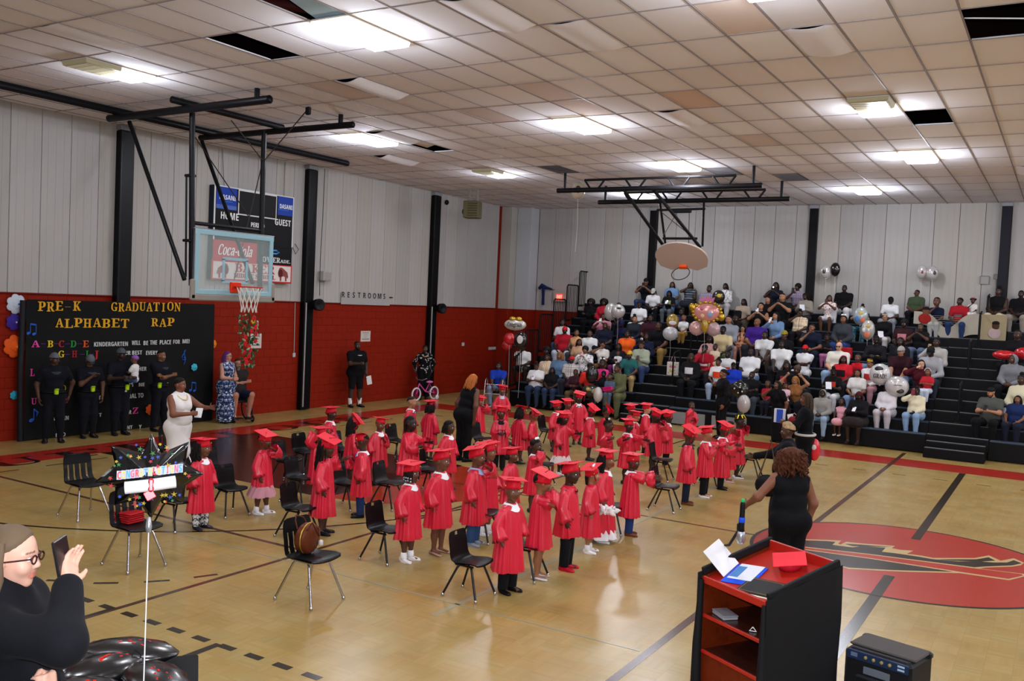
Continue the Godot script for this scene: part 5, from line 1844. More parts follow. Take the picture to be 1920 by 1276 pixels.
func build_crowd() -> void:
	seated(v3(-14.12, 0.946, -24.10), 0.904, 16, "h", "chin", 0, "2e1d15", "tee dededc", "shorts 141418", "fade", {"print": "8a5048"}, "big man in a white tee with a photo print and black shorts, chin on hand")
	seated(v3(-13.16, 0.460, -23.26), 0.976, 15, "g", "low", 0, "5a3b2b", "tee e4e2e0", "pants 28344c", "bun 2a1a14", {"phone": ["e8e8ea", "pale phone held by the heavy woman in a white tee and jeans with"]}, "heavy woman in a white tee and jeans with a brown bun, front row left end")
	seated(v3(-12.64, 0.460, -23.26), 0.870, 14, "g", "lap", 0, "3f291e", "tee 101013", "pants 2c3a54", "waves", {}, "woman in a black tee and jeans beside the white-tee woman in the front row")
	seated(v3(-12.24, 0.703, -23.68), 0.912, 13, "h", "lap", -1, "3f291e", "tee ffffff plaid", "pants 2a2a30", "bald", {"extra": [["capcrown", "b41c26", "baseball_cap"], ["brim", "b41c26", "cap_brim"]]}, "man in a plaid shirt and red baseball cap")
	seated(v3(-12.64, 0.703, -23.68), 1.112, 13, "f", "lap", -1, "7a5139", "long 5c7896", "pants 2a3850", "bob 8a5c34", {}, "person in a pale denim jacket with light brown hair, behind the plaid shirt")
	seated(v3(-13.04, 0.703, -23.68), 0.996, 14, "g", "lap", -1, "5a3b2b", "tee ffffff creamstripe", "pants 403830", "cropped", {}, "woman in a cream striped shirt looking left")
	seated(v3(-13.32, 0.946, -24.10), 1.090, 15, "k", "lap", 0, "2e1d15", "tee 18181c", "pants 18181c", "afro", {}, "child in black half hidden above the cream striped shirt")
	seated(v3(-13.18, 1.432, -24.94), 1.003, 14, "h", "thigh", 0, "2e1d15", "tee a01826", "pants b8bcc4", "bald", {"extra": [["capcrown", "c01c24", "baseball_cap"], ["brim", "c01c24", "cap_brim"]]}, "man in a red polo and red cap with pale jeans")
	seated(v3(-13.49, 1.675, -25.36), 1.060, 14, "f", "lap", 0, "3f291e", "tee dcdada", "pants 3c5478", "braids", {}, "woman in a white tee with long braids, highest at the left end")
	seated(v3(-12.77, 1.432, -24.94), 1.021, 13, "f", "lap", 1, "7a5139", "tank c89466", "pants 3a3a40", "pony", {}, "woman in a tan strappy tank top")
	seated(v3(-12.45, 1.189, -24.52), 0.991, 12, "f", "lap", 1, "5a3b2b", "tee c09878", "pants 33435c", "long", {}, "woman in a tan tee with long straight black hair")
	seated(v3(-12.32, 1.432, -24.94), 0.960, 12, "m", "lap", 0, "5a3b2b", "tee dcdcda", "pants 30303a", "fade", {}, "boy in a white tee with a dark strap across his chest")
	seated(v3(-12.03, 0.946, -24.10), 1.035, 12, "g", "phone", 0, "7a5139", "long ffffff bwfloral", "pants 16161a", "afro", {"phone": ["e8b8b8", "pale phone held by the woman in a black and white patterned top with"]}, "woman in a black and white patterned top with big black hair, pink phone raised")
	seated(v3(-11.40, 0.460, -23.26), 1.087, 11, "m", "down", 0, "2e1d15", "tee d83024", "pants 202024", "cropped", {}, "person in an orange-red tee bowing their head")
	seated(v3(-11.88, 0.460, -23.26), 0.889, 12, "f", "hold", 0, "5a3b2b", "long 3a1c26", "pants 5a4a32", "cropped 3a2a20", {"extra": [["glasses", "18181a", "glasses"]]}, "woman in glasses with a maroon top and dark cardigan")
	seated(v3(-11.00, 0.460, -23.26), 0.870, 10, "m", "hold", 0, "2e1d15", "tee 141418", "pants 3c4c68", "bald", {"extra": [["durag", "0c0c0e", "headwrap"]]}, "man in a black tee and black headwrap behind the white balloon")
	seated(v3(-11.67, 1.189, -24.52), 0.937, 11, "f", "mouth", 0, "7a5139", "tee dcd6cc", "pants 6a4a34", "bun", {}, "woman in a cream top with a drink at her mouth")
	seated(v3(-11.25, 0.703, -23.68), 1.140, 10, "k", "lap", 0, "3f291e", "tee d83a80", "pants c0307a", "bun", {"extra": [["bow", "f2f2f2", "hair_bow"]]}, "girl in a bright pink tee with a white bow")
	seated(v3(-13.17, 2.404, -26.62), 0.982, 12, "f", "cross", 0, "2e1d15", "long 0e0e11", "pants 0e0e11", "bigafro", {}, "woman all in black with arms folded, top left of the bleachers")
	seated(v3(-12.71, 2.404, -26.62), 1.002, 11, "f", "lap", 0, "3f291e", "long a01a2c", "pants 16161a", "bigafro 17100e", {}, "woman in red with very large dark hair, top left")
	seated(v3(-12.29, 1.918, -25.78), 1.043, 11, "g", "phone", 0, "5a3b2b", "tee c07a8a", "pants 3a3038", "bob", {"phone": ["f0eeee", "white phone held by the woman in a dusty pink top holding a white"]}, "woman in a dusty pink top holding a white phone to her face")
	seated(v3(-12.03, 1.675, -25.36), 0.948, 11, "h", "lap", 0, "3f291e", "tee 161a2a", "pants 1a1c26", "fade", {}, "man in a dark navy shirt below the dusty pink top")
	seated(v3(-12.18, 2.404, -26.62), 1.055, 10, "k", "lap", 0, "5a3b2b", "tee 222228", "pants 222228", "fade", {}, "boy whose head shows between two silver balloons")
	seated(v3(-11.25, 1.918, -25.78), 1.033, 9, "f", "lap", 1, "a57658", "long 20242e", "pants 1c2c58", "bun", {}, "woman with a high forehead in a dark denim vest")
	seated(v3(-11.65, 1.918, -25.78), 1.008, 9, "k", "down", 0, "3f291e", "tee 1c2040", "pants 1c2040", "bald", {"extra": [["capcrown", "1c2248", "baseball_cap"], ["brim", "1c2248", "cap_brim"]]}, "child in a navy cap bent over a paper")
	seated(v3(-11.09, 1.432, -24.94), 1.073, 9, "g", "lap", 0, "3f291e", "tee e05a1c", "pants 28242a", "lowbun", {}, "heavy woman in a vivid orange one-shoulder top")
	seated(v3(-11.16, 1.189, -24.52), 0.938, 10, "f", "hold", 0, "3f291e", "long 16141a", "pants 7a2464", "bob", {}, "woman in a dark cardigan over magenta, holding a toddler in white")
	seated(v3(-11.04, 1.309, -24.26), 0.870, 9, "t", "lap", 0, "5a3b2b", "tee dedede", "pants dedede", "fade", {}, "toddler in a white tee on the dark cardigan woman's lap")
	seated(v3(-10.61, 0.946, -24.10), 0.950, 9, "m", "thigh", 0, "5a3b2b", "tee 28605e", "pants a08858", "bald", {"extra": [["capcrown", "d0a02a", "baseball_cap"], ["brim", "d0a02a", "cap_brim"], ["fullbeard", "2a241f", "beard"]]}, "man in a teal polo and yellow cap with khaki trousers")
	seated(v3(-10.60, 0.460, -23.26), 1.138, 9, "g", "lap", -1, "5a3b2b", "long 56583a", "pants 5c5e40", "bun 2a1c14", {}, "woman in an olive jacket with a girl on her lap")
	seated(v3(-10.67, 0.580, -23.00), 0.870, 9, "k", "lap", -1, "5a3b2b", "tee 4a5c70", "pants 50627c", "lowpuffs", {}, "girl in a denim dress with a pink bag, in front of the olive jacket")
	seated(v3(-10.44, 1.189, -24.52), 1.032, 8, "g", "low", 0, "7a5139", "long 98a08a", "pants 34446a", "bun 2a2018", {"phone": ["301c1c", "dark phone held by the woman in a sage green cardigan and jeans holding"]}, "woman in a sage green cardigan and jeans holding a dark phone")
	seated(v3(-10.48, 1.432, -24.94), 1.041, 8, "f", "phone1", 0, "3f291e", "long 171d34", "pants 1a1e2c", "long", {"phone": ["e8e6e6", "pale phone held by the woman in dark blue with long hair raising a"]}, "woman in dark blue with long hair raising a white phone")
	seated(v3(-10.29, 1.675, -25.36), 1.062, 7, "h", "thigh", 0, "5a3b2b", "tee 0d0d10", "pants 8c703c", "fade", {"chain": "c0c0c0"}, "man in a black polo and khaki trousers above the yellow gift bag")
	seated(v3(-10.73, 1.918, -25.78), 1.003, 8, "h", "lap", 0, "3f291e", "tee 34141e", "pants 222228", "fade", {}, "man in a dark maroon shirt")
	seated(v3(-11.46, 2.404, -26.62), 0.938, 9, "m", "down", 0, "3f291e", "tee dcdcda", "pants d4d4d2", "fade", {}, "boy in white tee and white trousers with head bowed")
	seated(v3(-11.80, 3.133, -27.81), 0.967, 9, "m", "phone", 1, "7a5139", "tee 12141c", "pants 2c3c5c", "short", {"phone": ["101012", "black phone held by the man in a black cap against the wall holding"], "extra": [["capcrown", "101012", "baseball_cap"], ["brim", "101012", "cap_brim"]]}, "man in a black cap against the wall holding up a black phone")
	seated(v3(-11.36, 2.890, -27.46), 0.878, 8, "m", "down", 0, "3f291e", "tee d8d8d6", "pants 141418", "locs", {"extra": [["capcrown", "b8b4ac", "baseball_cap"], ["brim", "b8b4ac", "cap_brim"]]}, "man in a white tee and pale cap with head bowed, below the column")
	seated(v3(-10.84, 2.890, -27.46), 0.870, 7, "f", "low", 0, "3f291e", "tee 121214", "pants 54585e", "long", {"print": "8a9a70", "phone": ["f0f0ff", "white phone held by the woman in a black graphic tee whose phone light", "lit"]}, "woman in a black graphic tee whose phone light shines")
	seated(v3(-10.89, 3.133, -27.81), 0.911, 7, "g", "lap", 0, "5a3b2b", "tee 6a8cb0", "pants 5c7c9c", "waves", {}, "woman in a light blue top against the wall under the ring")
	seated(v3(-10.28, 3.133, -27.81), 0.912, 6, "g", "mouth", 0, "3f291e", "tank ffffff stripe", "skirt 20242c", "bob", {}, "woman in a dark striped sleeveless dress against the wall")
	seated(v3(-10.08, 2.404, -26.62), 0.907, 6, "k", "lap", 0, "2e1d15", "tee 2a2244", "pants 20202a", "fade", {}, "boy in dark purple beside the toddler in khaki trousers")
	seated(v3(-9.74, 2.281, -25.94), 1.140, 6, "t", "lap", 0, "7a5139", "tee e0e0de", "pants a07c3c", "fade", {"print": "c03028"}, "toddler in a white tee with red print and khaki trousers")
	seated(v3(-9.54, 2.890, -27.46), 1.032, 5, "h", "lap", 0, "3f291e", "tee ffffff lavplaid", "pants 3a3a44", "fade", {}, "man in a lavender plaid shirt behind the pink balloon")
	seated(v3(-9.15, 3.133, -27.81), 0.882, 4, "m", "lap", -1, "3f291e", "long ffffff bwfloral", "pants dcdad8", "locs", {}, "person in a black and white jacket and white trousers holding a star balloon")
	seated(v3(-8.31, 2.647, -27.04), 0.898, 2, "m", "lap", -1, "3f291e", "tee a89884", "pants 5a5248", "locs", {}, "man with short dreadlocks in a tan polo")
	seated(v3(-8.25, 2.161, -26.20), 1.101, 2, "k", "lap", 0, "2e1d15", "tee 141418", "pants 1c1c20", "fade", {}, "child in black below the tan polo")
	seated(v3(-8.33, 1.918, -25.78), 1.108, 3, "h", "lap", 0, "a57658", "long 8c9098", "pants 6a7078", "short", {}, "large man in a grey sweatshirt with a dark bag above his head")
	seated(v3(-8.34, 1.675, -25.36), 1.068, 3, "m", "thigh", 0, "2e1d15", "tee dcc898", "pants 4c5438", "cropped", {}, "man in a butter yellow short-sleeved shirt")
	seated(v3(-8.57, 1.432, -24.94), 1.098, 3, "f", "hold", 0, "2e1d15", "tee c89890", "pants 2a2a30", "long", {}, "woman with long dark hair in a pale pink top holding a toddler")
	seated(v3(-8.31, 1.552, -24.68), 1.088, 3, "t", "lap", 0, "3f291e", "tee d8c8a8", "pants c0a888", "fade", {"print": "8a7a50"}, "toddler in a cream printed shirt on a lap")
	seated(v3(-7.90, 1.918, -25.78), 0.870, 1, "g", "lap", 0, "a57658", "long ffffff rust", "pants b07c6c", "long", {"extra": [["glasses", "18181a", "glasses"]]}, "woman in glasses with a rust and black patterned blouse")
	seated(v3(-7.50, 1.918, -25.78), 1.064, 1, "h", "lap", -1, "7a5139", "tee 3c1e78", "pants 26262c", "bald", {}, "bald man in a bright purple polo")
	seated(v3(-7.66, 2.404, -26.62), 1.118, 1, "f", "phone", 0, "a57658", "tank 101014", "pants 1a1a1e", "long", {"phone": ["eef0f0", "pale phone held by the woman in a black tank top filming with a"]}, "woman in a black tank top filming with a white phone")
	seated(v3(-7.57, 2.647, -27.04), 1.072, 1, "f", "lap", -1, "a57658", "tee 121216", "pants 16161a", "long 1c1412", {}, "woman with long straight hair leaning in beside the black tank top")
	seated(v3(-7.59, 3.133, -27.81), 1.020, 1, "f", "phone", 0, "3f291e", "tee 171b2c", "pants 1a1c26", "long", {"phone": ["101014", "black phone held by the woman in navy at the wall whose phone lamp", "lit"]}, "woman in navy at the wall whose phone lamp glares")
	seated(v3(-7.17, 2.647, -27.04), 1.101, 0, "h", "phone", 0, "a57658", "tee 111114", "pants 141418", "fade", {"phone": ["202024", "dark phone held by the large person in black filming with both hands raised"]}, "large person in black filming with both hands raised")
	seated(v3(-7.10, 2.161, -26.20), 1.099, 0, "f", "phone1", -1, "a57658", "long 6c88a8", "pants 141418", "long", {"phone": ["f0e4e4", "white phone held by the woman with very long hair in pale denim holding"]}, "woman with very long hair in pale denim holding a pinkish phone")
	seated(v3(-6.94, 3.133, -27.81), 0.935, 0, "m", "phone1", -1, "3f291e", "tee ffffff lavplaid", "pants 4a4a52", "afro", {"phone": ["30343c", "dark phone held by the person with an afro in a plaid shirt at"]}, "person with an afro in a plaid shirt at the wall, phone to the ear")
	seated(v3(-7.10, 1.675, -25.36), 1.023, 0, "m", "knees", 0, "3f291e", "tee d8d8d6", "pants 4c3c34", "cropped", {}, "young man in a plain white tee leaning forward")
	seated(v3(-6.61, 1.675, -25.36), 1.025, 0, "m", "lap", 0, "5a3b2b", "tee 101013", "pants 26262c", "bald", {"extra": [["capcrown", "8c7c24", "baseball_cap"], ["brim", "8c7c24", "cap_brim"]]}, "man in a camouflage cap and black shirt")
	seated(v3(-6.50, 1.432, -24.94), 1.034, -1, "h", "knees", 0, "2e1d15", "tee dededc", "pants 1c1c20", "dreads", {}, "man with long dreadlocks hanging over a white tee")
	seated(v3(-8.53, 1.189, -24.52), 1.033, 3, "m", "chin", 0, "3f291e", "long a0182a", "pants 26262c", "bald", {"print": "d8d4d0", "extra": [["beanie", "131a2c", "beanie"]]}, "man in a red letter jacket and navy beanie, chin on hand")
	seated(v3(-8.78, 0.946, -24.10), 1.060, 4, "g", "lap", 0, "3f291e", "long 111114", "pants 121215", "waves 3a3028", {"print": "d8d8d8", "shoe": "b8202a"}, "woman in a black suit with a white badge and red sneakers by the left aisle")
	seated(v3(-8.00, 0.946, -24.10), 0.972, 2, "f", "lap", -1, "5a3b2b", "tee dcdcda", "pants 98a8bc", "bun", {"print": "d8401c"}, "woman in a white tee with orange print and pale jeans")
	seated(v3(-7.89, 1.189, -24.52), 0.875, 2, "m", "lap", -1, "2e1d15", "tee d8d8d6", "pants 2a2a30", "fade", {"print": "c8341c"}, "man in a white tee with red print looking down")
	seated(v3(-7.26, 1.189, -24.52), 0.973, 0, "h", "lap", 0, "2e1d15", "tee dedede", "pants 7088a8", "bald", {"print": "d04018"}, "heaviest man, white tee with a large orange print")
	seated(v3(-7.56, 0.946, -24.10), 0.887, 1, "g", "down", 0, "3f291e", "tee 1c38b0", "pants 24242c", "short", {}, "woman in a royal blue tee looking down")
	seated(v3(-6.95, 0.703, -23.68), 0.892, 0, "h", "cross", -1, "3f291e", "tee 101013", "pants 3c444c", "fade", {}, "man in a black shirt and grey jeans with an arm across his chest")
	seated(v3(-6.17, 0.946, -24.10), 1.013, -2, "g", "lap", 0, "3f291e", "tee 0f0f12", "pants 141418", "long", {"print": "a83038"}, "woman in a black tee with long hair and ringed fingers")
	seated(v3(-6.52, 0.703, -23.68), 0.874, -1, "k", "lap", 0, "5a3b2b", "tee b01c34", "pants 20202a", "fade", {}, "child in red beside the woman in the long black dress")
	seated(v3(-5.78, 0.703, -23.68), 0.971, -3, "f", "head", 0, "a57658", "tank 8a5c34", "pants 14141a", "long 9a6a34", {}, "woman with honey blonde braids covering her head with her hands")
	seated(v3(-5.99, 0.823, -23.42), 0.935, -2, "t", "lap", 0, "5a3b2b", "tee d8b4bc", "pants e0d8d8", "puffs", {}, "toddler in pink and white by the honey blonde braids")
	seated(v3(-6.60, 2.890, -27.46), 0.957, 0, "f", "low", -1, "3f291e", "long 8c8478", "pants 2a2a30", "long", {"paper": "white paper held by the woman in a taupe shirt with very long hair"}, "woman in a taupe shirt with very long hair holding a paper")
	seated(v3(-6.53, 2.404, -26.62), 0.908, -1, "g", "mouth", 0, "3f291e", "tee ffffff tanplaid", "pants 18161a", "bun", {}, "woman in a cream and black checked shirt")
	seated(v3(-5.96, 1.918, -25.78), 1.017, -2, "m", "chin", 0, "7a5139", "tee 141a2c", "pants 1a1e30", "short", {}, "boy in a navy tee resting his cheek on his fist")
	seated(v3(-5.93, 2.890, -27.46), 0.909, -2, "f", "phone", 1, "5a3b2b", "tee ffffff redfloral", "shorts d0d0d4", "braids", {"phone": ["402c2c", "dark brown phone held by the woman in a red floral blouse and white shorts"]}, "woman in a red floral blouse and white shorts at the wall")
	seated(v3(-5.60, 3.133, -27.81), 0.917, -2, "h", "lap", 0, "2e1d15", "tee 0d0d10", "pants d4d4d6", "fade", {"chain": "d0d0d0"}, "big man in a black tee and white trousers at the wall wearing a cross")
	seated(v3(-5.25, 2.161, -26.20), 1.095, -3, "f", "lap", 0, "7a5139", "hoodie 33353a", "pants 26386a", "long", {"extra": [["bow", "e8e4e0", "hair_bow"]]}, "woman in a charcoal hoodie with a pale hair bow")
	seated(v3(-4.93, 2.647, -27.04), 0.890, -4, "f", "phone", 0, "a57658", "tee 141416", "pants ffffff multi", "bun", {"phone": ["d04a78", "bright phone held by the woman in black with a pink phone behind the"]}, "woman in black with a pink phone behind the flower balloons")
	seated(v3(-4.26, 2.890, -27.46), 0.870, -5, "m", "down", 1, "3f291e", "tee dcdcdc", "pants 84868c", "bald", {"extra": [["capcrown", "121214", "baseball_cap"], ["brim", "121214", "cap_brim"]]}, "man in a white tee and black cap with head bowed at the wall")
	seated(v3(-4.26, 2.404, -26.62), 0.908, -5, "f", "lap", 1, "a57658", "long 0e0e11", "pants c8c4c0", "bun", {"paper": "white paper held by the woman in a black sweater and glasses wearing a", "extra": [["glasses", "18181a", "glasses"], ["crown", "c8b8a8", "tiara"]]}, "woman in a black sweater and glasses wearing a pale tiara")
	seated(v3(-5.56, 1.918, -25.78), 0.914, -3, "k", "low", 0, "3f291e", "tee 18161a", "pants b06c94", "bun", {}, "girl in a black top and lilac pink trousers")
	seated(v3(-5.93, 1.432, -24.94), 0.915, -2, "m", "cross", 0, "2e1d15", "tee dedede", "pants d0d0d2", "bald", {"print": "c05048", "extra": [["capcrown", "c01c24", "baseball_cap"], ["brim", "c01c24", "cap_brim"]]}, "man in a white tee and red and black cap with arms folded")
	seated(v3(-5.07, 1.432, -24.94), 1.039, -4, "h", "lap", 0, "c89a7e", "tee dcd8c8", "pants 8ca4c0", "bald", {"extra": [["shades", "101012", "sunglasses"]]}, "bald man in sunglasses and a cream tee")
	seated(v3(-4.86, 1.189, -24.52), 1.017, -5, "g", "lap", 1, "3f291e", "tee b81c28", "pants 1c1c22", "long", {"print": "20181c", "extra": [["band", "d05878", "headband"]]}, "woman in a red graphic tee with a pink headband")
	seated(v3(-4.58, 1.432, -24.94), 0.941, -5, "k", "lap", 0, "5a3b2b", "tee c01c28", "pants 2a2a34", "fade", {"print": "e8e4e0"}, "boy in a red tee with white print")
	seated(v3(-4.23, 1.675, -25.36), 1.041, -6, "m", "low", 0, "2e1d15", "long 17151a", "pants 6c8098", "fade", {"print": "c8b040"}, "teenager in a black and red letter jacket with patches")
	seated(v3(-3.70, 2.161, -26.20), 1.034, -7, "g", "lap", 0, "2e1d15", "tee 2a1418", "pants 1a1a1e", "afro", {"print": "c07880"}, "woman in a maroon and black graphic tee")
	seated(v3(-3.30, 2.161, -26.20), 0.941, -7, "g", "phone", 0, "5a3b2b", "tee 0f0f12", "pants 5a6880", "fade", {"phone": ["202024", "dark phone held by the woman in a black tee with a gold chain"]}, "woman in a black tee with a gold chain filming at the banner end")
	seated(v3(-3.65, 1.675, -25.36), 1.083, -7, "f", "lap", 0, "3f291e", "long 15161c", "pants 6c7c90", "bob", {}, "woman in dark clothes behind the maroon polo")
	seated(v3(-3.51, 1.432, -24.94), 1.059, -8, "h", "knees", 0, "a57658", "tee 2c121a", "pants 64768e", "short", {"extra": [["capcrown", "9c9894", "baseball_cap"], ["brim", "9c9894", "cap_brim"]]}, "man in a maroon polo and grey cap leaning on his knees")
	seated(v3(-4.20, 1.189, -24.52), 0.946, -6, "f", "lap", -1, "7a5139", "long dcd8d6", "pants c08c94", "bun", {"print": "b83030", "extra": [["crown", "d8b83c", "tiara"]]}, "woman in a white fur jacket with a gold crown")
	seated(v3(-5.77, 0.946, -24.10), 1.127, -3, "m", "bent", -1, "3f291e", "tee 0f1012", "pants 16161a", "bald", {}, "bald man in black bending far forward")
	seated(v3(-4.99, 0.946, -24.10), 0.946, -5, "f", "low", 0, "2e1d15", "tee 101013", "pants d4d4d6", "bun", {"print": "c04030", "paper": "white paper held by the person in a black graphic tee and white leggings"}, "person in a black graphic tee and white leggings with a folded paper")
	seated(v3(-4.41, 0.946, -24.10), 0.961, -6, "f", "lap", 0, "7a5139", "tee dcdad4", "pants 7088a8", "braids", {}, "woman in a cream tee and ripped jeans with a braid over her shoulder")
	seated(v3(-5.04, 0.460, -23.26), 0.870, -5, "m", "lap", 0, "2e1d15", "hoodie 8c8a84", "pants 8ca4bc", "bald", {"extra": [["hood", "8c8a84", "hood"]]}, "teenager in a grey hoodie with the hood up, front row")
	seated(v3(-4.59, 0.460, -23.26), 0.870, -6, "k", "thigh", 0, "3f291e", "tank d89aa4", "skirt d89aa4", "locs", {"shoe": "d8d0c0"}, "girl in a pink sundress and pale sandals on the front bench")
	seated(v3(-4.19, 0.460, -23.26), 0.945, -7, "g", "low", 0, "2e1d15", "long 131114", "skirt 2a2424", "long 4a0f1a", {"phone": ["e8e4e8", "pale phone held by the woman with dark red hair over her face, bare"], "shoe": "2a1c18"}, "woman with dark red hair over her face, bare legs reaching the floor")
	seated(v3(-3.62, 0.703, -23.68), 0.914, -8, "g", "lap", 0, "7a5139", "long d8d4d8", "pants c0b8bc", "bob 2c1c18", {}, "woman in a loose white blouse and pale trousers in the front")
	seated(v3(-2.97, 0.703, -23.68), 0.870, -10, "g", "mouth", 0, "2e1d15", "long dcd4b4", "pants 84a0c0", "bun", {"phone": ["803038", "dark red phone held by the person in a cream sweater and light jeans with"]}, "person in a cream sweater and light jeans with a red phone")
	seated(v3(-3.02, 1.189, -24.52), 1.059, -9, "f", "mouth", 1, "c89a7e", "long 4a121c", "pants 18181c", "waves", {}, "woman in a burgundy top with long black curls holding a baby")
	seated(v3(-2.82, 1.309, -24.26), 1.103, -10, "t", "hold", 0, "7a5139", "tee b82430", "pants c8d4e4", "short", {"extra": [["band", "e0e4ec", "headband"]]}, "baby in red and pale blue on the burgundy woman's lap")
	seated(v3(-2.84, 1.432, -24.94), 1.104, -9, "m", "down", 0, "2e1d15", "long a4a4a8", "pants 2a2e38", "bald", {"extra": [["capcrown", "17171b", "baseball_cap"], ["brim", "17171b", "cap_brim"]]}, "man in a pale grey shirt and dark cap with head bowed by the right aisle")
	seated(v3(-2.80, 1.675, -25.36), 1.067, -9, "m", "phone1", 0, "3f291e", "long aca8a2", "pants 2a2a30", "short", {"phone": ["d0a060", "bright phone held by the young man in an off-white shirt with a phone"]}, "young man in an off-white shirt with a phone at his eye by the right aisle")
	seated(v3(-3.65, 3.133, -27.81), 0.893, -6, "g", "lap", -1, "5a3b2b", "tee 3c4a34", "pants 141418", "short", {"extra": [["shades", "101012", "sunglasses"]]}, "woman in an olive tee and sunglasses above the banner")
	seated(v3(-3.07, 2.890, -27.46), 1.125, -7, "k", "chin", 0, "5a3b2b", "tee 141a30", "pants a8a8a4", "fade", {}, "boy in a navy tee with hand on chin above the banner")
	seated(v3(-2.52, 2.890, -27.46), 0.917, -8, "m", "lap", -1, "3f291e", "tee 9c1c26", "pants 26365c", "cropped", {"print": "5c5c60"}, "boy in a red tee and jeans above the banner")
	seated(v3(-2.20, 3.253, -27.55), 0.870, -9, "t", "chin", 0, "3f291e", "tee e0dad4", "pants e0dad4", "puffs", {"extra": [["bow", "d05070", "hair_bow"]]}, "toddler in white with a pink hair bow at the wall")
	seated(v3(-1.63, 3.133, -27.81), 1.036, -10, "g", "lap", 0, "3f291e", "tank 111113", "pants c8b898", "bun", {}, "woman in a black sleeveless top with a top bun beside the wall column")
	seated(v3(-1.10, 3.133, -27.81), 0.912, -11, "h", "lap", 0, "2e1d15", "tee 0f0f12", "pants 8c8478", "fade", {}, "man in black at the right edge of the top row")
	seated(v3(-1.04, 1.918, -25.78), 1.128, -12, "m", "lap", 0, "3f291e", "long 141216", "pants 141418", "fade", {}, "person in black behind the red balloons at the right edge")
	seated(v3(-1.06, 1.432, -24.94), 1.006, -13, "m", "lap", -1, "5a3b2b", "hoodie 74767a", "pants 141418", "bald", {"extra": [["hood", "74767a", "hood"]]}, "teenager in a grey hoodie and black trousers right of the right aisle")
	seated(v3(-0.83, 0.946, -24.10), 1.140, -14, "f", "lap", 0, "3f291e", "long d0c8a8", "pants 8c8c90", "bun", {}, "person in a cream sweater cut by the right edge")
	seated(v3(-1.39, 0.703, -23.68), 0.966, -14, "h", "low", -1, "a57658", "tee 4c4e4a", "pants 121214", "bald", {"phone": ["1c1c20", "black phone held by the bearded man in a black beret and grey shirt"], "extra": [["beanie", "0e0e10", "beret"], ["fullbeard", "2a241f", "beard"]]}, "bearded man in a black beret and grey shirt with a camera strap")
	seated(v3(-0.86, 0.703, -23.68), 0.881, -15, "g", "thigh", 0, "7a5139", "tee 182850", "pants 1c2030", "bob", {}, "woman in navy blue beside the man in the beret")

# ================================================================ fittings and props
func rod(m: MB, a: Vector3, b: Vector3, r := 0.045, sides := 10) -> MB:
	return m.tube([a, b], r, sides)

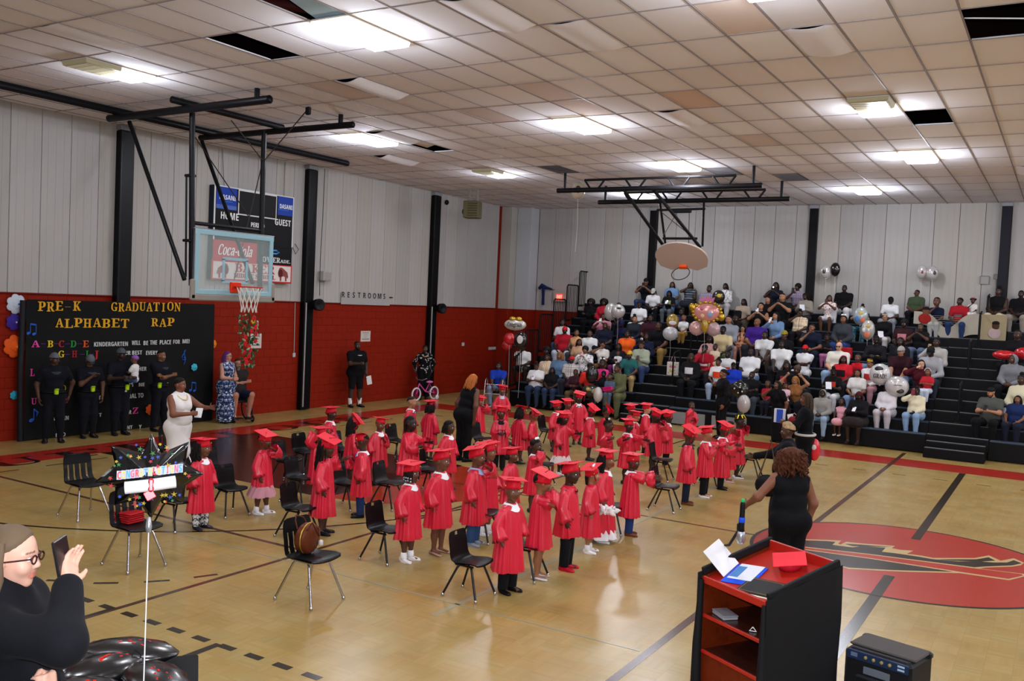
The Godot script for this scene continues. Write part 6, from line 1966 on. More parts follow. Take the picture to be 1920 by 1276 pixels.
func build_goals() -> void:
	var bk := mat("131315", 0.4)
	var t := thing("basketball_goal", "glass basketball backboard hung from black ceiling pipes in front of the scoreboard", "basketball goal", v3(-13.2, 0, -11.86))
	var o := -t.position
	var pipe := func(a: Vector3, b: Vector3, r: float, called: String): part(called, rod(mb(), a + o, b + o, r), bk, t)
	pipe.call(v3(-15.56, 6.15, -10.84), v3(-11.2, 6.15, -10.67), 0.07, "ceiling_pipe")
	pipe.call(v3(-15.5, 6.15, -12.9), v3(-11.3, 6.15, -12.8), 0.06, "ceiling_pipe")
	pipe.call(v3(-15.35, 6.27, -5.0), v3(-15.35, 6.27, -17.24), 0.07, "ceiling_pipe")
	pipe.call(v3(-13.37, 6.27, -10.5), v3(-13.37, 6.27, -13.1), 0.06, "ceiling_pipe")
	for q in [[-11.5, -10.68], [-11.6, -12.8]]:
		pipe.call(v3(q[0], 6.12, q[1]), v3(q[0], 6.35, q[1]), 0.045, "hanger")
	pipe.call(v3(-13.45, 6.15, -11.0), v3(-13.45, 3.1, -11.1), 0.05, "mast")
	pipe.call(v3(-13.45, 6.15, -12.7), v3(-13.45, 3.05, -12.72), 0.05, "mast")
	pipe.call(v3(-13.45, 4.22, -11.05), v3(-13.45, 4.22, -12.72), 0.035, "cross_bar")
	pipe.call(v3(-15.3, 6.12, -11.08), v3(-13.52, 3.2, -11.0), 0.04, "brace")
	pipe.call(v3(-15.55, 6.12, -12.97), v3(-13.52, 3.2, -12.6), 0.04, "brace")
	pipe.call(v3(-13.55, 3.25, -11.05), v3(-13.55, 5.05, -11.0), 0.018, "jack_rod")
	for q in [5.05, 3.9]:
		part("clamp", mb().box(v3(-13.5, q, -11.04) + o, v3(0.18, 0.05, 0.12), 0.01), bk, t)
	var cb := mat("3a332e", 0.5)
	for q in [[v3(-11.64, 6.3, -12.0), v3(-13.42, 5.55, -12.68)], [v3(-13.42, 5.55, -12.68), v3(-13.3, 6.15, -11.75)], [v3(-13.45, 5.6, -12.7), v3(-13.6, 3.2, -12.2)], [v3(-15.3, 6.1, -12.6), v3(-13.5, 4.4, -12.5)]]:
		part("cable", rod(mb(), q[0] + o, q[1] + o, 0.011, 5), cb, t)
	part("pulley", mb().box(v3(-11.64, 6.26, -12.0) + o, v3(0.1, 0.14, 0.06), 0.015), bk, t)
	# glass with its painted border and target
	var z := [0.92, -0.92]
	part("glass", mb().box(v3(0, 3.54, 0), v3(0.012, 1.1, 1.8)), mat("cfe6e2", 0.05, 0.0, {"alpha": 0.16}), t)
	var blue := mat("8fb4bc", 0.4)
	var fr := mb()
	fr.box(v3(0.01, 4.06, 0), v3(0.03, 0.09, 1.86), 0.008).box(v3(0.01, 3.0, 0), v3(0.03, 0.09, 1.86), 0.008)
	for q in z:
		fr.box(v3(0.01, 3.53, q - signf(q) * 0.045), v3(0.03, 1.0, 0.09), 0.008)
	part("painted_border", fr, blue, t)
	var sq := mb()
	sq.box(v3(0.012, 3.62, 0), v3(0.012, 0.05, 0.6)).box(v3(0.012, 3.2, 0), v3(0.012, 0.05, 0.6))
	for q in [-0.275, 0.275]:
		sq.box(v3(0.012, 3.41, q), v3(0.012, 0.4, 0.05))
	part("target_square", sq, blue, t)
	var rim_fr := mb()
	for q in [[4.11, 3.53]]:
		rim_fr.box(v3(-0.01, 4.115, 0), v3(0.05, 0.025, 1.9), 0.005)
	for q in z:
		rim_fr.box(v3(-0.01, 3.55, q), v3(0.05, 1.12, 0.025), 0.005)
	part("metal_frame", rim_fr, mat("77787a", 0.35, 0.7), t)
	var pad := mb()
	pad.box(v3(0, 2.9, 0), v3(0.07, 0.12, 1.98), 0.02)
	for q in z:
		pad.box(v3(0, 3.04, q * 1.03), v3(0.07, 0.36, 0.09), 0.02)
	part("edge_padding", pad, mat("8d867c", 0.8), t)
	var red := mat("d03010", 0.35)
	var ring := []
	for k in 33:
		ring.append(v3(0.40 + cos(TAU * k / 32) * 0.228, 3.12, sin(TAU * k / 32) * 0.228))
	var rm := mb().tube(ring, 0.012, 6)
	part("rim", rm, red, t)
	part("rim_bracket", mb().box(v3(0.03, 3.1, 0), v3(0.05, 0.2, 0.24), 0.01).box(v3(0.11, 3.12, 0), v3(0.16, 0.03, 0.12), 0.008), red, t)
	var nt := mb()
	for k in 12:
		for s in [-1, 1]:
			var pts := []
			for j in 7:
				var u := j / 6.0
				var a: float = TAU * (k + s * u * 1.5) / 12.0
				var r := lerpf(0.226, 0.125, pow(u, 0.7)) + (0.02 * u if j == 6 else 0.0)
				pts.append(v3(0.40 + cos(a) * r, 3.11 - 0.45 * u, sin(a) * r))
			nt.tube(pts, 0.006, 4)
	part("net", nt, mat("dcd8cc", 0.9), t)
	# the garland that hangs below the net
	var g := thing("flower_garland", "garland of red flowers and green leaves hanging below the basketball net", "garland", v3(-12.8, 2.62, -11.86))
	var vine := []
	for k in 9:
		vine.append(v3(0.02 * sin(k * 1.7), -0.125 * k + 0.05, 0.03 * cos(k * 2.3)))
	part("vine", mb().tube(vine, 0.012, 5), mat("3a3a20", 0.8), g)
	var lf := mb()
	var lf2 := mb()
	var r := RandomNumberGenerator.new()
	r.seed = 12
	for k in 150:
		var y := r.randf_range(-0.98, 0.0)
		var w := 0.17 if y > -0.75 else 0.1
		var p := v3(r.randf_range(-w, w) * 0.8, y, r.randf_range(-w, w))
		var b := Basis.from_euler(v3(r.randf() * 6.0, r.randf() * 6.0, r.randf() * 6.0))
		(lf if k % 3 else lf2).ell(p, v3(0.022, 0.004, 0.045), 6, 4, b)
	tag(part("leaves", lf, mat("24522e", 0.6), g), "", "", "", "stuff")
	tag(part("leaves", lf2, mat("8c9c80", 0.6), g), "", "", "", "stuff")
	for k in 15:
		var y := -0.06 - k * 0.058
		var p := v3(r.randf_range(0.05, 0.15), y, r.randf_range(-0.15, 0.15))
		var fl := mb()
		for q in 5:
			var a := TAU * q / 5
			fl.ell(p + v3(0.0, sin(a) * 0.028, cos(a) * 0.028), v3(0.012, 0.024, 0.024), 7, 4)
		part("flower", fl, mat("c01c20" if k != 1 else "d8b030", 0.6), g)
	# the folded side basket above the bleachers
	var s := thing("folded_basketball_goal", "fan-shaped backboard folded up under black truss pipes above the bleachers", "basketball goal", v3(-8.4, 0, -21.5))
	o = -s.position
	var p2 := func(a: Vector3, b: Vector3, rr: float, called: String): part(called, rod(mb(), a + o, b + o, rr), bk, s)
	for q in [[-11.12, -5.97, -20.3], [-11.19, -6.01, -22.8]]:
		var x0: float = q[0]
		var x1: float = q[1]
		p2.call(v3(x0, 5.9, q[2]), v3(x1, 5.9, q[2]), 0.06, "truss_pipe")
		p2.call(v3(x0 + 0.75, 6.14, q[2]), v3(x1 - 0.6, 6.14, q[2]), 0.03, "truss_chord")
		var n := 7
		for k in n + 1:
			var a: float = lerpf(x0 + 0.75, x1 - 0.6, float(k) / n)
			p2.call(v3(a, 6.14, q[2]), v3(a + (0.17 if k % 2 == 0 else -0.17), 5.92, q[2]), 0.026, "truss_web")
		for a in [x0 + 0.2, x1 - 0.2]:
			p2.call(v3(a, 5.9, q[2]), v3(a, 6.34, q[2]), 0.035, "hanger")
	var hb := v3(-8.4, 4.62, -21.9)
	for q in [-0.5, 0.5]:
		p2.call(v3(-8.95 + q * 0.75, 5.88, -20.35), hb + v3(q * 0.95, 0.02, -0.08), 0.04, "swing_arm")
		p2.call(v3(-8.75 + q * 1.2, 5.84, -22.7), hb + v3(q * 0.98, 0.06, -0.2), 0.03, "swing_arm")
	p2.call(v3(-9.3, 5.62, -22.4), v3(-8.0, 5.64, -22.4), 0.03, "cross_bar")
	p2.call(v3(-8.85, 4.84, -21.8), v3(-7.95, 4.84, -21.8), 0.03, "cross_bar")
	part("winch", mb().box(v3(-8.6, 5.58, -22.35) + o, v3(0.5, 0.09, 0.12), 0.02), bk, s)
	for q in [[v3(-9.2, 5.6, -22.3), v3(-8.1, 4.9, -21.8)], [v3(-8.7, 5.6, -22.35), v3(-8.85, 4.9, -21.8)], [v3(-8.4, 5.6, -22.35), v3(-8.2, 4.7, -21.9)]]:
		part("cable", rod(mb(), q[0] + o, q[1] + o, 0.01, 5), cb, s)
	var tilt := Basis(Vector3.RIGHT, 0.80)
	var fan := PackedVector2Array()
	for k in 21:
		var a := lerpf(-0.15, PI + 0.15, k / 20.0)
		fan.append(Vector2(cos(a) * 0.69, sin(a) * 0.5))
	fan.append_array(PackedVector2Array([Vector2(-0.62, -0.28), Vector2(-0.34, -0.42), Vector2(-0.15, -0.36), Vector2(0.15, -0.36), Vector2(0.34, -0.42), Vector2(0.62, -0.28)]))
	part("fan_backboard", mb().prism(fan, Transform3D(tilt, v3(-8.4, 4.4, -22.0) + o), 0.05), mat("b5a294", 0.6), s)
	var rg := []
	for k in 33:
		rg.append(v3(-8.4, 4.4, -22.0) + o + tilt * v3(cos(TAU * k / 32) * 0.228, -0.28, 0.32 + sin(TAU * k / 32) * 0.228))
	part("rim", mb().tube(rg, 0.012, 6), mat("3a2a24", 0.4), s)
	part("rim_bracket", mb().box(v3(0, -0.27, 0.08), v3(0.2, 0.1, 0.1), 0.01), mat("d8501c", 0.5), s, v3(-8.4, 4.4, -22.0) + o, tilt)

func build_scoreboard() -> void:
	var c := v3(-16.9, 4.355, -15.73)
	var t := thing("scoreboard", "black and white wall scoreboard with sponsor panels behind the glass backboard", "scoreboard", c)
	var W := 2.52
	var H := 2.17
	part("cabinet", mb().box(v3(-0.06, 0, 0), v3(0.2, H, W), 0.015), mat("202a34", 0.5), t)
	# u to the right, v down, 0 to 1
	var pane := func(called: String, u0: float, v0: float, u1: float, v1: float, hex: String, up := 0.0):
		part(called, mb().box(Vector3.ZERO, v3((u1 - u0) * W, (v1 - v0) * H, 0.012), 0.003), mat(hex, 0.45), t, v3(0.045 + up, (0.5 - (v0 + v1) / 2) * H, (0.5 - (u0 + u1) / 2) * W), LW)
	var word := func(s: String, u0: float, u1: float, v: float, h: float, hex: String, font := "Droid Sans", up := 0.0, slant := 0.0):
		var b := LW * Basis(v3(1, 0, 0), v3(slant, 1, 0), v3(0, 0, 1))
		lettering(s, h * H, t, mat(hex, 0.5), v3(0.056 + up, (0.5 - v) * H, (0.5 - (u0 + u1) / 2) * W), b, font, 0.006, "lettering", true, (u1 - u0) * W)
	pane.call("white_edge", 0.0, 0.0, 1.0, 0.58, "d8d8d4")
	pane.call("black_face", 0.015, 0.012, 0.985, 0.6, "0c0c0e", 0.003)
	pane.call("sponsor_panel", 0.02, 0.012, 0.26, 0.245, "1a3a98", 0.008)
	pane.call("sponsor_panel", 0.02, 0.2, 0.26, 0.245, "4a66b0", 0.0095)
	pane.call("sponsor_panel", 0.78, 0.012, 0.985, 0.225, "1c3c9c", 0.008)
	word.call("DASANI", 0.05, 0.24, 0.12, 0.05, "e8ecf4", "Droid Sans", 0.012)
	word.call("DASANI", 0.80, 0.97, 0.125, 0.05, "e8ecf4", "Droid Sans", 0.012)
	for q in [0.85, 0.13]:
		pane.call("stripe", q - 0.06, 0.16, q + 0.08, 0.166, "3a8cc8", 0.011)
	pane.call("display_border", 0.28, 0.012, 0.765, 0.285, "d8d8d4", 0.007)
	pane.call("display", 0.29, 0.025, 0.755, 0.272, "111114", 0.01)
	word.call("HOME", 0.075, 0.285, 0.315, 0.075, "e4e4e0", "Droid Sans", 0.006)
	word.call("PERIOD", 0.44, 0.61, 0.375, 0.05, "e4e4e0", "Droid Sans", 0.006)
	word.call("GUEST", 0.745, 0.955, 0.31, 0.07, "e4e4e0", "Droid Sans", 0.006)
	pane.call("sponsor_panel", 0.0, 0.575, 0.53, 0.795, "b01c28", 0.006)
	word.call("Coca-Cola", 0.06, 0.47, 0.68, 0.11, "f0ece8", "Droid Serif", 0.01, 0.25)
	pane.call("sponsor_panel", 0.53, 0.6, 0.99, 0.795, "0d0d10", 0.006)
	word.call("POWER", 0.55, 0.83, 0.745, 0.055, "e4e4e0", "Droid Serif", 0.01)
	word.call("ADE.", 0.835, 0.97, 0.752, 0.035, "e4e4e0", "Droid Serif", 0.01)
	var sw := mb()
	sw.tube([v3(0.062, -0.30, -0.44), v3(0.062, -0.29, -0.7), v3(0.062, -0.33, -0.8), v3(0.062, -0.37, -0.7), v3(0.062, -0.37, -0.52)], 0.022, 6)
	part("swoosh", sw, mat("4a9ad8", 0.5), t)
	pane.call("school_panel", -0.01, 0.79, 1.0, 1.0, "c02420", 0.004)
	pane.call("school_panel", 0.008, 0.805, 0.985, 0.985, "d8d0c8", 0.008)
	word.call("BAKER", 0.26, 0.76, 0.862, 0.09, "b02420", "Droid Serif", 0.012)
	word.call("MIDDLE SCHOOL", 0.25, 0.77, 0.945, 0.045, "8c2420", "Droid Serif", 0.012)
	for q in [[0.12, 1.0], [0.88, -1.0]]:
		var bz := PackedVector2Array()
		for p in [[-0.19, -0.02], [-0.17, 0.05], [-0.1, 0.09], [0.0, 0.15], [0.08, 0.18], [0.15, 0.16], [0.19, 0.08], [0.2, -0.02], [0.17, -0.09], [0.13, -0.1], [0.12, -0.2], [0.07, -0.2], [0.06, -0.08], [-0.02, -0.06], [-0.08, -0.08], [-0.09, -0.2], [-0.14, -0.2], [-0.15, -0.08], [-0.18, -0.12], [-0.21, -0.06]]:
			bz.append(Vector2(p[0] * q[1] * 0.85, p[1] * 0.9))
		part("bison_emblem", mb().prism(bz, Transform3D(), 0.008), mat("8a4a44", 0.6), t, v3(0.056, (0.5 - 0.895) * H, (0.5 - q[0]) * W), LW)
		part("bison_mane", mb().ell(v3(0.09 * q[1], 0.02, 0.006), v3(0.085, 0.1, 0.008), 12, 6), mat("5c241f", 0.7), t, v3(0.056, (0.5 - 0.895) * H, (0.5 - q[0]) * W), LW)
	for q in [0.9, -1.0]:
		part("hanging_wire", rod(mb(), v3(-0.05, H / 2, q), v3(-0.1, 1.95, q * 1.05), 0.008, 5), mat("6a6a68", 0.5), t)
	part("power_cord", mb().tube([v3(0.0, 0.9, -1.28), v3(-0.05, 0.3, -1.34), v3(-0.08, -0.1, -1.36), v3(-0.09, -0.32, -1.52), v3(-0.09, -0.2, -1.62), v3(-0.1, -0.06, -1.5)], 0.008, 5), mat("2a2a28", 0.6), t)

func poster(z: float, y: float, w: float, h: float, label: String) -> void:
	var t := thing("wall_sign", label, "sign", v3(WX + 0.012, y, z))
	part("sheet", mb().box(Vector3.ZERO, v3(w, h, 0.004)), mat("c8c2ba", 0.8), t, Vector3.ZERO, LW)
	var m := mb()
	for k in 4:
		m.box(v3(0, h * (0.32 - 0.2 * k), 0.003), v3(w * [0.7, 0.5, 0.4, 0.75][k], h * [0.07, 0.04, 0.04, 0.1][k], 0.001))
	part("print", m, mat("8a7a68", 0.8), t, Vector3.ZERO, LW)

func paper_flower(at: Vector3, r: float, hex: String, mid: String, label: String) -> void:
	var t := thing("paper_flower", label, "paper flower", at, PI / 2, "paper flowers on the wall")
	for ring in 3:
		for k in 7:
			var a := TAU * (k + 0.5 * ring) / 7
			var q: float = r * [0.62, 0.42, 0.24][ring]
			var b := Basis(Vector3.BACK, a) * Basis(Vector3.UP, 0.35 + 0.3 * ring)
			part("petal", mb().ell(Vector3.ZERO, v3(r * [0.4, 0.32, 0.24][ring], r * [0.38, 0.3, 0.22][ring], r * 0.05), 9, 6, b), mat(hex, 0.75), t, v3(cos(a) * q, sin(a) * q, r * 0.08 * (1 + ring)))
	part("centre", mb().ell(v3(0, 0, r * 0.32), v3(r * 0.2, r * 0.2, r * 0.1), 10, 6), mat(mid, 0.7), t)

func note(t: Node3D, y: float, z: float, k: float, double: bool) -> void:
	var m := mb()
	var d := v3(0, 0, 0.0)
	m.ell(v3(0, -0.09, 0) * k, v3(0.05, 0.035, 0.012) * k, 10, 6, Basis(Vector3.BACK, 0.4))
	m.box(v3(0.045, 0.02, 0) * k, v3(0.016, 0.22, 0.012) * k)
	if double:
		m.ell(v3(0.14, -0.11, 0) * k, v3(0.05, 0.035, 0.012) * k, 10, 6, Basis(Vector3.BACK, 0.4))
		m.box(v3(0.185, 0.0, 0) * k, v3(0.016, 0.22, 0.012) * k)
		m.box(v3(0.115, 0.12, 0) * k, v3(0.15, 0.04, 0.012) * k, 0.0, Basis(Vector3.BACK, -0.12))
	else:
		m.tube([v3(0.045, 0.13, 0) * k, v3(0.12, 0.06, 0) * k, v3(0.1, -0.02, 0) * k], [0.014 * k, 0.022 * k, 0.008 * k], 6)
	part("music_note", m, mat("2a58b0", 0.7), t, v3(0, y, z), LW)

func build_wall_things() -> void:
	var t := thing("banner", "big black paper banner with gold title letters and white lyric lines on the left wall", "banner", v3(-16.80, 0, 0))
	var rg := []
	for k in 25:
		var z := lerpf(-10.08, -14.55, k / 24.0)
		var ring := PackedVector3Array()
		for q in 7:
			var y := lerpf(0.02, 2.7, q / 6.0)
			ring.append(v3(-0.012 + 0.012 * sin(z * 5.0 + y * 1.7) * sin(y * 2.0), y, z))
		for q in range(6, -1, -1):
			ring.append(ring[q] - v3(0.006, 0, 0))
		rg.append(ring)
	part("paper_sheet", mb().loft(rg), mat("121212", 0.7), t)
	part("rolled_edge", mb().tube([v3(-0.07, 0.0, -10.05), v3(-0.07, 1.4, -10.02), v3(-0.07, 2.68, -10.05)], 0.055, 10), mat("202022", 0.5), t)
	part("rolled_edge", mb().tube([v3(-0.1, 0.0, -14.6), v3(-0.1, 2.68, -14.56)], 0.045, 10), mat("202022", 0.5), t)
	banner_words(t)
	note(t, 2.13, -10.12, 0.8, true)
	note(t, 0.48, -10.22, 1.0, false)
	note(t, 0.82, -13.92, 0.8, true)
	var cl := mb()
	cl.tube([v3(0.0, -0.16, 0), v3(0.03, -0.1, 0), v3(0.0, 0.14, 0), v3(0.045, 0.17, 0), v3(-0.06, 0.0, 0), v3(-0.03, -0.06, 0), v3(0.05, -0.05, 0), v3(0.03, 0.02, 0), v3(-0.01, -0.01, 0)], 0.01, 5)
	part("treble_clef", cl, mat("2a58b0", 0.7), t, v3(0, 1.5, -13.72), LW)
	paper_flower(v3(WX + 0.06, 2.6, -9.99), 0.2, "c4ccd8", "2a5aa0", "large white paper flower with a blue centre, top left of the banner")
	paper_flower(v3(WX + 0.09, 2.41, -10.17), 0.12, "3a84a8", "b0d8e0", "teal paper flower tucked under the white one")
	paper_flower(v3(WX + 0.06, 2.26, -9.96), 0.17, "3c2a84", "b8b0d0", "purple paper flower with a pale centre left of the banner")
	paper_flower(v3(WX + 0.06, 1.8, -9.98), 0.23, "d8561c", "c8a030", "big orange paper flower left of the alphabet letters")
	paper_flower(v3(WX + 0.06, 0.87, -9.99), 0.09, "2c9ab4", "5cc0d0", "small cyan paper flower low at the left edge of the banner")
	paper_flower(v3(-16.76, 1.27, -13.98), 0.09, "3cb0c4", "6cd0dc", "small cyan paper flower at the right side of the banner")
	paper_flower(v3(WX + 0.07, 1.77, -14.68), 0.11, "e88420", "f0a840", "orange paper flower above the woman with purple hair")
	paper_flower(v3(-16.75, 0.4, -12.84), 0.12, "d8541c", "e07830", "orange paper flower low behind the officer with folded arms")
	poster(-16.05, 1.82, 0.36, 0.36, "square paper notice on the red wall behind the hanging garland")
	poster(-20.17, 1.9, 0.42, 0.3, "paper notice on the red wall right of the man in black shorts")
	var rs := thing("restrooms_lettering", "RESTROOMS in spaced black letters with a dash, at the base of the white panels", "sign", v3(WX + 0.062, 3.05, -20.08))
	for k in 9:
		lettering("RESTROOMS"[k], 0.15, rs, mat("1c1c1e", 0.6), v3(0, 0, 0.98 - k * 0.222), LW, "Droid Sans", 0.008, "letter")
	part("arrow_bar", mb().box(v3(0.004, -0.02, -1.1), v3(0.01, 0.03, 0.16)), mat("1c1c1e", 0.6), rs)
	part("label_strip", mb().box(v3(0.0, -0.1, 0.0), v3(0.006, 0.32, 2.1)), mat("a4a29e", 0.6), rs)
	var wb := thing("wall_box", "plain grey box on the white panels right of the scoreboard", "speaker", v3(WX + 0.13, 3.52, -18.29))
	part("case", mb().box(Vector3.ZERO, v3(0.2, 0.26, 0.32), 0.02), mat("a8a6a2", 0.5), wb)
	part("front_grille", mb().box(v3(0.102, 0, 0), v3(0.006, 0.2, 0.26), 0.002), mat("989692", 0.6), wb)
	for q in [[1.44, -17.35, 0.07, 0.11, "small outlet box at the end of a wire beside the second column"], [1.59, -25.09, 0.1, 0.12, "small beige thermostat on the red wall near the corner"], [1.42, -26.78, 0.16, 0.1, "left white switch plate of the pair by the corner"], [1.42, -27.02, 0.16, 0.1, "right white switch plate of the pair by the corner"]]:
		var p := thing("wall_plate", q[4], "switch plate", v3(WX + 0.03, q[0], q[1]))
		part("plate", mb().box(Vector3.ZERO, v3(0.03, q[3], q[2] * 1.3), 0.006), mat("b8b4ac", 0.5), p)
		part("toggle", mb().box(v3(0.018, 0, 0), v3(0.012, 0.03, 0.012), 0.003), mat("e0dcd4", 0.5), p)
	single("wire", mb().tube([v3(0, 1.5, 0), v3(0, 2.8, 0.02)], 0.01, 5), mat("a8a49c", 0.6), "thin pale wire running up the red wall to the white panels", "wire", v3(WX + 0.025, 0, -17.35))
	single("pull_cord", mb().tube([v3(0, 0, 0), v3(0.02, -1.2, 0.03), v3(0.05, -2.4, 0.1), v3(0.04, -3.3, 0.06)], 0.009, 5), mat("2a2a28", 0.6), "dark cord hanging down beside the second wall column", "cord", v3(WX + 0.3, 6.3, -17.95))
	# heater slung in the corner of the ceiling
	var ht := thing("unit_heater", "olive metal unit heater hung under the ceiling near the corner", "heater", v3(-15.2, 5.72, -22.6))
	part("case", mb().box(Vector3.ZERO, v3(0.46, 0.5, 0.42), 0.02), mat("5c563c", 0.5), ht, Vector3.ZERO, Basis(Vector3.UP, 0.3))
	for k in 6:
		part("louver", mb().box(v3(0.06, -0.18 + k * 0.07, 0.22), v3(0.3, 0.012, 0.03), 0.003, Basis(Vector3.RIGHT, 0.5)), mat("4a4630", 0.5), ht, Vector3.ZERO, Basis(Vector3.UP, 0.3))
	part("fan_motor", mb().lathe([Vector2(0.02, -0.1), Vector2(0.1, -0.08), Vector2(0.12, 0.0), Vector2(0.1, 0.06)], 14, Transform3D(Basis(Vector3.BACK, PI / 2), v3(-0.28, -0.05, -0.05))), mat("2c2a22", 0.5), ht)
	for q in [-0.14, 0.14]:
		part("strap", mb().box(v3(q, 0.42, 0), v3(0.08, 0.36, 0.03), 0.006), mat("8a8678", 0.5), ht)
	single("column_knob", mb().ell(Vector3.ZERO, v3(0.06, 0.08, 0.08), 10, 7), mat("141416", 0.5), "small black knob beside the top of the third column", "fitting", v3(WX + 0.09, 6.1, -23.75))
	# the far wall
	var ex := thing("exit_sign", "red glowing exit sign in a grey box on the far wall by the corner", "exit sign", v3(-15.05, 3.3, WZ + 0.08))
	part("case", mb().box(Vector3.ZERO, v3(0.52, 0.34, 0.08), 0.015), mat("a09a92", 0.5), ex)
	part("panel", mb().box(v3(-0.02, 0, 0.042), v3(0.24, 0.2, 0.006)), mat("f04030", 0.4, 0.0, {"emit": 1.3}), ex)
	lettering("EXIT", 0.13, ex, mat("ffb0a0", 0.4, 0.0, {"emit": 1.5}), v3(-0.02, 0, 0.047), Basis(), "Droid Sans", 0.004, "lettering", true, 0.2)
	var gl := OmniLight3D.new()
	gl.name = "exit_glow"
	add_child(gl)
	gl.position = v3(-15.05, 3.3, WZ + 0.25)
	gl.light_color = Color("ff5040")
	gl.light_energy = 0.03
	gl.light_size = 0.1
	gl.omni_range = 40.0
	gl.omni_attenuation = 2.0
	gl.shadow_enabled = true
	var rb := thing("blue_ribbon", "dark blue cloth ribbon draped over a bracket near the exit sign", "ribbon", v3(-15.72, 3.55, WZ + 0.1))
	part("bow", mb().tube([v3(-0.18, 0.02, 0), v3(-0.06, 0.14, 0.02), v3(0.1, 0.06, 0), v3(0.34, 0.02, 0)], [0.05, 0.07, 0.06, 0.02], 8), mat("1a2450", 0.7), rb)
	part("tail", mb().tube([v3(0.0, 0.06, 0.03), v3(0.02, -0.25, 0.04), v3(0.02, -0.55, 0.03)], [0.07, 0.055, 0.06], 8, true, 0.3), mat("1a2450", 0.7), rb)
	part("bracket", mb().box(v3(0.3, 0.0, -0.04), v3(0.2, 0.04, 0.06), 0.01), mat("6a6a68", 0.5), rb)
	for q in [[-2.0, 4.25, 0.22, "empty square outline frame on the far wall near the right column"], [-1.72, 4.35, 0.13, "small grey junction box beside the right column, above a conduit"]]:
		var p := thing("wall_box", q[3], "fitting", v3(q[0], q[1], WZ + 0.05))
		var m := mb()
		for s in [-1, 1]:
			m.box(v3(s * q[2] / 2, 0, 0), v3(0.015, q[2], 0.03), 0.003).box(v3(0, s * q[2] / 2, 0), v3(q[2], 0.015, 0.03), 0.003)
		part("frame", m, mat("7a7a78", 0.5), p)
		part("face", mb().box(v3(0, 0, -0.006), v3(q[2], q[2], 0.012)), mat("9a9894" if q[2] > 0.2 else "858380", 0.5), p)
	single("conduit", mb().tube([v3(0, 0, 0), v3(0, -0.9, 0)], 0.014, 6), mat("8a8a88", 0.4), "short vertical conduit below the junction box by the right column", "conduit", v3(-1.72, 4.28, WZ + 0.05))

func word(t: Node3D, s: String, h: float, hex: String, y: float, z: float, wide: float, cut := false) -> void:
	lettering(s, h, t, mat(hex, 0.7), v3(0, y, z), LW, "Droid Serif" if cut else "Droid Sans", 0.008, "cut_letter" if cut else "lettering", true, wide)

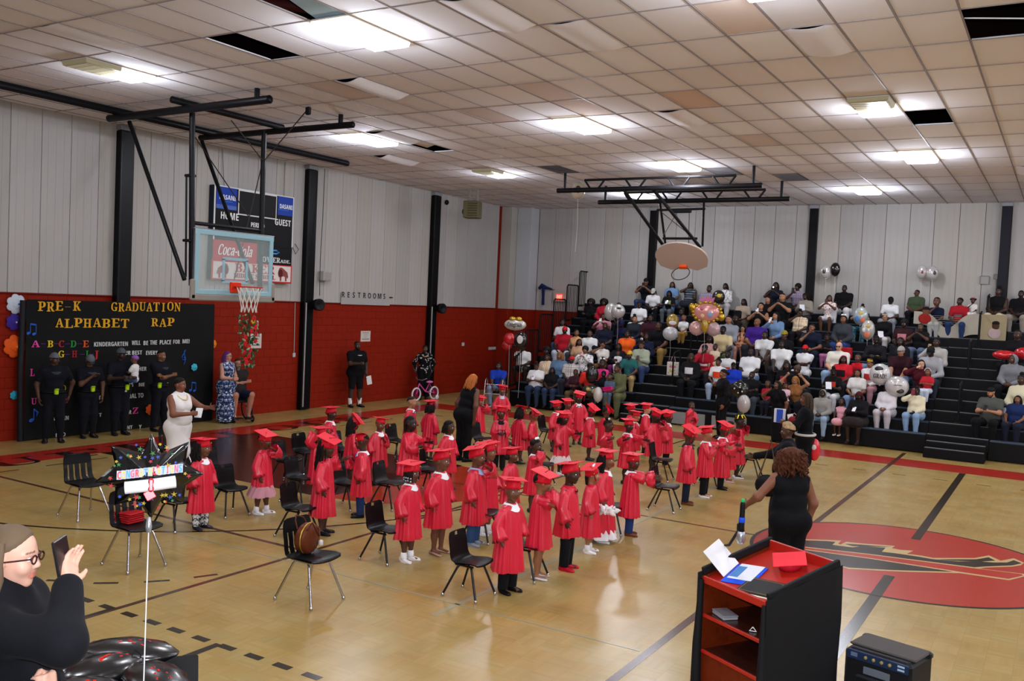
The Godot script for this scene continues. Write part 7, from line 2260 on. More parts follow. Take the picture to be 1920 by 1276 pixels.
func banner_words(t: Node3D) -> void:
	word(t, "P", 0.174, "d8a028", 2.567, -10.371, 0.154, true)
	word(t, "R", 0.176, "d8a028", 2.560, -10.548, 0.157, true)
	word(t, "E", 0.177, "d8a028", 2.581, -10.727, 0.159, true)
	word(t, "-", 0.042, "d8a028", 2.577, -10.910, 0.117, true)
	word(t, "K", 0.180, "d8a028", 2.586, -11.096, 0.165, true)
	word(t, "G", 0.171, "d8a028", 2.588, -11.933, 0.143, true)
	word(t, "R", 0.172, "d8a028", 2.580, -12.098, 0.145, true)
	word(t, "A", 0.173, "d8a028", 2.602, -12.263, 0.147, true)
	word(t, "D", 0.175, "d8a028", 2.591, -12.433, 0.150, true)
	word(t, "U", 0.176, "d8a028", 2.606, -12.604, 0.152, true)
	word(t, "A", 0.177, "d8a028", 2.595, -12.778, 0.154, true)
	word(t, "T", 0.179, "d8a028", 2.606, -12.955, 0.157, true)
	word(t, "I", 0.180, "d8a028", 2.598, -13.135, 0.076, true)
	word(t, "O", 0.181, "d8a028", 2.622, -13.316, 0.162, true)
	word(t, "N", 0.183, "d8a028", 2.610, -13.502, 0.164, true)
	word(t, "A", 0.167, "d8a028", 2.250, -10.739, 0.171, true)
	word(t, "L", 0.169, "d8a028", 2.240, -10.936, 0.174, true)
	word(t, "P", 0.170, "d8a028", 2.259, -11.135, 0.178, true)
	word(t, "H", 0.172, "d8a028", 2.247, -11.339, 0.181, true)
	word(t, "A", 0.174, "d8a028", 2.258, -11.546, 0.184, true)
	word(t, "B", 0.175, "d8a028", 2.245, -11.759, 0.188, true)
	word(t, "E", 0.177, "d8a028", 2.254, -11.974, 0.192, true)
	word(t, "T", 0.179, "d8a028", 2.244, -12.195, 0.196, true)
	word(t, "R", 0.167, "d8a028", 2.271, -12.923, 0.179, true)
	word(t, "A", 0.169, "d8a028", 2.261, -13.129, 0.182, true)
	word(t, "P", 0.170, "d8a028", 2.282, -13.337, 0.185, true)
	word(t, "A", 0.123, "d84a98", 1.850, -10.263, 0.167, true)
	word(t, "B", 0.125, "d8b828", 1.845, -10.566, 0.115, true)
	word(t, "C", 0.126, "b02830", 1.842, -10.790, 0.112, true)
	word(t, "D", 0.127, "2a8a3c", 1.837, -11.047, 0.120, true)
	word(t, "E", 0.129, "d05828", 1.833, -11.315, 0.126, true)
	word(t, "-", 0.031, "8c3a9c", 1.858, -10.424, 0.102, true)
	word(t, "-", 0.031, "8c3a9c", 1.854, -10.686, 0.105, true)
	word(t, "-", 0.032, "8c3a9c", 1.850, -10.921, 0.107, true)
	word(t, "-", 0.032, "8c3a9c", 1.846, -11.179, 0.110, true)
	word(t, "G", 0.126, "d8b828", 1.642, -10.795, 0.123, true)
	word(t, "H", 0.128, "a02428", 1.635, -11.075, 0.109, true)
	word(t, "I", 0.129, "2a8a3c", 1.628, -11.348, 0.053, true)
	word(t, "J", 0.131, "b82828", 1.622, -11.568, 0.090, true)
	word(t, "-", 0.037, "8c3a9c", 1.648, -10.675, 0.094, true)
	word(t, "-", 0.037, "8c3a9c", 1.641, -10.927, 0.096, true)
	word(t, "-", 0.038, "8c3a9c", 1.633, -11.243, 0.099, true)
	word(t, "-", 0.038, "8c3a9c", 1.628, -11.449, 0.101, true)
	word(t, "KINDERGARTEN", 0.088, "c8c8c4", 1.824, -11.887, 0.782)
	word(t, "WILL", 0.091, "c8c8c4", 1.842, -12.478, 0.209)
	word(t, "BE", 0.092, "c8c8c4", 1.833, -12.712, 0.113)
	word(t, "THE", 0.092, "c8c8c4", 1.842, -12.910, 0.176)
	word(t, "PLACE", 0.094, "c8c8c4", 1.843, -13.212, 0.292)
	word(t, "FOR", 0.089, "c8c8c4", 1.848, -13.503, 0.178)
	word(t, "ME!", 0.090, "c8c8c4", 1.856, -13.758, 0.189)
	word(t, "OUR BEST", 0.085, "c8c8c4", 1.632, -12.374, 0.498)
	word(t, "EVERY", 0.087, "c8c8c4", 1.620, -12.867, 0.290)
	word(t, "TING HER", 0.085, "c8c8c4", 1.282, -12.504, 0.500)
	word(t, "TING", 0.079, "c8c8c4", 0.954, -12.313, 0.245)
	word(t, "NE", 0.075, "c8c8c4", 0.945, -12.642, 0.139)
	word(t, "S", 0.059, "c8c8c4", 0.924, -13.292, 0.070)
	word(t, "IT.", 0.082, "c8c8c4", 0.730, -11.649, 0.140)
	word(t, "GOAL TO", 0.097, "c8c8c4", 0.715, -12.468, 0.450)
	word(t, "E", 0.069, "c8c8c4", 0.383, -10.703, 0.056)
	word(t, "FIN", 0.080, "c8c8c4", 0.376, -10.909, 0.150)
	word(t, "H", 0.066, "c8c8c4", 0.372, -11.497, 0.066)
	word(t, "T", 0.072, "c8c8c4", 0.376, -11.681, 0.061)
	word(t, "TER", 0.080, "c8c8c4", 0.376, -12.325, 0.168)
	word(t, "HAD", 0.074, "c8c8c4", 0.053, -10.821, 0.202)
	word(t, "F", 0.071, "c8c8c4", 0.054, -11.264, 0.053)
	word(t, "AT", 0.077, "c8c8c4", 0.056, -11.491, 0.108)
	word(t, "R.", 0.073, "c8c8c4", 0.048, -11.997, 0.103)
	word(t, "'NT", 0.074, "c8c8c4", 0.053, -12.355, 0.168)
	word(t, "Y", 0.081, "c8c8c4", 0.041, -12.636, 0.066)
	word(t, "L", 0.133, "d84a98", 1.304, -10.217, 0.085, true)
	word(t, "Q", 0.111, "b8a020", 0.967, -10.869, 0.085, true)
	word(t, "U", 0.118, "d84a98", 0.750, -10.259, 0.106, true)
	word(t, "W", 0.117, "a01c50", 0.729, -10.904, 0.170, true)
	word(t, "Z", 0.126, "d84a98", 0.396, -12.509, 0.131, true)

# ================================================================ grown-ups
const BUILD := {"m": {"h": 1.72}, "f": {"h": 1.63, "fem": true}, "h": {"h": 1.74, "wide": 1.4}, "g": {"h": 1.63, "fem": true, "wide": 1.45}, "k": {"h": 1.2, "kid": true}, "t": {"h": 0.9, "kid": true}}
const POSE := {"lap": {"left": "lap", "right": "lap"}, "phone": {"left": "phone", "right": "phone"}, "low": {"left": "low", "right": "low", "nod": 0.4}, "cross": {"left": "cross", "right": "cross"},
	"knees": {"left": "knees", "right": "knees", "lean": 0.32}, "chin": {"left": "lap", "right": "chin", "lean": 0.16}, "mouth": {"left": "lap", "right": "mouth"}, "hold": {"left": "hold", "right": "hold"},
	"thigh": {"left": "thigh", "right": "thigh"}, "phone1": {"left": "lap", "right": "phone"}, "bent": {"left": "knees", "right": "knees", "lean": 0.75, "nod": 0.2}, "down": {"left": "lap", "right": "lap", "nod": 0.55, "lean": 0.12},
	"head": {"left": "cap", "right": "cap", "lean": 0.3, "nod": 0.5}, "chinl": {"left": "chin", "right": "lap", "lean": 0.12}}

func figure(build: String, pose: String, turn: int) -> Dictionary:
	var key := "%s %s %d" % [build, pose, turn]
	if not figures.has(key):
		var s: Dictionary = BUILD[build].duplicate()
		s.merge(POSE[pose], true)
		s.sit = true
		s.look = turn * 0.45
		if s.has("kid"):
			s.drop = 0.3 if build == "k" else 0.2
			s.knees = 0.06
		elif build == "m" or build == "h":
			s.knees = 0.11
		s.tuck = 0.05
		var J := skeleton(s)
		var kid: bool = s.has("kid")
		figures[key] = {"s": s, "J": J, "body": body_mesh(s, J, 0.024 if not kid else 0.019, "far" if not kid else "childfar").mesh(true), "wear": {}}
	return figures[key]

# someone sitting at a point. top and bottom: "kind colour [pattern]"
func seated(at: Vector3, scale: float, yaw: float, build: String, pose: String, turn: int, sk: String, top: String, bottom: String, hair: String, o: Dictionary, label: String, group := "spectators on the bleachers") -> Node3D:
	var f := figure(build, pose, turn)
	var root := thing("person", label, "child" if build in ["k", "t"] else "person", at, deg_to_rad(yaw), group)
	root.scale = Vector3.ONE * scale
	part("body", f.body, skin(sk), root)
	for q in [[top, "shirt"], [bottom, "bottoms"]]:
		var w: PackedStringArray = q[0].split(" ")
		if w[0] == "":
			continue
		if not f.wear.has(w[0]):
			f.wear[w[0]] = garment(f.s, f.J, w[0], 0.022).mesh()
		part({"tee": "shirt", "long": "long_sleeved_top", "tank": "sleeveless_top", "hoodie": "hoodie", "pants": "trousers", "shorts": "shorts", "skirt": "skirt"}[w[0]], f.wear[w[0]], cloth(w[1], w[2] if w.size() > 2 else ""), root)
	var hr: PackedStringArray = hair.split(" ")
	dress_head(root, f.J.head, {"hair": hr[0] if hr[0] != "bald" else "", "hc": hr[1] if hr.size() > 1 else "15110f", "extra": o.get("extra", [])})
	var h: float = f.s.h
	for n in ["l", "r"]:
		var a: Vector3 = f.J["an" + n]
		part("shoe", shoe_mesh(0.155 * h, "shoe").mesh() if not hairs.has("shm%.2f" % h) else hairs["shm%.2f" % h], mat(o.get("shoe", "16161a"), 0.5), root, a + v3(0, -0.05 * h, 0))
	if o.has("print"):
		var c: Vector3 = f.J.chest + f.J.tw * v3(0, -0.03 * h, 0.076 * h * (0.6 + 0.4 * f.s.get("wide", 1.0)) + (0.035 * h if f.s.has("fem") else 0.0))
		part("shirt_print", chest_patch(0.13 * h, 0.1 * h), cloth(o.print, o.get("printtex", "")), root, c, f.J.tw)
	if o.has("chain"):
		part("pendant", mb().box(Vector3.ZERO, v3(0.02, 0.035, 0.006), 0.003), mat(o.chain, 0.3, 0.8), root, f.J.chest + f.J.tw * v3(0, 0.01 * h, 0.075 * h))
	if o.has("phone"):
		# a phone between the hands, a thing of its own
		var hp: Vector3 = (f.J.wrl + f.J.wrr) * 0.5 + v3(0, 0.045 * h, 0.025 * h)
		if pose in ["phone1", "mouth", "chin"]:
			hp = f.J.wrr + v3(0.02, 0.05 * h, 0.02 * h)
		var pb := Basis(Vector3.RIGHT, -0.2 if pose != "low" else -0.9)
		var t := root.transform * Transform3D(pb, hp)
		var ph := thing("phone", o.phone[1], "phone", t.origin, 0.0, "phones held up in the crowd")
		ph.basis = t.basis.orthonormalized()
		part("case", mb().box(Vector3.ZERO, v3(0.078, 0.155, 0.01), 0.004), mat(o.phone[0], 0.4), ph)
		part("camera_bump", mb().box(v3(-0.02, 0.055, 0.007), v3(0.03, 0.03, 0.004), 0.002), mat("0c0c0e", 0.2), ph)
		if o.phone.size() > 2:
			part("lamp", mb().ell(v3(0.02, 0.06, 0.007), v3(0.016, 0.016, 0.006), 8, 6), mat("ffffff", 0.3, 0.0, {"emit": 25.0}), ph)
	if o.has("paper"):
		var t2 := root.transform * Transform3D(Basis(Vector3.UP, 0.4) * Basis(Vector3.RIGHT, -0.7), (f.J.wrl + f.J.wrr) * 0.5 + v3(0, 0.03 * h, 0.05 * h))
		var pp := single("program", mb().box(Vector3.ZERO, v3(0.14, 0.22, 0.004), 0.001), mat("dcdce0", 0.8), o.paper, "paper", t2.origin, t2.basis.orthonormalized(), "paper programs in the crowd")
	return root

func chest_patch(w: float, h: float) -> MB:
	var rg := []
	for k in 2:
		var ring := PackedVector3Array()
		for q in 7:
			var u := q / 6.0 - 0.5
			ring.append(v3(u * w, (k - 0.5) * h, -u * u * 0.09 - (0.006 if k == 0 else 0.0)))
		for q in range(6, -1, -1):
			ring.append(ring[q] - v3(0, 0, 0.02))
		rg.append(ring)
	return mb().loft(rg)

# a standing grown-up
func standing(at: Vector3, h: float, yaw: float, spec: Dictionary, sk: String, top: String, bottom: String, hair: String, o: Dictionary, label: String) -> Node3D:
	var s := spec.duplicate()
	s.h = h
	var J := skeleton(s)
	var root := thing("person", label, "person", at, deg_to_rad(yaw))
	part("body", body_mesh(s, J, o.get("cell", 0.018), o.get("head", "adult")), skin(sk), root)
	for q in [top, bottom, o.get("over", "")]:
		var w: PackedStringArray = q.split(" ")
		if w[0] == "":
			continue
		part({"tee": "shirt", "long": "long_sleeved_top", "tank": "sleeveless_top", "hoodie": "hoodie", "pants": "trousers", "shorts": "shorts", "skirt": "skirt", "maxi": "long_skirt"}[w[0]], garment(s, J, w[0], o.get("cell", 0.018)), cloth(w[1], w[2] if w.size() > 2 else ""), root)
	var hr: PackedStringArray = hair.split(" ")
	dress_head(root, J.head, {"hair": hr[0] if hr[0] != "bald" else "", "hc": hr[1] if hr.size() > 1 else "15110f", "extra": o.get("extra", [])})
	for n in ["l", "r"]:
		var a: Vector3 = J["an" + n]
		if o.has("sock"):
			part("sock", mb().tube([a + v3(0, 0.09 * h, 0), a, a + v3(0, -0.02 * h, 0)], [0.034 * h, 0.028 * h, 0.026 * h], 10), mat(o.sock, 0.9), root)
		part("shoe", shoe_mesh(0.155 * h, o.get("style", "shoe")).mesh(), mat(o.get("shoe", "121214"), 0.45), root, v3(a.x, 0, a.z), Basis(Vector3.UP, 0.15 if n == "l" else -0.15))
	if o.has("print"):
		part("shirt_print", chest_patch(0.1 * h, 0.065 * h), cloth(o.print, o.get("printtex", "")), root, J.chest + J.tw * v3(0.01 * h, 0.01 * h, 0.085 * h), J.tw)
	if o.has("belt"):
		var bp := []
		for k in 25:
			var a := TAU * k / 24
			bp.append(J.hip + v3(sin(a) * 0.112 * h * s.get("wide", 1.0), 0.045 * h, cos(a) * 0.084 * h * s.get("wide", 1.0) - 0.008 * h))
		part("belt", mb().tube(bp, 0.014 * h, 6), mat(o.belt, 0.5), root)
	if o.has("necklace"):
		var bp := []
		for k in 13:
			var a := PI * k / 12
			bp.append(J.sh + J.tw * v3(cos(a) * 0.055 * h, 0.015 * h - sin(a) * 0.04 * h, 0.03 * h + sin(a) * 0.05 * h))
		part("necklace", mb().tube(bp, 0.009 * h, 6), mat(o.necklace, 0.4, 0.3), root)
	root.set_meta("wrists", [J.wrl, J.wrr, J.head.origin, J.hip, J.chest])
	return root

# ================================================================ grown-ups on the floor, furniture, balloons
func build_adults() -> void:
	var m := {"stance": 0.02}
	var off := {"left": "down", "right": "down"}
	var cap := func(hex: String) -> Array: return [["capcrown", hex, "cap"], ["brim", "2a2c30", "cap_brim"]]
	standing(v3(-16.42, 0, -10.42), 1.72, 62, {"left": "back", "right": "down", "look": 0.5, "wide": 1.12, "stance": 0.03}, "4a3022", "tee 10111a", "pants 0e0f15", "bald", {"extra": cap.call("5c6066"), "print": "3a3c44", "belt": "0a0a0c"}, "leftmost officer in dark uniform and grey cap, hands behind him")
	standing(v3(-16.5, 0, -11.2), 1.66, 75, {"left": "down", "right": "chest", "nod": 0.5, "wide": 1.1}, "5c3c2a", "tee 10111a", "pants 0e0f15", "bald", {"extra": cap.call("5c6066"), "print": "3a3c44", "belt": "0a0a0c"}, "officer in grey cap looking down at a phone in his hand")
	var holder := standing(v3(-16.42, 0, -11.85), 1.78, 75, {"left": "hold", "right": "hold", "look": 0.3, "wide": 1.1}, "33221a", "tee 10111a", "pants 0e0f15", "bald", {"extra": cap.call("4c5056"), "belt": "0a0a0c"}, "officer in grey cap holding a toddler against his chest")
	seated(v3(-16.2, 1.08, -12.0), 0.98, -60, "t", "hold", 0, "6a4634", "tee e4e2de", "shorts 44567c", "fade", {"extra": [["beanie", "8c5aa8", "headwrap"]], "shoe": "dcdcd8"}, "toddler with a lilac headwrap and white tee carried by an officer", "carried children")
	standing(v3(-16.38, 0, -12.78), 1.72, 95, {"left": "cross", "right": "cross", "look": 0.3, "wide": 1.1, "stance": 0.05}, "7a5038", "tee 10111a", "pants 0e0f15", "fade", {"belt": "0a0a0c", "print": "3a3c44"}, "bareheaded officer in dark uniform with folded arms")
	for q in [[-10.4, -16.26, "leftmost officer"], [-11.2, -16.32, "officer looking at his phone"], [-11.9, -16.22, "officer with the toddler"], [-12.66, -16.2, "officer with folded arms"]]:
		var lt := thing("belt_light", "yellow-green reflective pouch on the belt of the " + q[2], "pouch", v3(q[1], 0.98, q[0] + 0.03))
		part("pouch", mb().box(Vector3.ZERO, v3(0.05, 0.11, 0.07), 0.012), mat("a8d018", 0.4), lt)
		part("flap", mb().box(v3(0.01, 0.045, 0), v3(0.05, 0.03, 0.075), 0.008), mat("8cb414", 0.4), lt)
	standing(v3(-16.4, 0, -14.6), 1.66, 95, {"fem": true, "wide": 1.15, "left": "clasp", "right": "clasp", "look": 0.2}, "c08c74", "tank ffffff floral", "maxi ffffff floral", "waves 5c2c6c", {"extra": [["glasses", "2a2a30", "glasses"]]}, "woman with purple hair in a long blue floral dress, hands clasped")
	standing(v3(-16.55, 0, -19.25), 1.82, 70, {"left": "down", "right": "hold", "wide": 1.4, "stance": 0.04}, "3f291e", "tee 0d0d10", "shorts 0d0d10", "fade", {"sock": "d8d4d0", "shoe": "0e0e10", "print": "d4d4d0", "extra": [["beard", "120e0c", "beard"]]}, "man in black tee and shorts with white socks standing against the red wall")
	single("paper_sheet", mb().box(Vector3.ZERO, v3(0.15, 0.24, 0.004), 0.001), mat("d8d8d4", 0.8), "folded white paper in the hand of the man in black shorts", "paper", v3(-16.3, 0.74, -19.52), Basis(Vector3.UP, 1.2) * Basis(Vector3.BACK, 0.2))
	standing(v3(-16.5, 0, -22.3), 1.66, 45, {"fem": true, "wide": 1.2, "left": "back", "right": "back"}, "4a3022", "long ffffff dots", "pants 0c0c0f", "cropped", {"necklace": "d0a878"}, "woman in a black top with white dots behind the pink bicycle")
	# the speaker in white, the teacher, the women in black
	standing(v3(-11.9, 0, -9.65), 1.66, 95, {"fem": true, "wide": 1.3, "left": "show", "right": "hold", "look": 0.25}, "7a4c36", "tank e8e4e0", "skirt e6e2de", "cropped 14100e", {"necklace": "d8c898", "cell": 0.016}, "woman in a white sleeveless top and skirt speaking with one hand out")
	single("note_card", mb().box(Vector3.ZERO, v3(0.11, 0.16, 0.004), 0.001), mat("eeeeee", 0.8), "white cards in the hand of the woman in white", "paper", v3(-11.52, 1.12, -9.72), Basis(Vector3.UP, 0.5) * Basis(Vector3.RIGHT, -0.5))
	standing(v3(-9.7, 0, -14.45), 1.7, 165, {"fem": true, "wide": 1.25, "lean": 0.28, "nod": 0.4, "left": "down", "right": "down"}, "5c3a2a", "tank 0c0c0f", "pants 0b0b0e", "waves a8602c", {"cell": 0.016}, "teacher in black seen from behind with copper hair, bending over a child")
	standing(v3(-7.05, 0, -21.7), 1.7, -50, {"fem": true, "wide": 1.25, "left": "down", "right": "chest", "look": -0.2}, "7a5038", "long 0d0d10", "pants 0b0b0d", "lowbun", {}, "woman in a black V-neck top in front of the bleachers, hand on her chest")
	standing(v3(-5.75, 0, -22.15), 1.52, -35, {"fem": true, "wide": 1.3, "lean": 0.3, "left": "down", "right": "mouth"}, "6a4632", "tee 0c0c0f", "maxi 0b0b0e", "long", {}, "woman in a long black dress bending forward by the front row")
	single("envelope", mb().box(Vector3.ZERO, v3(0.13, 0.26, 0.006), 0.001), mat("d8d8d8", 0.8), "white program in the hand of the woman in the long black dress", "paper", v3(-5.4, 0.62, -21.75), Basis(Vector3.UP, 0.4) * Basis(Vector3.BACK, 0.2))
	standing(v3(-3.88, 0, -16.66), 1.72, -80, {"fem": true, "wide": 1.15, "left": "hold", "right": "down"}, "6a4632", "long 0c0c0f", "skirt 0b0b0e", "verylong 3a2c20", {"belt": "b8b4ac", "cell": 0.016}, "woman in black with hair past her waist and a studded pale belt")
	standing(v3(-3.15, 0, -12.6), 1.62, -75, {"fem": true, "wide": 1.35, "left": "down", "right": "point"}, "4a3022", "long 0e0e11", "maxi 0d0d10", "cropped", {"extra": [["wrap", "ffffff", "leopard_headwrap", "leopard"]], "cell": 0.015}, "woman in black with a leopard print headwrap, in profile")
	standing(v3(-2.42, 0, -9.95), 1.66, -140, {"fem": true, "wide": 1.3, "lean": 0.08, "left": "reach", "right": "down", "look": -0.3}, "7a4c36", "tank 0d0e12", "pants 0c0c10", "curls 4a2616", {"cell": 0.014, "head": "near"}, "woman in a black sleeveless top with big copper brown curls, nearest the podium")
	var bag := thing("shoulder_bag", "black shoulder bag hanging from a long strap beside the leopard headwrap woman", "bag", v3(-3.3, 0.78, -12.25))
	part("pouch", mb().ell(Vector3.ZERO, v3(0.17, 0.15, 0.07), 14, 8), mat("121214", 0.5), bag)
	part("strap", mb().tube([v3(-0.12, 0.1, 0), v3(0.02, 0.6, 0.0), v3(0.12, 0.1, 0)], 0.014, 6), mat("4a4028", 0.5), bag)
	var hat := thing("red_balloon_bag", "small bright red balloon hanging behind the long-haired woman", "balloon", v3(-3.7, 0.7, -16.7))
	part("balloon", mb().ell(Vector3.ZERO, v3(0.1, 0.2, 0.08), 14, 9), mat("d0142c", 0.25, 0.0, {"coat": 0.5}), hat)
	part("patch", mb().ell(v3(0.0, 0.05, 0.07), v3(0.045, 0.05, 0.02), 10, 6), mat("d8d0c8", 0.4), hat)
	# the woman at the lower left, standing on the near bleachers
	standing(v3(-3.3, 0.463, -1.93), 1.73, 130, {"fem": true, "wide": 1.3, "left": "cross", "right": "mouth", "look": -0.1, "stance": 0.0}, "c89a84", "hoodie 0f1014", "pants 0d0d10", "long 5c4c3a", {"cell": 0.012, "head": "near", "extra": [["glasses", "3a1e1c", "glasses"]]}, "woman with ash blonde hair, glasses and a black cardigan at the lower left corner")
	single("tablet", mb().box(Vector3.ZERO, v3(0.12, 0.19, 0.012), 0.004), mat("101014", 0.3), "dark tablet held up by the blonde woman at the lower left", "tablet", v3(-3.16, 2.03, -2.06), Basis(Vector3.UP, 2.2) * Basis(Vector3.RIGHT, -0.2))
	standing(v3(-15.35, 0, -8.42), 1.62, 60, {"fem": true, "left": "hold", "right": "down"}, "4a3022", "long 2a1c28", "pants 18203a", "long", {}, "person cut off by the left edge beside the orange paper flower")
	# seated on the floor: the wheelchair and the walker
	var wc := thing("wheelchair", "black wheelchair against the red wall under the flower garland", "wheelchair", v3(-16.5, 0, -15.02), deg_to_rad(70))
	var bk := mat("141416", 0.4)
	for q in [-1, 1]:
		var tire := []
		for k in 29:
			tire.append(v3(q * 0.29, 0.31 + sin(TAU * k / 28) * 0.29, -0.12 + cos(TAU * k / 28) * 0.29))
		var wl := part("wheel", mb().tube(tire, 0.022, 7), bk, wc)
		var sp := mb()
		for k in 12:
			sp.tube([v3(q * 0.29, 0.31, -0.12), v3(q * 0.29, 0.31 + sin(TAU * k / 12) * 0.28, -0.12 + cos(TAU * k / 12) * 0.28)], 0.004, 4)
		part("spokes", sp, mat("8a8a8e", 0.3, 0.8), wl)
		part("caster", mb().lathe([Vector2(0.01, -0.016), Vector2(0.075, -0.016), Vector2(0.08, 0.0), Vector2(0.075, 0.016), Vector2(0.01, 0.016)], 14, Transform3D(Basis(Vector3.BACK, PI / 2), v3(q * 0.24, 0.08, 0.36))), bk, wc)
		part("side_frame", mb().tube([v3(q * 0.25, 0.92, -0.3), v3(q * 0.25, 0.5, -0.24), v3(q * 0.25, 0.46, 0.26), v3(q * 0.24, 0.14, 0.36)], 0.014, 7), bk, wc)
		part("armrest", mb().box(v3(q * 0.27, 0.68, -0.02), v3(0.05, 0.03, 0.34), 0.012), bk, wc)
		part("handle", rod(mb(), v3(q * 0.25, 0.92, -0.3), v3(q * 0.25, 0.93, -0.42), 0.018, 8), bk, wc)
		part("footrest", mb().box(v3(q * 0.13, 0.12, 0.48), v3(0.16, 0.02, 0.18), 0.008), bk, wc)
	part("seat", mb().box(v3(0, 0.47, 0.02), v3(0.46, 0.05, 0.46), 0.02), mat("18181c", 0.7), wc)
	part("backrest", mb().box(v3(0, 0.72, -0.25), v3(0.46, 0.44, 0.03), 0.012, Basis(Vector3.RIGHT, -0.1)), mat("18181c", 0.7), wc)
	seated(v3(-16.52, 0.5, -15.03), 1.0, 70, "h", "cross", 0, "a8745c", "tee 2a2422", "shorts 141c34", "fade 2a2420", {"extra": [["fullbeard", "6c645c", "beard"], ["glasses", "2a2a2a", "glasses"]], "shoe": "5c6268"}, "bearded man in a brown polo and navy shorts sitting in the wheelchair", "seated by the wall")
	var fc := thing("folding_chair", "black folding chair under the man with the walker", "chair", v3(-13.95, 0, -22.5), deg_to_rad(20))
	part("seat", mb().box(v3(0, 0.44, 0), v3(0.42, 0.03, 0.42), 0.012), bk, fc)
	part("backrest", mb().box(v3(0, 0.75, -0.23), v3(0.42, 0.2, 0.02), 0.008), bk, fc)
	for q in [-1, 1]:
		part("leg", mb().tube([v3(q * 0.2, 0.85, -0.24), v3(q * 0.2, 0.44, -0.12), v3(q * 0.2, 0.01, 0.22)], 0.012, 6), bk, fc)
		part("leg", mb().tube([v3(q * 0.18, 0.44, 0.12), v3(q * 0.18, 0.01, -0.22)], 0.012, 6), bk, fc)
	seated(v3(-13.93, 0.455, -22.46), 0.97, 20, "m", "knees", 0, "4a3022", "tee 1a38a0", "pants 7c8ca4", "locs", {"shoe": "9a9a9c"}, "person with long locs in a royal blue tee leaning on a walker", "seated by the wall")
	var wk := thing("walker", "aluminium walking frame in front of the person in royal blue", "walker", v3(-13.75, 0, -21.95), deg_to_rad(20))
	var al := mat("c0c0c0", 0.25, 0.9)
	for q in [-1, 1]:
		part("side_frame", mb().tube([v3(q * 0.27, 0.01, 0.2), v3(q * 0.25, 0.8, 0.1), v3(q * 0.25, 0.86, 0.04), v3(q * 0.25, 0.86, -0.12), v3(q * 0.25, 0.8, -0.18), v3(q * 0.27, 0.01, -0.26)], 0.014, 8), al, wk)
		part("grip", rod(mb(), v3(q * 0.25, 0.86, -0.1), v3(q * 0.25, 0.86, 0.03), 0.02, 8), mat("3a3a3c", 0.6), wk)
	for y in [0.45, 0.72]:
		part("cross_bar", rod(mb(), v3(-0.26, y, 0.14), v3(0.26, y, 0.14), 0.012, 8), al, wk)
	var bi := thing("bicycle", "child's pink bicycle with white tires, in front of the woman in white dots", "bicycle", v3(-16.35, 0, -22.2), deg_to_rad(-5))
	var pk := mat("c84a8c", 0.35)
	for q in [0.4, -0.4]:
		var tire := []
		for k in 25:
			tire.append(v3(0, 0.2 + sin(TAU * k / 24) * 0.18, q + cos(TAU * k / 24) * 0.18))
		var w := part("wheel", mb().tube(tire, 0.026, 7), mat("d8d4d4", 0.6), bi)
		var sp := mb()
		for k in 10:
			sp.tube([v3(0, 0.2, q), v3(0, 0.2 + sin(TAU * k / 10) * 0.17, q + cos(TAU * k / 10) * 0.17)], 0.008, 4)
		part("spokes", sp, mat("8c1c4c", 0.4), w)
	var fr := mb()
	fr.tube([v3(0, 0.2, 0.4), v3(0, 0.52, 0.28)], 0.018, 7).tube([v3(0, 0.5, 0.28), v3(0, 0.26, 0.0), v3(0, 0.2, -0.4)], 0.022, 7).tube([v3(0, 0.26, 0.0), v3(0, 0.5, -0.16), v3(0, 0.2, -0.4)], 0.018, 7)
	part("frame", fr, pk, bi)
	part("saddle", mb().ell(v3(0, 0.54, -0.18), v3(0.08, 0.04, 0.13), 12, 7), mat("e070b0", 0.5), bi)
	part("handlebar", mb().tube([v3(-0.22, 0.68, 0.2), v3(-0.1, 0.62, 0.27), v3(0.1, 0.62, 0.27), v3(0.22, 0.68, 0.2)], 0.014, 7), mat("c8c8cc", 0.25, 0.8), bi)
	part("training_wheel", mb().lathe([Vector2(0.01, -0.015), Vector2(0.07, -0.015), Vector2(0.07, 0.015), Vector2(0.01, 0.015)], 12, Transform3D(Basis(Vector3.BACK, PI / 2), v3(0.16, 0.085, -0.36))), mat("d8d4d4", 0.5), bi)

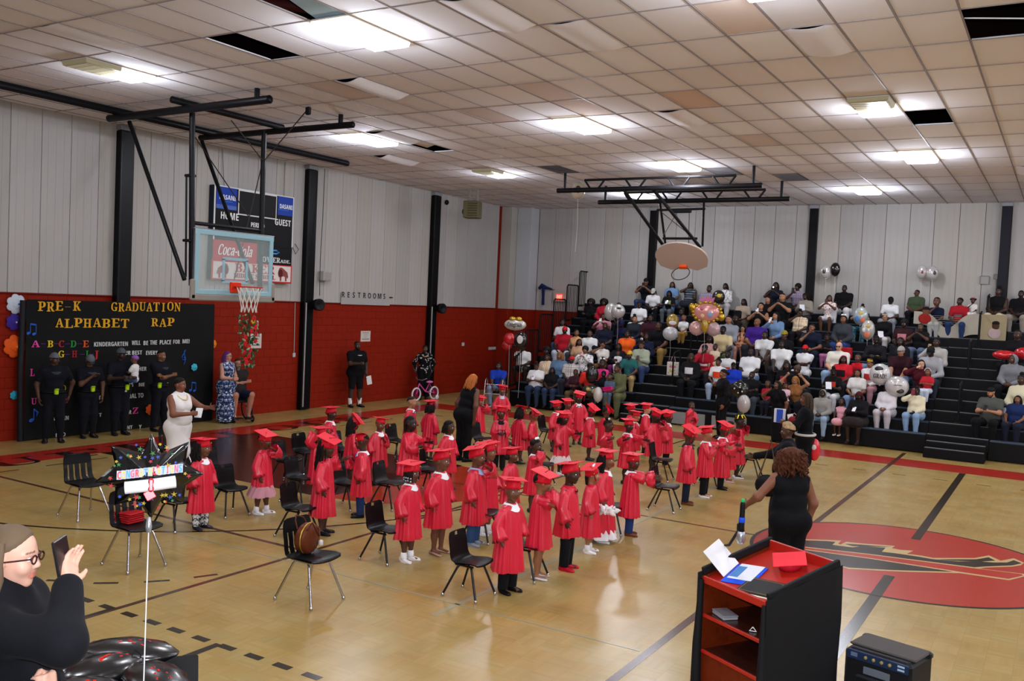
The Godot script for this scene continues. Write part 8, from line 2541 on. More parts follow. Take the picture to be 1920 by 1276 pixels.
func build_podium() -> void:
	# local: +x to the right along the desk, -z away from the viewer
	var t := thing("podium", "red-topped wooden podium wrapped in black paper, open shelves towards the camera", "podium", v3(-1.83, 0, -7.0), deg_to_rad(-29.4))
	var wood := mat("7a2c10", 0.35, 0.0, {"tex": "noise", "scale": 2.0})
	var red := mat("a81e14", 0.3)
	var paper := mat("17181b", 0.6)
	var side := PackedVector2Array([Vector2(-0.36, 0.0), Vector2(0.36, 0.0), Vector2(0.36, 1.02), Vector2(-0.36, 1.2)])
	for q in [-1, 1]:
		part("side_panel", mb().prism(side, Transform3D(Basis(v3(0, 0, 1), Vector3.UP, v3(-1, 0, 0)), v3(q * 0.34 + 0.0125, 0, 0)), 0.025), wood, t)
		# the paper wrap bulges a little at the folds
		var rg := []
		for k in 9:
			var z := lerpf(0.385, -0.385, k / 8.0)
			var top := lerpf(1.045, 1.225, k / 8.0)
			var ring := PackedVector3Array()
			for r in 7:
				var y := lerpf(0.0, top, r / 6.0)
				ring.append(v3(q * (0.365 + 0.008 * sin(k * 1.9 + r * 1.3)), y, z))
			for r in range(6, -1, -1):
				ring.append(v3(q * 0.357, ring[r].y, z))
			rg.append(ring)
		part("paper_wrap", mb().loft(rg), paper, t)
		part("paper_fold", mb().tube([v3(q * 0.34, 0.0, 0.375), v3(q * 0.345, 0.5, 0.38), v3(q * 0.335, 1.0, 0.375)], [0.045, 0.036, 0.022], 8), paper, t)
		part("side_rail", mb().box(v3(q * 0.345, 1.15, 0.0), v3(0.03, 0.06, 0.74), 0.006, Basis(Vector3.RIGHT, 0.245)), paper, t)
	part("front_panel", mb().box(v3(0, 0.6, -0.35), v3(0.68, 1.2, 0.025), 0.006), paper, t)
	part("desk_board", mb().box(v3(0, 1.08, 0.0), v3(0.66, 0.025, 0.74), 0.006, Basis(Vector3.RIGHT, 0.245)), red, t)
	part("rear_board", mb().box(v3(0, 1.19, -0.33), v3(0.66, 0.12, 0.02), 0.005), red, t)
	part("front_lip", mb().box(v3(0, 1.0, 0.355), v3(0.66, 0.06, 0.025), 0.006), red, t)
	for y in [0.72, 0.44]:
		part("shelf", mb().box(v3(0, y, 0.0), v3(0.64, 0.022, 0.68), 0.005), mat("3a1a12", 0.25), t)
		part("shelf_edge", mb().box(v3(0, y, 0.35), v3(0.64, 0.03, 0.02), 0.005), red, t)
	part("lower_panel", mb().box(v3(0, 0.21, 0.33), v3(0.64, 0.42, 0.02), 0.005), wood, t)
	var tr := t.transform
	var desk := func(x: float, z: float, up := 0.02) -> Vector3: return tr * v3(x, 1.095 - z * 0.25 + up, z)
	var db := tr.basis * Basis(Vector3.RIGHT, 0.245)
	var gc := thing("graduation_cap", "red graduation cap lying upside down at the back of the podium desk", "cap", desk.call(0.04, -0.16, 0.07))
	gc.basis = db * Basis(Vector3.UP, 0.3)
	part("board", mb().box(Vector3.ZERO, v3(0.25, 0.008, 0.25), 0.003, Basis(Vector3.UP, 0.5)), mat("e02838", 0.5), gc)
	part("skull_band", mb().lathe([Vector2(0.085, -0.07), Vector2(0.09, -0.03), Vector2(0.07, -0.004)], 18), mat("c41c30", 0.5), gc)
	var f1 := thing("folder", "blue plastic folder with papers on the podium desk", "folder", desk.call(-0.13, 0.13, 0.004))
	f1.basis = db * Basis(Vector3.UP, 0.35)
	part("cover", mb().box(Vector3.ZERO, v3(0.25, 0.006, 0.32), 0.002), mat("1c50d8", 0.35), f1)
	part("flap", mb().box(v3(-0.2, 0.1, -0.03), v3(0.24, 0.004, 0.26), 0.001, Basis(Vector3.BACK, -0.9)), mat("e8e8ea", 0.6), f1)
	part("sheet", mb().box(v3(0.0, 0.006, -0.03), v3(0.2, 0.003, 0.26), 0.001), mat("d8dce4", 0.7), f1)
	part("picture", mb().box(v3(-0.06, 0.009, -0.02), v3(0.07, 0.002, 0.18)), mat("4a80b8", 0.5), f1)
	var f2 := thing("certificate_folder", "black certificate folder with a thin gold border at the podium's front corner", "folder", desk.call(0.12, 0.2, 0.004))
	f2.basis = db * Basis(Vector3.UP, 0.25)
	part("cover", mb().box(Vector3.ZERO, v3(0.3, 0.012, 0.24), 0.003), mat("1e1f20", 0.5), f2)
	part("pages", mb().box(v3(0.0, -0.006, 0.01), v3(0.29, 0.008, 0.245), 0.002), mat("e0d8c4", 0.7), f2)
	var gb := mb()
	for q in [-1, 1]:
		gb.box(v3(q * 0.13, 0.0065, 0), v3(0.004, 0.001, 0.2)).box(v3(0, 0.0065, q * 0.1), v3(0.26, 0.001, 0.004))
	part("gold_border", gb, mat("a07c30", 0.4, 0.6), f2)
	var cs := thing("plastic_case", "clear grey plastic case on the podium's upper shelf", "case", tr * v3(-0.2, 0.745, 0.24))
	cs.basis = tr.basis * Basis(Vector3.UP, -0.25)
	part("lid", mb().box(v3(0, 0.016, 0), v3(0.19, 0.012, 0.13), 0.004), mat("8a8c90", 0.2), cs)
	part("tray", mb().box(Vector3.ZERO, v3(0.18, 0.024, 0.125), 0.004), mat("a0a2a6", 0.3), cs)
	single("cable_tie", mb().tube([v3(0, 0.03, 0), v3(0.03, 0.005, 0.01), v3(-0.02, 0.005, 0.02), v3(0, 0.03, 0)], 0.005, 5), mat("e8e8e8", 0.5), "white loop of cord on the podium's upper shelf", "cord", tr * v3(0.13, 0.733, 0.27))
	# microphone on its stand
	var mc := thing("microphone", "wireless microphone with silver head hanging in a clip, green ring on top", "microphone", v3(-2.06, 1.26, -6.98))
	part("body", mb().lathe([Vector2(0.014, 0.36), Vector2(0.02, 0.34), Vector2(0.022, 0.16), Vector2(0.026, 0.13)], 14), mat("15161a", 0.4), mc)
	part("blue_band", mb().lathe([Vector2(0.0245, 0.2), Vector2(0.0245, 0.24)], 14), mat("2050d0", 0.4), mc)
	part("green_ring", mb().lathe([Vector2(0.006, 0.385), Vector2(0.016, 0.38), Vector2(0.016, 0.36), Vector2(0.006, 0.355)], 14), mat("28b060", 0.4), mc)
	part("grille", mb().lathe([Vector2(0.026, 0.13), Vector2(0.034, 0.1), Vector2(0.035, 0.06), Vector2(0.025, 0.035), Vector2(0.005, 0.03)], 16), mat("b8bcc4", 0.3, 0.8), mc)
	var ms := thing("microphone_stand", "black microphone stand behind the podium's left corner", "stand", v3(-2.28, 0, -7.16))
	part("base", mb().lathe([Vector2(0.02, 0.03), Vector2(0.14, 0.015), Vector2(0.14, 0.0), Vector2(0.01, 0.0)], 20), mat("141416", 0.4), ms)
	part("pole", mb().tube([v3(0, 0.0, 0), v3(0, 1.2, 0), v3(0.1, 1.24, 0.08), v3(0.2, 1.4, 0.17)], 0.011, 8), mat("141416", 0.4), ms)
	part("clip", mb().box(v3(0.21, 1.42, 0.175), v3(0.05, 0.07, 0.04), 0.012), mat("141416", 0.5), ms)
	part("knob", mb().ell(v3(0, 1.2, 0), v3(0.03, 0.025, 0.03), 10, 7), mat("141416", 0.5), ms)
	# powered speaker on its trolley
	var sp := thing("speaker", "black powered speaker with a blue control panel at the lower right", "speaker", v3(-1.0, 0, -7.36), deg_to_rad(-14))
	part("cabinet", mb().box(v3(0, 0.3, 0), v3(0.5, 0.6, 0.4), 0.03), mat("15161a", 0.5), sp)
	part("top_cover", mb().box(v3(0, 0.605, -0.03), v3(0.5, 0.02, 0.3), 0.008), mat("45413e", 0.6), sp)
	part("control_panel", mb().box(v3(0, 0.555, 0.2), v3(0.46, 0.07, 0.02), 0.006), mat("1c2c48", 0.35), sp)
	for k in 4:
		part("knob", mb().lathe([Vector2(0.013, 0.0), Vector2(0.013, 0.016), Vector2(0.004, 0.018)], 10, Transform3D(Basis(Vector3.RIGHT, PI / 2), v3(-0.08 + k * 0.06, 0.56, 0.21))), mat("8a8050", 0.4), sp)
	for k in 2:
		part("label_plate", mb().box(v3(0.18, 0.572 - k * 0.026, 0.212), v3(0.05, 0.014, 0.003)), mat("9ab0c8", 0.4), sp)
	part("label_plate", mb().box(v3(-0.17, 0.56, 0.212), v3(0.05, 0.03, 0.003)), mat("5c6884", 0.4), sp)
	part("slot", mb().box(v3(0.0, 0.46, 0.2), v3(0.2, 0.06, 0.012), 0.006), mat("5a6470", 0.3), sp)
	part("grip_bar", mb().box(v3(0, 0.41, 0.215), v3(0.3, 0.03, 0.04), 0.012), mat("202228", 0.5), sp)
	for q in [-1, 1]:
		part("corner_cap", mb().box(v3(q * 0.245, 0.59, -0.15), v3(0.04, 0.05, 0.05), 0.012), mat("1c1c20", 0.4), sp)

func balloon(label: String, at: Vector3, r: Vector3, hex: String, turn: float, o := {}) -> Node3D:
	var t := thing("balloon", label, "balloon", at, turn, o.get("group", ""))
	var foil: bool = o.get("foil", true)
	var m := mat(hex, 0.2, 0.18 if foil else 0.0, {"coat": 0.5})
	part("skin", mb().ell(Vector3.ZERO, r, 22, 12), m, t)
	if foil:
		var seam := []
		for k in 31:
			seam.append(v3(sin(TAU * k / 30) * r.x * 1.03, cos(TAU * k / 30) * r.y * 1.03, 0))
		part("seam", mb().tube(seam, r.x * 0.03, 5), m, t)
	part("knot", mb().lathe([Vector2(0.006, -r.y * 1.0), Vector2(0.022, -r.y * 1.1), Vector2(0.006, -r.y * 1.12)], 8), m, t)
	for s in o.get("marks", []):
		# [x, y, half width, half height, colour]
		var zz := r.z * sqrt(maxf(0.0, 1.0 - pow(s[0] / r.x, 2.0) - pow(s[1] / r.y, 2.0)))
		part("print", mb().ell(v3(s[0], s[1], zz), v3(s[2], s[3], 0.012), 10, 6), mat(s[4], 0.3), t)
	if o.has("text"):
		lettering(o.text[0], o.text[1], t, mat(o.text[2], 0.4), v3(0, o.text[3], r.z * 1.0), Basis(), "Droid Serif", 0.008, "lettering", true, o.text[4])
	if o.get("string", 0.0) > 0.0:
		part("string", mb().tube([v3(0, -r.y * 1.1, 0), v3(0.02, -r.y - o.string * 0.5, 0.01), v3(0.0, -r.y - o.string, 0)], 0.004, 4), mat("d8d4cc", 0.6), t)
	return t

func star_poly(n: int, r0: float, r1: float, turn := 0.0) -> PackedVector2Array:
	var p := PackedVector2Array()
	for k in n * 2:
		p.append(Vector2.from_angle(turn + PI / 2 + PI * k / n) * (r0 if k % 2 == 0 else r1))
	return p

func build_balloons() -> void:
	# the star balloon in front
	var c := v3(-4.12, 2.075, -3.17)
	var b := look(v3(0.79, 0.16, 0.61))
	var t := thing("star_balloon", "big black foil star balloon with coloured stars reading CONGRATULATIONS over a white diploma", "balloon", c)
	t.basis = b
	var tips := [[0.0, 0.22], [0.05, 0.115], [0.19, 0.175], [0.175, 0.06], [0.27, 0.0], [0.18, -0.06], [0.17, -0.15], [0.06, -0.13], [0.01, -0.23], [-0.06, -0.13], [-0.17, -0.15], [-0.17, -0.06], [-0.27, -0.03], [-0.175, 0.06], [-0.2, 0.16], [-0.05, 0.12]]
	var rg := []
	for k in 9:
		var u := -1.0 + k * 0.25
		var ring := PackedVector3Array()
		var f := sqrt(maxf(0.0, 1.0 - absf(u) * 0.985))
		for q in tips.size():
			for s in 3:
				var a: Array = tips[q]
				var e: Array = tips[(q + 1) % tips.size()]
				var p := Vector2(lerpf(a[0], e[0], s / 3.0), lerpf(a[1], e[1], s / 3.0))
				ring.append(v3(p.x * f, p.y * f, signf(u) * (1.0 - f) * 0.11))
		rg.append(ring)
	part("foil_skin", mb().loft(rg), mat("09090b", 0.16, 0.1, {"coat": 0.6}), t)
	var cols := ["a0141c", "a08c18", "1c3c90", "1f6c2c"]
	var r := RandomNumberGenerator.new()
	r.seed = 3
	for k in 4:
		var sm := mb()
		for q in 26:
			var p := Vector2(r.randf_range(-0.2, 0.2), r.randf_range(-0.17, 0.17))
			if (p.y < 0.045 and p.y > -0.1 and absf(p.x) < 0.165) or absf(p.x) + absf(p.y) > 0.26:
				continue
			sm.prism(star_poly(5, r.randf_range(0.007, 0.019), 0.005, r.randf() * 2.0), Transform3D(Basis(), v3(p.x, p.y, 0.104 - 0.16 * p.length())), 0.004)
		part("printed_stars", sm, mat(cols[k], 0.45), t)
	var hues := ["d82830", "e0c040", "3a9cd8", "d84a70", "d82830", "e0c040", "3a9cd8", "b8c848", "d82830", "e0c040", "3a9cd8", "d82830", "e0c040", "d84a70", "3a9cd8"]
	for k in 15:
		var x := -0.15 + k * 0.0213
		part("letter_outline", mb().box(Vector3.ZERO, v3(0.024, 0.046, 0.003), 0.001), mat("b8bcc8", 0.5), t, v3(x, 0.02 + 0.1 * x, 0.096 - 0.09 * absf(x)))
		lettering("CONGRATULATIONS"[k], 0.038, t, mat(hues[k], 0.4), v3(x, 0.02 + 0.1 * x, 0.1 - 0.09 * absf(x)), Basis(), "Droid Sans", 0.004, "letter", true, 0.017 if k != 11 else 0.007)
	part("diploma", mb().tube([v3(-0.12, -0.06, 0.085), v3(0, -0.05, 0.095), v3(0.125, -0.035, 0.085)], 0.033, 12), mat("f4f4f8", 0.25), t)
	part("diploma_ribbon", mb().box(v3(0.005, -0.048, 0.1), v3(0.028, 0.072, 0.06), 0.01).box(v3(0.0, -0.1, 0.095), v3(0.05, 0.05, 0.01), 0.004, Basis(Vector3.BACK, 0.5)), mat("d01c28", 0.3), t)
	part("tail", mb().lathe([Vector2(0.012, -0.3), Vector2(0.018, -0.27), Vector2(0.01, -0.22)], 10), mat("b8bcc0", 0.2, 0.7), t)
	part("string", mb().tube([v3(0, -0.28, 0), v3(-0.002, -1.0, 0.16), v3(-0.005, -1.98, 0.33)], 0.0035, 5), mat("e4e4e8", 0.4), t)
	var g1 := "balloons in the stands"
	balloon("silver round balloon touching the ceiling beside the folded basket's left end, string trailing", v3(-11.34, 6.1, -21.85), v3(0.2, 0.22, 0.11), "a89c88", 0.9, {"marks": [[-0.05, 0.02, 0.08, 0.1, "2a2420"]], "string": 1.4})
	var cg := balloon("wide white foil balloon reading Congrats, with gold knobs, by the corner rails", v3(-13.52, 2.42, -22.55), v3(0.3, 0.15, 0.11), "c8c4bc", 0.35, {"text": ["Congrats", 0.12, "1c1a18", 0.0, 0.42]})
	for q in [-0.08, 0.1]:
		part("gold_knob", mb().ell(v3(q, 0.16, 0.03), v3(0.1, 0.07, 0.06), 12, 7), mat("c09c30", 0.25, 0.6), cg)
	balloon("red foil heart balloon below the Congrats balloon", v3(-13.72, 2.0, -22.6), v3(0.15, 0.17, 0.08), "c01420", 0.5, {"string": 1.5})
	balloon("lower red foil balloon hanging by the Congrats balloon's strings", v3(-13.86, 1.8, -22.7), v3(0.14, 0.13, 0.08), "b01420", 0.5)
	balloon("black foil balloon with a white square under the Congrats balloon", v3(-13.26, 1.98, -22.45), v3(0.19, 0.24, 0.1), "161618", 0.3, {"marks": [[0.0, 0.03, 0.09, 0.12, "d0ccc8"]], "string": 1.4})
	balloon("oval silver balloon left of the printed one, in front of the boy's head", v3(-11.92, 2.9, -25.5), v3(0.19, 0.25, 0.12), "b4b0ac", 0.5, {"string": 0.5})
	balloon("round silver balloon with a small black print, in front of the boy's head", v3(-11.63, 2.93, -25.4), v3(0.2, 0.2, 0.1), "b8b4b0", 0.4, {"marks": [[0.02, 0.09, 0.07, 0.03, "1a1a1a"]], "string": 0.9})
	balloon("gold-topped white balloon above the silver pair by the left aisle", v3(-9.83, 2.72, -25.3), v3(0.17, 0.2, 0.1), "a08438", 0.4, {"marks": [[0.0, -0.05, 0.12, 0.06, "d8d4d0"], [0.0, -0.14, 0.08, 0.03, "8c2028"]]})
	balloon("silver star-shaped balloon low by the man in the black polo", v3(-9.84, 2.36, -25.2), v3(0.21, 0.19, 0.1), "c0c0c0", 0.4, {"string": 0.6})
	var pb := balloon("large pink oval foil balloon in a gold scrolled frame beside the left aisle", v3(-8.47, 3.03, -24.3), v3(0.36, 0.25, 0.1), "d08c84", 0.2, {"marks": [[-0.12, 0.08, 0.05, 0.05, "b05868"], [0.1, -0.06, 0.07, 0.08, "7c9cb8"], [-0.1, -0.1, 0.06, 0.06, "d8b078"]]})
	var gold := mat("b8942c", 0.2, 0.7)
	for k in 18:
		var a := TAU * k / 18
		part("gold_scroll", mb().ell(v3(cos(a) * 0.38, sin(a) * 0.27, 0), v3(0.06, 0.055, 0.05), 9, 6), gold, pb)
	part("pink_crown", mb().prism(PackedVector2Array([Vector2(-0.16, 0.28), Vector2(0.16, 0.28), Vector2(0.2, 0.42), Vector2(0.08, 0.36), Vector2(0.0, 0.46), Vector2(-0.08, 0.36), Vector2(-0.2, 0.42)]), Transform3D(Basis(), v3(0, 0, -0.03)), 0.06), mat("c86a8c", 0.25, 0.4), pb)
	for q in [-1, 1]:
		part("side_scroll", mb().ell(v3(q * 0.4, 0.12 * -q, 0), v3(0.1, 0.11, 0.05), 10, 7), gold, pb)
	balloon("left pink and silver foil balloon under the large gold-framed one", v3(-8.75, 2.58, -24.35), v3(0.2, 0.19, 0.09), "c89c98", 0.4)
	balloon("right pink and silver foil balloon under the large gold-framed one", v3(-8.28, 2.58, -24.35), v3(0.19, 0.19, 0.09), "c0a0a0", -0.1)
	balloon("gold foil balloon between the two pink ones under the large frame", v3(-8.5, 2.66, -24.28), v3(0.1, 0.2, 0.08), "b08c2c", 0.2, {"string": 0.8})
	balloon("black and gold star balloon held by the person in the black and white jacket", v3(-9.1, 3.5, -27.1), v3(0.18, 0.2, 0.1), "2a2820", 0.3, {"marks": [[0.02, 0.04, 0.08, 0.06, "c8a838"]]})
	balloon("white wall balloon with black print, left one of the left pair", v3(-6.14, 4.37, WZ + 0.32), v3(0.17, 0.19, 0.1), "bcb8b4", 0.3, {"marks": [[-0.06, 0.0, 0.05, 0.06, "1c1c1c"]], "string": 0.4, "group": g1})
	balloon("black wall balloon, right one of the left pair", v3(-5.88, 4.44, WZ + 0.36), v3(0.15, 0.19, 0.1), "141214", -0.3, {"string": 0.5, "group": g1})
	balloon("white wall balloon with a red mark, left one of the right pair", v3(-3.56, 4.42, WZ + 0.32), v3(0.15, 0.19, 0.1), "bab6b2", -0.2, {"marks": [[0.05, 0.0, 0.03, 0.05, "8c2430"]], "string": 0.4, "group": g1})
	balloon("white wall balloon with a black mark, right one of the right pair", v3(-3.28, 4.4, WZ + 0.36), v3(0.16, 0.19, 0.1), "b6b2ae", 0.2, {"marks": [[0.05, 0.0, 0.04, 0.06, "1c1c1c"]], "string": 0.4, "group": g1})
	balloon("upper flower-printed balloon in front of the woman with the pink phone", v3(-4.88, 3.12, -26.6), v3(0.19, 0.24, 0.11), "a8b0b0", 0.0, {"marks": [[-0.06, -0.08, 0.07, 0.08, "3a6ca8"], [0.07, -0.1, 0.07, 0.08, "c86848"], [0.02, 0.08, 0.06, 0.05, "c8a848"]], "string": 0.5})
	balloon("lower flower-printed balloon in front of the woman with the pink phone", v3(-4.6, 2.75, -26.2), v3(0.17, 0.26, 0.11), "b4b0a8", 0.0, {"marks": [[0.0, -0.12, 0.09, 0.09, "c86848"], [0.02, 0.1, 0.06, 0.05, "c8a848"], [-0.08, 0.0, 0.05, 0.06, "d8d4d0"]], "string": 0.9})
	balloon("white round balloon reading GRAD! with a black cap print", v3(-3.82, 1.72, -23.75), v3(0.24, 0.25, 0.13), "c8c6c4", 0.1, {"text": ["GRAD!", 0.1, "141414", -0.04, 0.3], "marks": [[-0.03, 0.14, 0.1, 0.06, "141414"]]})
	balloon("white round balloon lying lower, right of the GRAD balloon", v3(-3.4, 1.47, -23.6), v3(0.25, 0.23, 0.13), "c4c2c0", 0.1, {"marks": [[0.08, -0.1, 0.09, 0.06, "1a1a1a"], [0.02, 0.04, 0.1, 0.012, "5a5a5a"]]})
	balloon("gold and white printed balloon low in front of the man in the black headwrap", v3(-11.12, 0.72, -22.75), v3(0.22, 0.16, 0.1), "2c2a20", 0.5, {"marks": [[-0.08, 0.05, 0.06, 0.05, "b89c3c"], [0.06, 0.0, 0.05, 0.06, "8c8a50"]]})
	balloon("tall black balloon rising beside the man in the black headwrap", v3(-11.15, 1.15, -22.85), v3(0.17, 0.24, 0.1), "121214", 0.5)
	balloon("upright white balloon low in front of the man in the black headwrap", v3(-10.82, 0.65, -22.6), v3(0.12, 0.2, 0.1), "c4c0ba", 0.4)
	balloon("black star balloon with white dots behind the woman in the V-neck top", v3(-7.0, 1.12, -22.85), v3(0.24, 0.2, 0.1), "1c1c1a", 0.0, {"marks": [[-0.1, 0.02, 0.02, 0.02, "d8d8d0"], [0.04, 0.06, 0.02, 0.02, "d8d8d0"], [0.1, -0.04, 0.02, 0.02, "d8d8d0"], [0.0, -0.08, 0.02, 0.02, "d8d8d0"]]})
	balloon("white balloon half hidden behind the woman in the V-neck top", v3(-6.82, 0.78, -22.7), v3(0.16, 0.22, 0.1), "bcb8b4", 0.0)
	balloon("left red foil balloon beside the hooded teenager at the right edge", v3(-1.25, 2.33, -25.3), v3(0.26, 0.1, 0.09), "c01c20", 0.1)
	balloon("right red foil balloon cut by the right edge of the picture", v3(-0.85, 2.4, -25.3), v3(0.2, 0.13, 0.09), "b81820", 0.0)

func build_props() -> void:
	# the table of black bags at the lower left
	var tb := thing("table", "table with a black cloth under the black bags at the lower left", "table", v3(-4.75, 0, -3.25), deg_to_rad(50))
	part("table_top", mb().box(v3(0, 0.71, 0), v3(1.25, 0.03, 0.8), 0.008), mat("111214", 0.6), tb)
	for q in 4:
		part("leg", rod(mb(), v3(0.55 if q & 1 else -0.55, 0.0, 0.33 if q & 2 else -0.33), v3(0.55 if q & 1 else -0.55, 0.7, 0.33 if q & 2 else -0.33), 0.018), mat("3a3a3c", 0.4, 0.5), tb)
	var spots := [[-4.86, -3.62, 0.30, 0.6, "black printed bag lying farthest back in the pile, with a cord loop"], [-4.36, -3.44, 0.30, -0.3, "black printed bag at the right end of the pile"], [-5.0, -3.22, 0.28, 0.9, "black printed bag at the left end of the pile, beside the blonde woman"], [-4.5, -3.12, 0.28, 0.2, "black printed bag at the front of the pile with a low red print"], [-4.75, -3.38, 0.24, 1.4, "small black printed bag in the middle of the pile"]]
	for s in spots:
		var t := thing("black_bag", s[4], "bag", v3(s[0], 0.725, s[1]), s[3], "black printed bags on the table")
		var l: float = s[2]
		var m := mb()
		var rg := []
		for k in 12:
			var u := k / 11.0
			var ring := PackedVector3Array()
			var w := sin(PI * clampf(u * 0.94 + 0.05, 0.0, 1.0))
			for q in 16:
				var a := TAU * q / 16
				ring.append(v3((u - 0.5) * 2.0 * l, maxf(0.0, 0.075 + sin(a) * 0.075 * pow(w, 0.6) * (1.0 + 0.1 * sin(q * 2.0 + k * 1.7))), cos(a) * 0.17 * pow(w, 0.5) * (1.0 + 0.06 * sin(k * 2.3 + q))))
			rg.append(ring)
		part("bag_body", m.loft(rg), mat("0e0f12", 0.26, 0.0, {"coat": 0.4}), t)
		var pr := mb()
		for k in 46:
			var u := sn(k * 3.1 + l)
			var v := sn(k * 5.7 + l * 2.0)
			var x := (u - 0.35) * l * 0.9
			var z := (v - 0.5) * 0.17
			pr.ell(v3(x, 0.147 - 3.2 * z * z - 0.25 * x * x / l, z), v3(0.016, 0.005, 0.008), 6, 4)
		tag(part("red_print", pr, mat("c8281c", 0.5), t), "", "", "", "stuff")
		part("drawstring", mb().tube([v3(-l, 0.08, 0), v3(-l * 1.12, 0.12, 0.03), v3(-l * 1.2, 0.15, 0.0), v3(-l * 1.12, 0.12, -0.03), v3(-l, 0.08, 0)], 0.005, 5), mat("17171a", 0.5), t)
	# on the chairs
	var hb := thing("handbag", "round brown leather handbag with a gold zip on the large black chair", "handbag", v3(-6.42, 0.452, -6.82), deg_to_rad(100))
	part("body", mb().lathe([Vector2(0.02, -0.07), Vector2(0.13, -0.066), Vector2(0.155, -0.03), Vector2(0.155, 0.03), Vector2(0.13, 0.066), Vector2(0.02, 0.07)], 26, Transform3D(Basis(Vector3.RIGHT, PI / 2), v3(0, 0.155, 0))), mat("5c2c18", 0.35), hb)
	var zp := []
	for k in 27:
		zp.append(v3(sin(PI * 1.6 * (k / 26.0 - 0.5)) * 0.157, 0.155 + cos(PI * 1.6 * (k / 26.0 - 0.5)) * 0.157, 0.02))
	part("zip", mb().tube(zp, 0.008, 6), mat("b8963c", 0.3, 0.8), hb)
	for q in [-1, 1]:
		part("handle", mb().tube([v3(-0.09, 0.26, q * 0.06), v3(-0.07, 0.34, q * 0.1), v3(0.0, 0.2 if q > 0 else 0.37, q * 0.14), v3(0.07, 0.34 - 0.1 * float(q > 0), q * 0.1), v3(0.09, 0.26, q * 0.06)], 0.009, 7), mat("4a2212", 0.4), hb)
	part("charm", mb().lathe([Vector2(0.005, -0.03), Vector2(0.025, -0.02), Vector2(0.025, 0.02), Vector2(0.005, 0.03)], 10), mat("d8d0d0", 0.3), hb, v3(0.1, 0.1, 0.1))
	for k in 5:
		single("folded_cloth", mb().box(Vector3.ZERO, v3(0.25 - 0.01 * (k % 2), 0.022, 0.22), 0.009), mat("a81820", 0.6), ["bottom", "second", "middle", "fourth", "top"][k] + " folded red cap of the stack on the large chair behind the star balloon", "folded caps", v3(-8.77, 0.452, -6.49) + v3(0.008 * sn(k), 0.012 + k * 0.023, 0.008 * sn(k + 3.0)), Basis(Vector3.UP, 0.15 * sn(k * 2.0)), "folded red caps on a chair")
	# in the stands
	var gb := thing("gift_bag", "white gift bag with yellow dots and a pink bow held in the left aisle", "gift bag", v3(-9.52, 1.19, -24.72), 0.15)
	part("bag", mb().box(v3(0, 0.19, 0), v3(0.33, 0.38, 0.12), 0.008), mat("d8d4cc", 0.5), gb)
	var dots := mb()
	for k in 14:
		dots.ell(v3(-0.13 + 0.26 * sn(k * 1.3), 0.03 + 0.32 * sn(k * 2.9), 0.061), v3(0.022, 0.022, 0.003), 8, 4)
	part("yellow_dots", dots, mat("d0b430", 0.5), gb)
	part("pink_bow", mb().ell(v3(-0.05, 0.25, 0.064), v3(0.05, 0.035, 0.01), 10, 6).ell(v3(0.05, 0.25, 0.064), v3(0.05, 0.035, 0.01), 10, 6), mat("c87888", 0.5), gb)
	part("handle", mb().tube([v3(-0.07, 0.38, 0.04), v3(-0.03, 0.54, 0.02), v3(0.03, 0.54, 0.02), v3(0.07, 0.38, 0.04)], 0.006, 5), mat("d8a8b4", 0.6), gb)
	var bn := thing("photo_banner", "pale draped banner with photographs of children across the top bleacher row", "banner", v3(-2.6, 2.7, -27.15))
	var rg := []
	for k in 33:
		var u := k / 32.0
		var x := lerpf(-1.0, 0.62, u)
		var top := 0.62 - 0.42 * exp(-pow((u - 0.52) * 5.0, 2.0))
		var ring := PackedVector3Array()
		for q in 5:
			ring.append(v3(x, lerpf(top - (0.34 if u < 0.55 else 0.55), top, q / 4.0), 0.02 * sin(u * 26.0)))
		for q in range(4, -1, -1):
			ring.append(ring[q] - v3(0, 0, 0.008))
		rg.append(ring)
	part("cloth", mb().loft(rg), mat("a8a090", 0.8), bn)
	part("tan_panel", mb().box(v3(0.95, 0.25, 0.02), v3(0.6, 0.72, 0.02), 0.006), mat("9a8c6c", 0.8), bn)
	for q in [[-0.72, 0.43, "8c1c18", "6a4632"], [0.98, 0.12, "b09894", "4a3022"]]:
		part("printed_shirt", mb().ell(v3(q[0], q[1], 0.035), v3(0.16, 0.14, 0.012), 12, 7), mat(q[2], 0.7), bn)
		part("printed_face", mb().ell(v3(q[0] + 0.02, q[1] + 0.2, 0.035), v3(0.085, 0.11, 0.012), 12, 7), mat(q[3], 0.7), bn)
		part("printed_hair", mb().ell(v3(q[0] + 0.02, q[1] + 0.27, 0.036), v3(0.09, 0.06, 0.012), 12, 7), mat("1a1412", 0.7), bn)
	for k in 5:
		part("printed_line", mb().box(v3(-0.2, 0.52 - 0.05 * k, 0.03), v3(0.7, 0.008, 0.008)), mat("8a7c6c", 0.8), bn)
	var bx := thing("blue_bag", "white and blue gift bag held up by the long-haired woman in black", "gift bag", v3(-4.4, 1.22, -16.9), 0.2)
	part("bag", mb().box(Vector3.ZERO, v3(0.2, 0.25, 0.08), 0.006), mat("c8ccd8", 0.5), bx)
	part("blue_panel", mb().box(v3(0.0, 0, 0.041), v3(0.11, 0.24, 0.004)), mat("2c4cb0", 0.5), bx)
	var rp := thing("red_purse", "small red purse beside the white and blue gift bag", "purse", v3(-4.15, 1.15, -16.95))
	part("body", mb().ell(Vector3.ZERO, v3(0.11, 0.08, 0.04), 12, 7), mat("8c1c24", 0.4), rp)
	part("strap", mb().tube([v3(-0.08, 0.05, 0), v3(0, 0.14, 0), v3(0.09, 0.05, 0)], 0.006, 5), mat("c8a8a0", 0.5), rp)
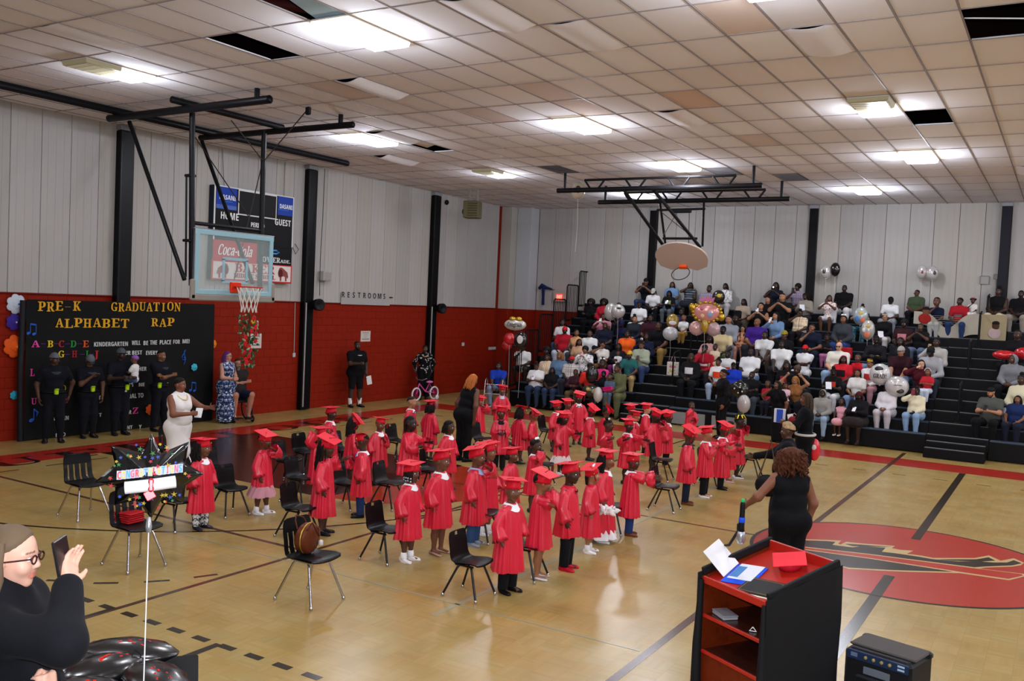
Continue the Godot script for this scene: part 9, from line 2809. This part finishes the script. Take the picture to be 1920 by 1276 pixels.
	var rc := thing("red_gift_bag", "red gift bag with a gold oval standing among the right-hand rows", "gift bag", v3(-4.98, 2.0, -25.3))
	part("bag", mb().box(v3(0, 0.13, 0), v3(0.36, 0.28, 0.14), 0.008), mat("a81820", 0.5), rc)
	part("gold_oval", mb().ell(v3(0, 0.05, 0.071), v3(0.09, 0.05, 0.006), 12, 6), mat("b89850", 0.4), rc)
	var pp := thing("pink_purse", "hot pink purse on the lap of the girl in the denim dress", "purse", v3(-10.55, 0.83, -22.62))
	part("body", mb().box(Vector3.ZERO, v3(0.28, 0.13, 0.1), 0.03, Basis(Vector3.BACK, 0.25)), mat("d0206c", 0.4), pp)
	part("flap", mb().box(v3(0, 0.03, 0.05), v3(0.26, 0.07, 0.02), 0.008, Basis(Vector3.BACK, 0.25)), mat("b81860", 0.4), pp)
	single("white_pillow", mb().ell(Vector3.ZERO, v3(0.24, 0.09, 0.14), 16, 9), mat("c8c8c4", 0.8), "white bundle resting on the arms of the heaviest man", "pillow", v3(-7.2, 1.42, -24.2))
	single("dark_cap_bag", mb().box(Vector3.ZERO, v3(0.22, 0.24, 0.12), 0.03), mat("0e0f12", 0.4), "black bag standing on the row above the man in the grey sweatshirt", "bag", v3(-8.33, 3.0, -26.6))
	single("silver_bottle", mb().lathe([Vector2(0.02, 0.0), Vector2(0.05, 0.0), Vector2(0.055, 0.2), Vector2(0.055, 0.4), Vector2(0.02, 0.42)], 16), mat("a8b8cc", 0.15, 0.9), "tall shiny silver bag left of the woman with ringed fingers", "bag", v3(-6.35, 1.19, -24.25))
	var tu := mb()
	for k in 40:
		tu.ell(v3(0.13 * (sn(k) - 0.5) * 2.0, 0.07 * sn(k * 3.7), 0.1 * (sn(k * 1.9) - 0.5) * 2.0), v3(0.05, 0.016, 0.03), 7, 4, Basis.from_euler(v3(k * 1.3, k * 2.1, k * 0.7)))
	single("white_tulle", tu, mat("e4e2e0", 0.9, 0.0, {"rim": 0.5}), "white fluffy tulle bundle on the small chair behind the front row", "tulle", v3(-4.86, 0.46, -10.57))

func _ready() -> void:
	rng.seed = 7
	set_camera_and_light()
	build_ceiling()
	build_walls()
	build_floor()
	build_bleachers()
	build_goals()
	build_scoreboard()
	build_wall_things()
	build_podium()
	build_class()
	build_adults()
	build_crowd()
	build_balloons()
	build_props()
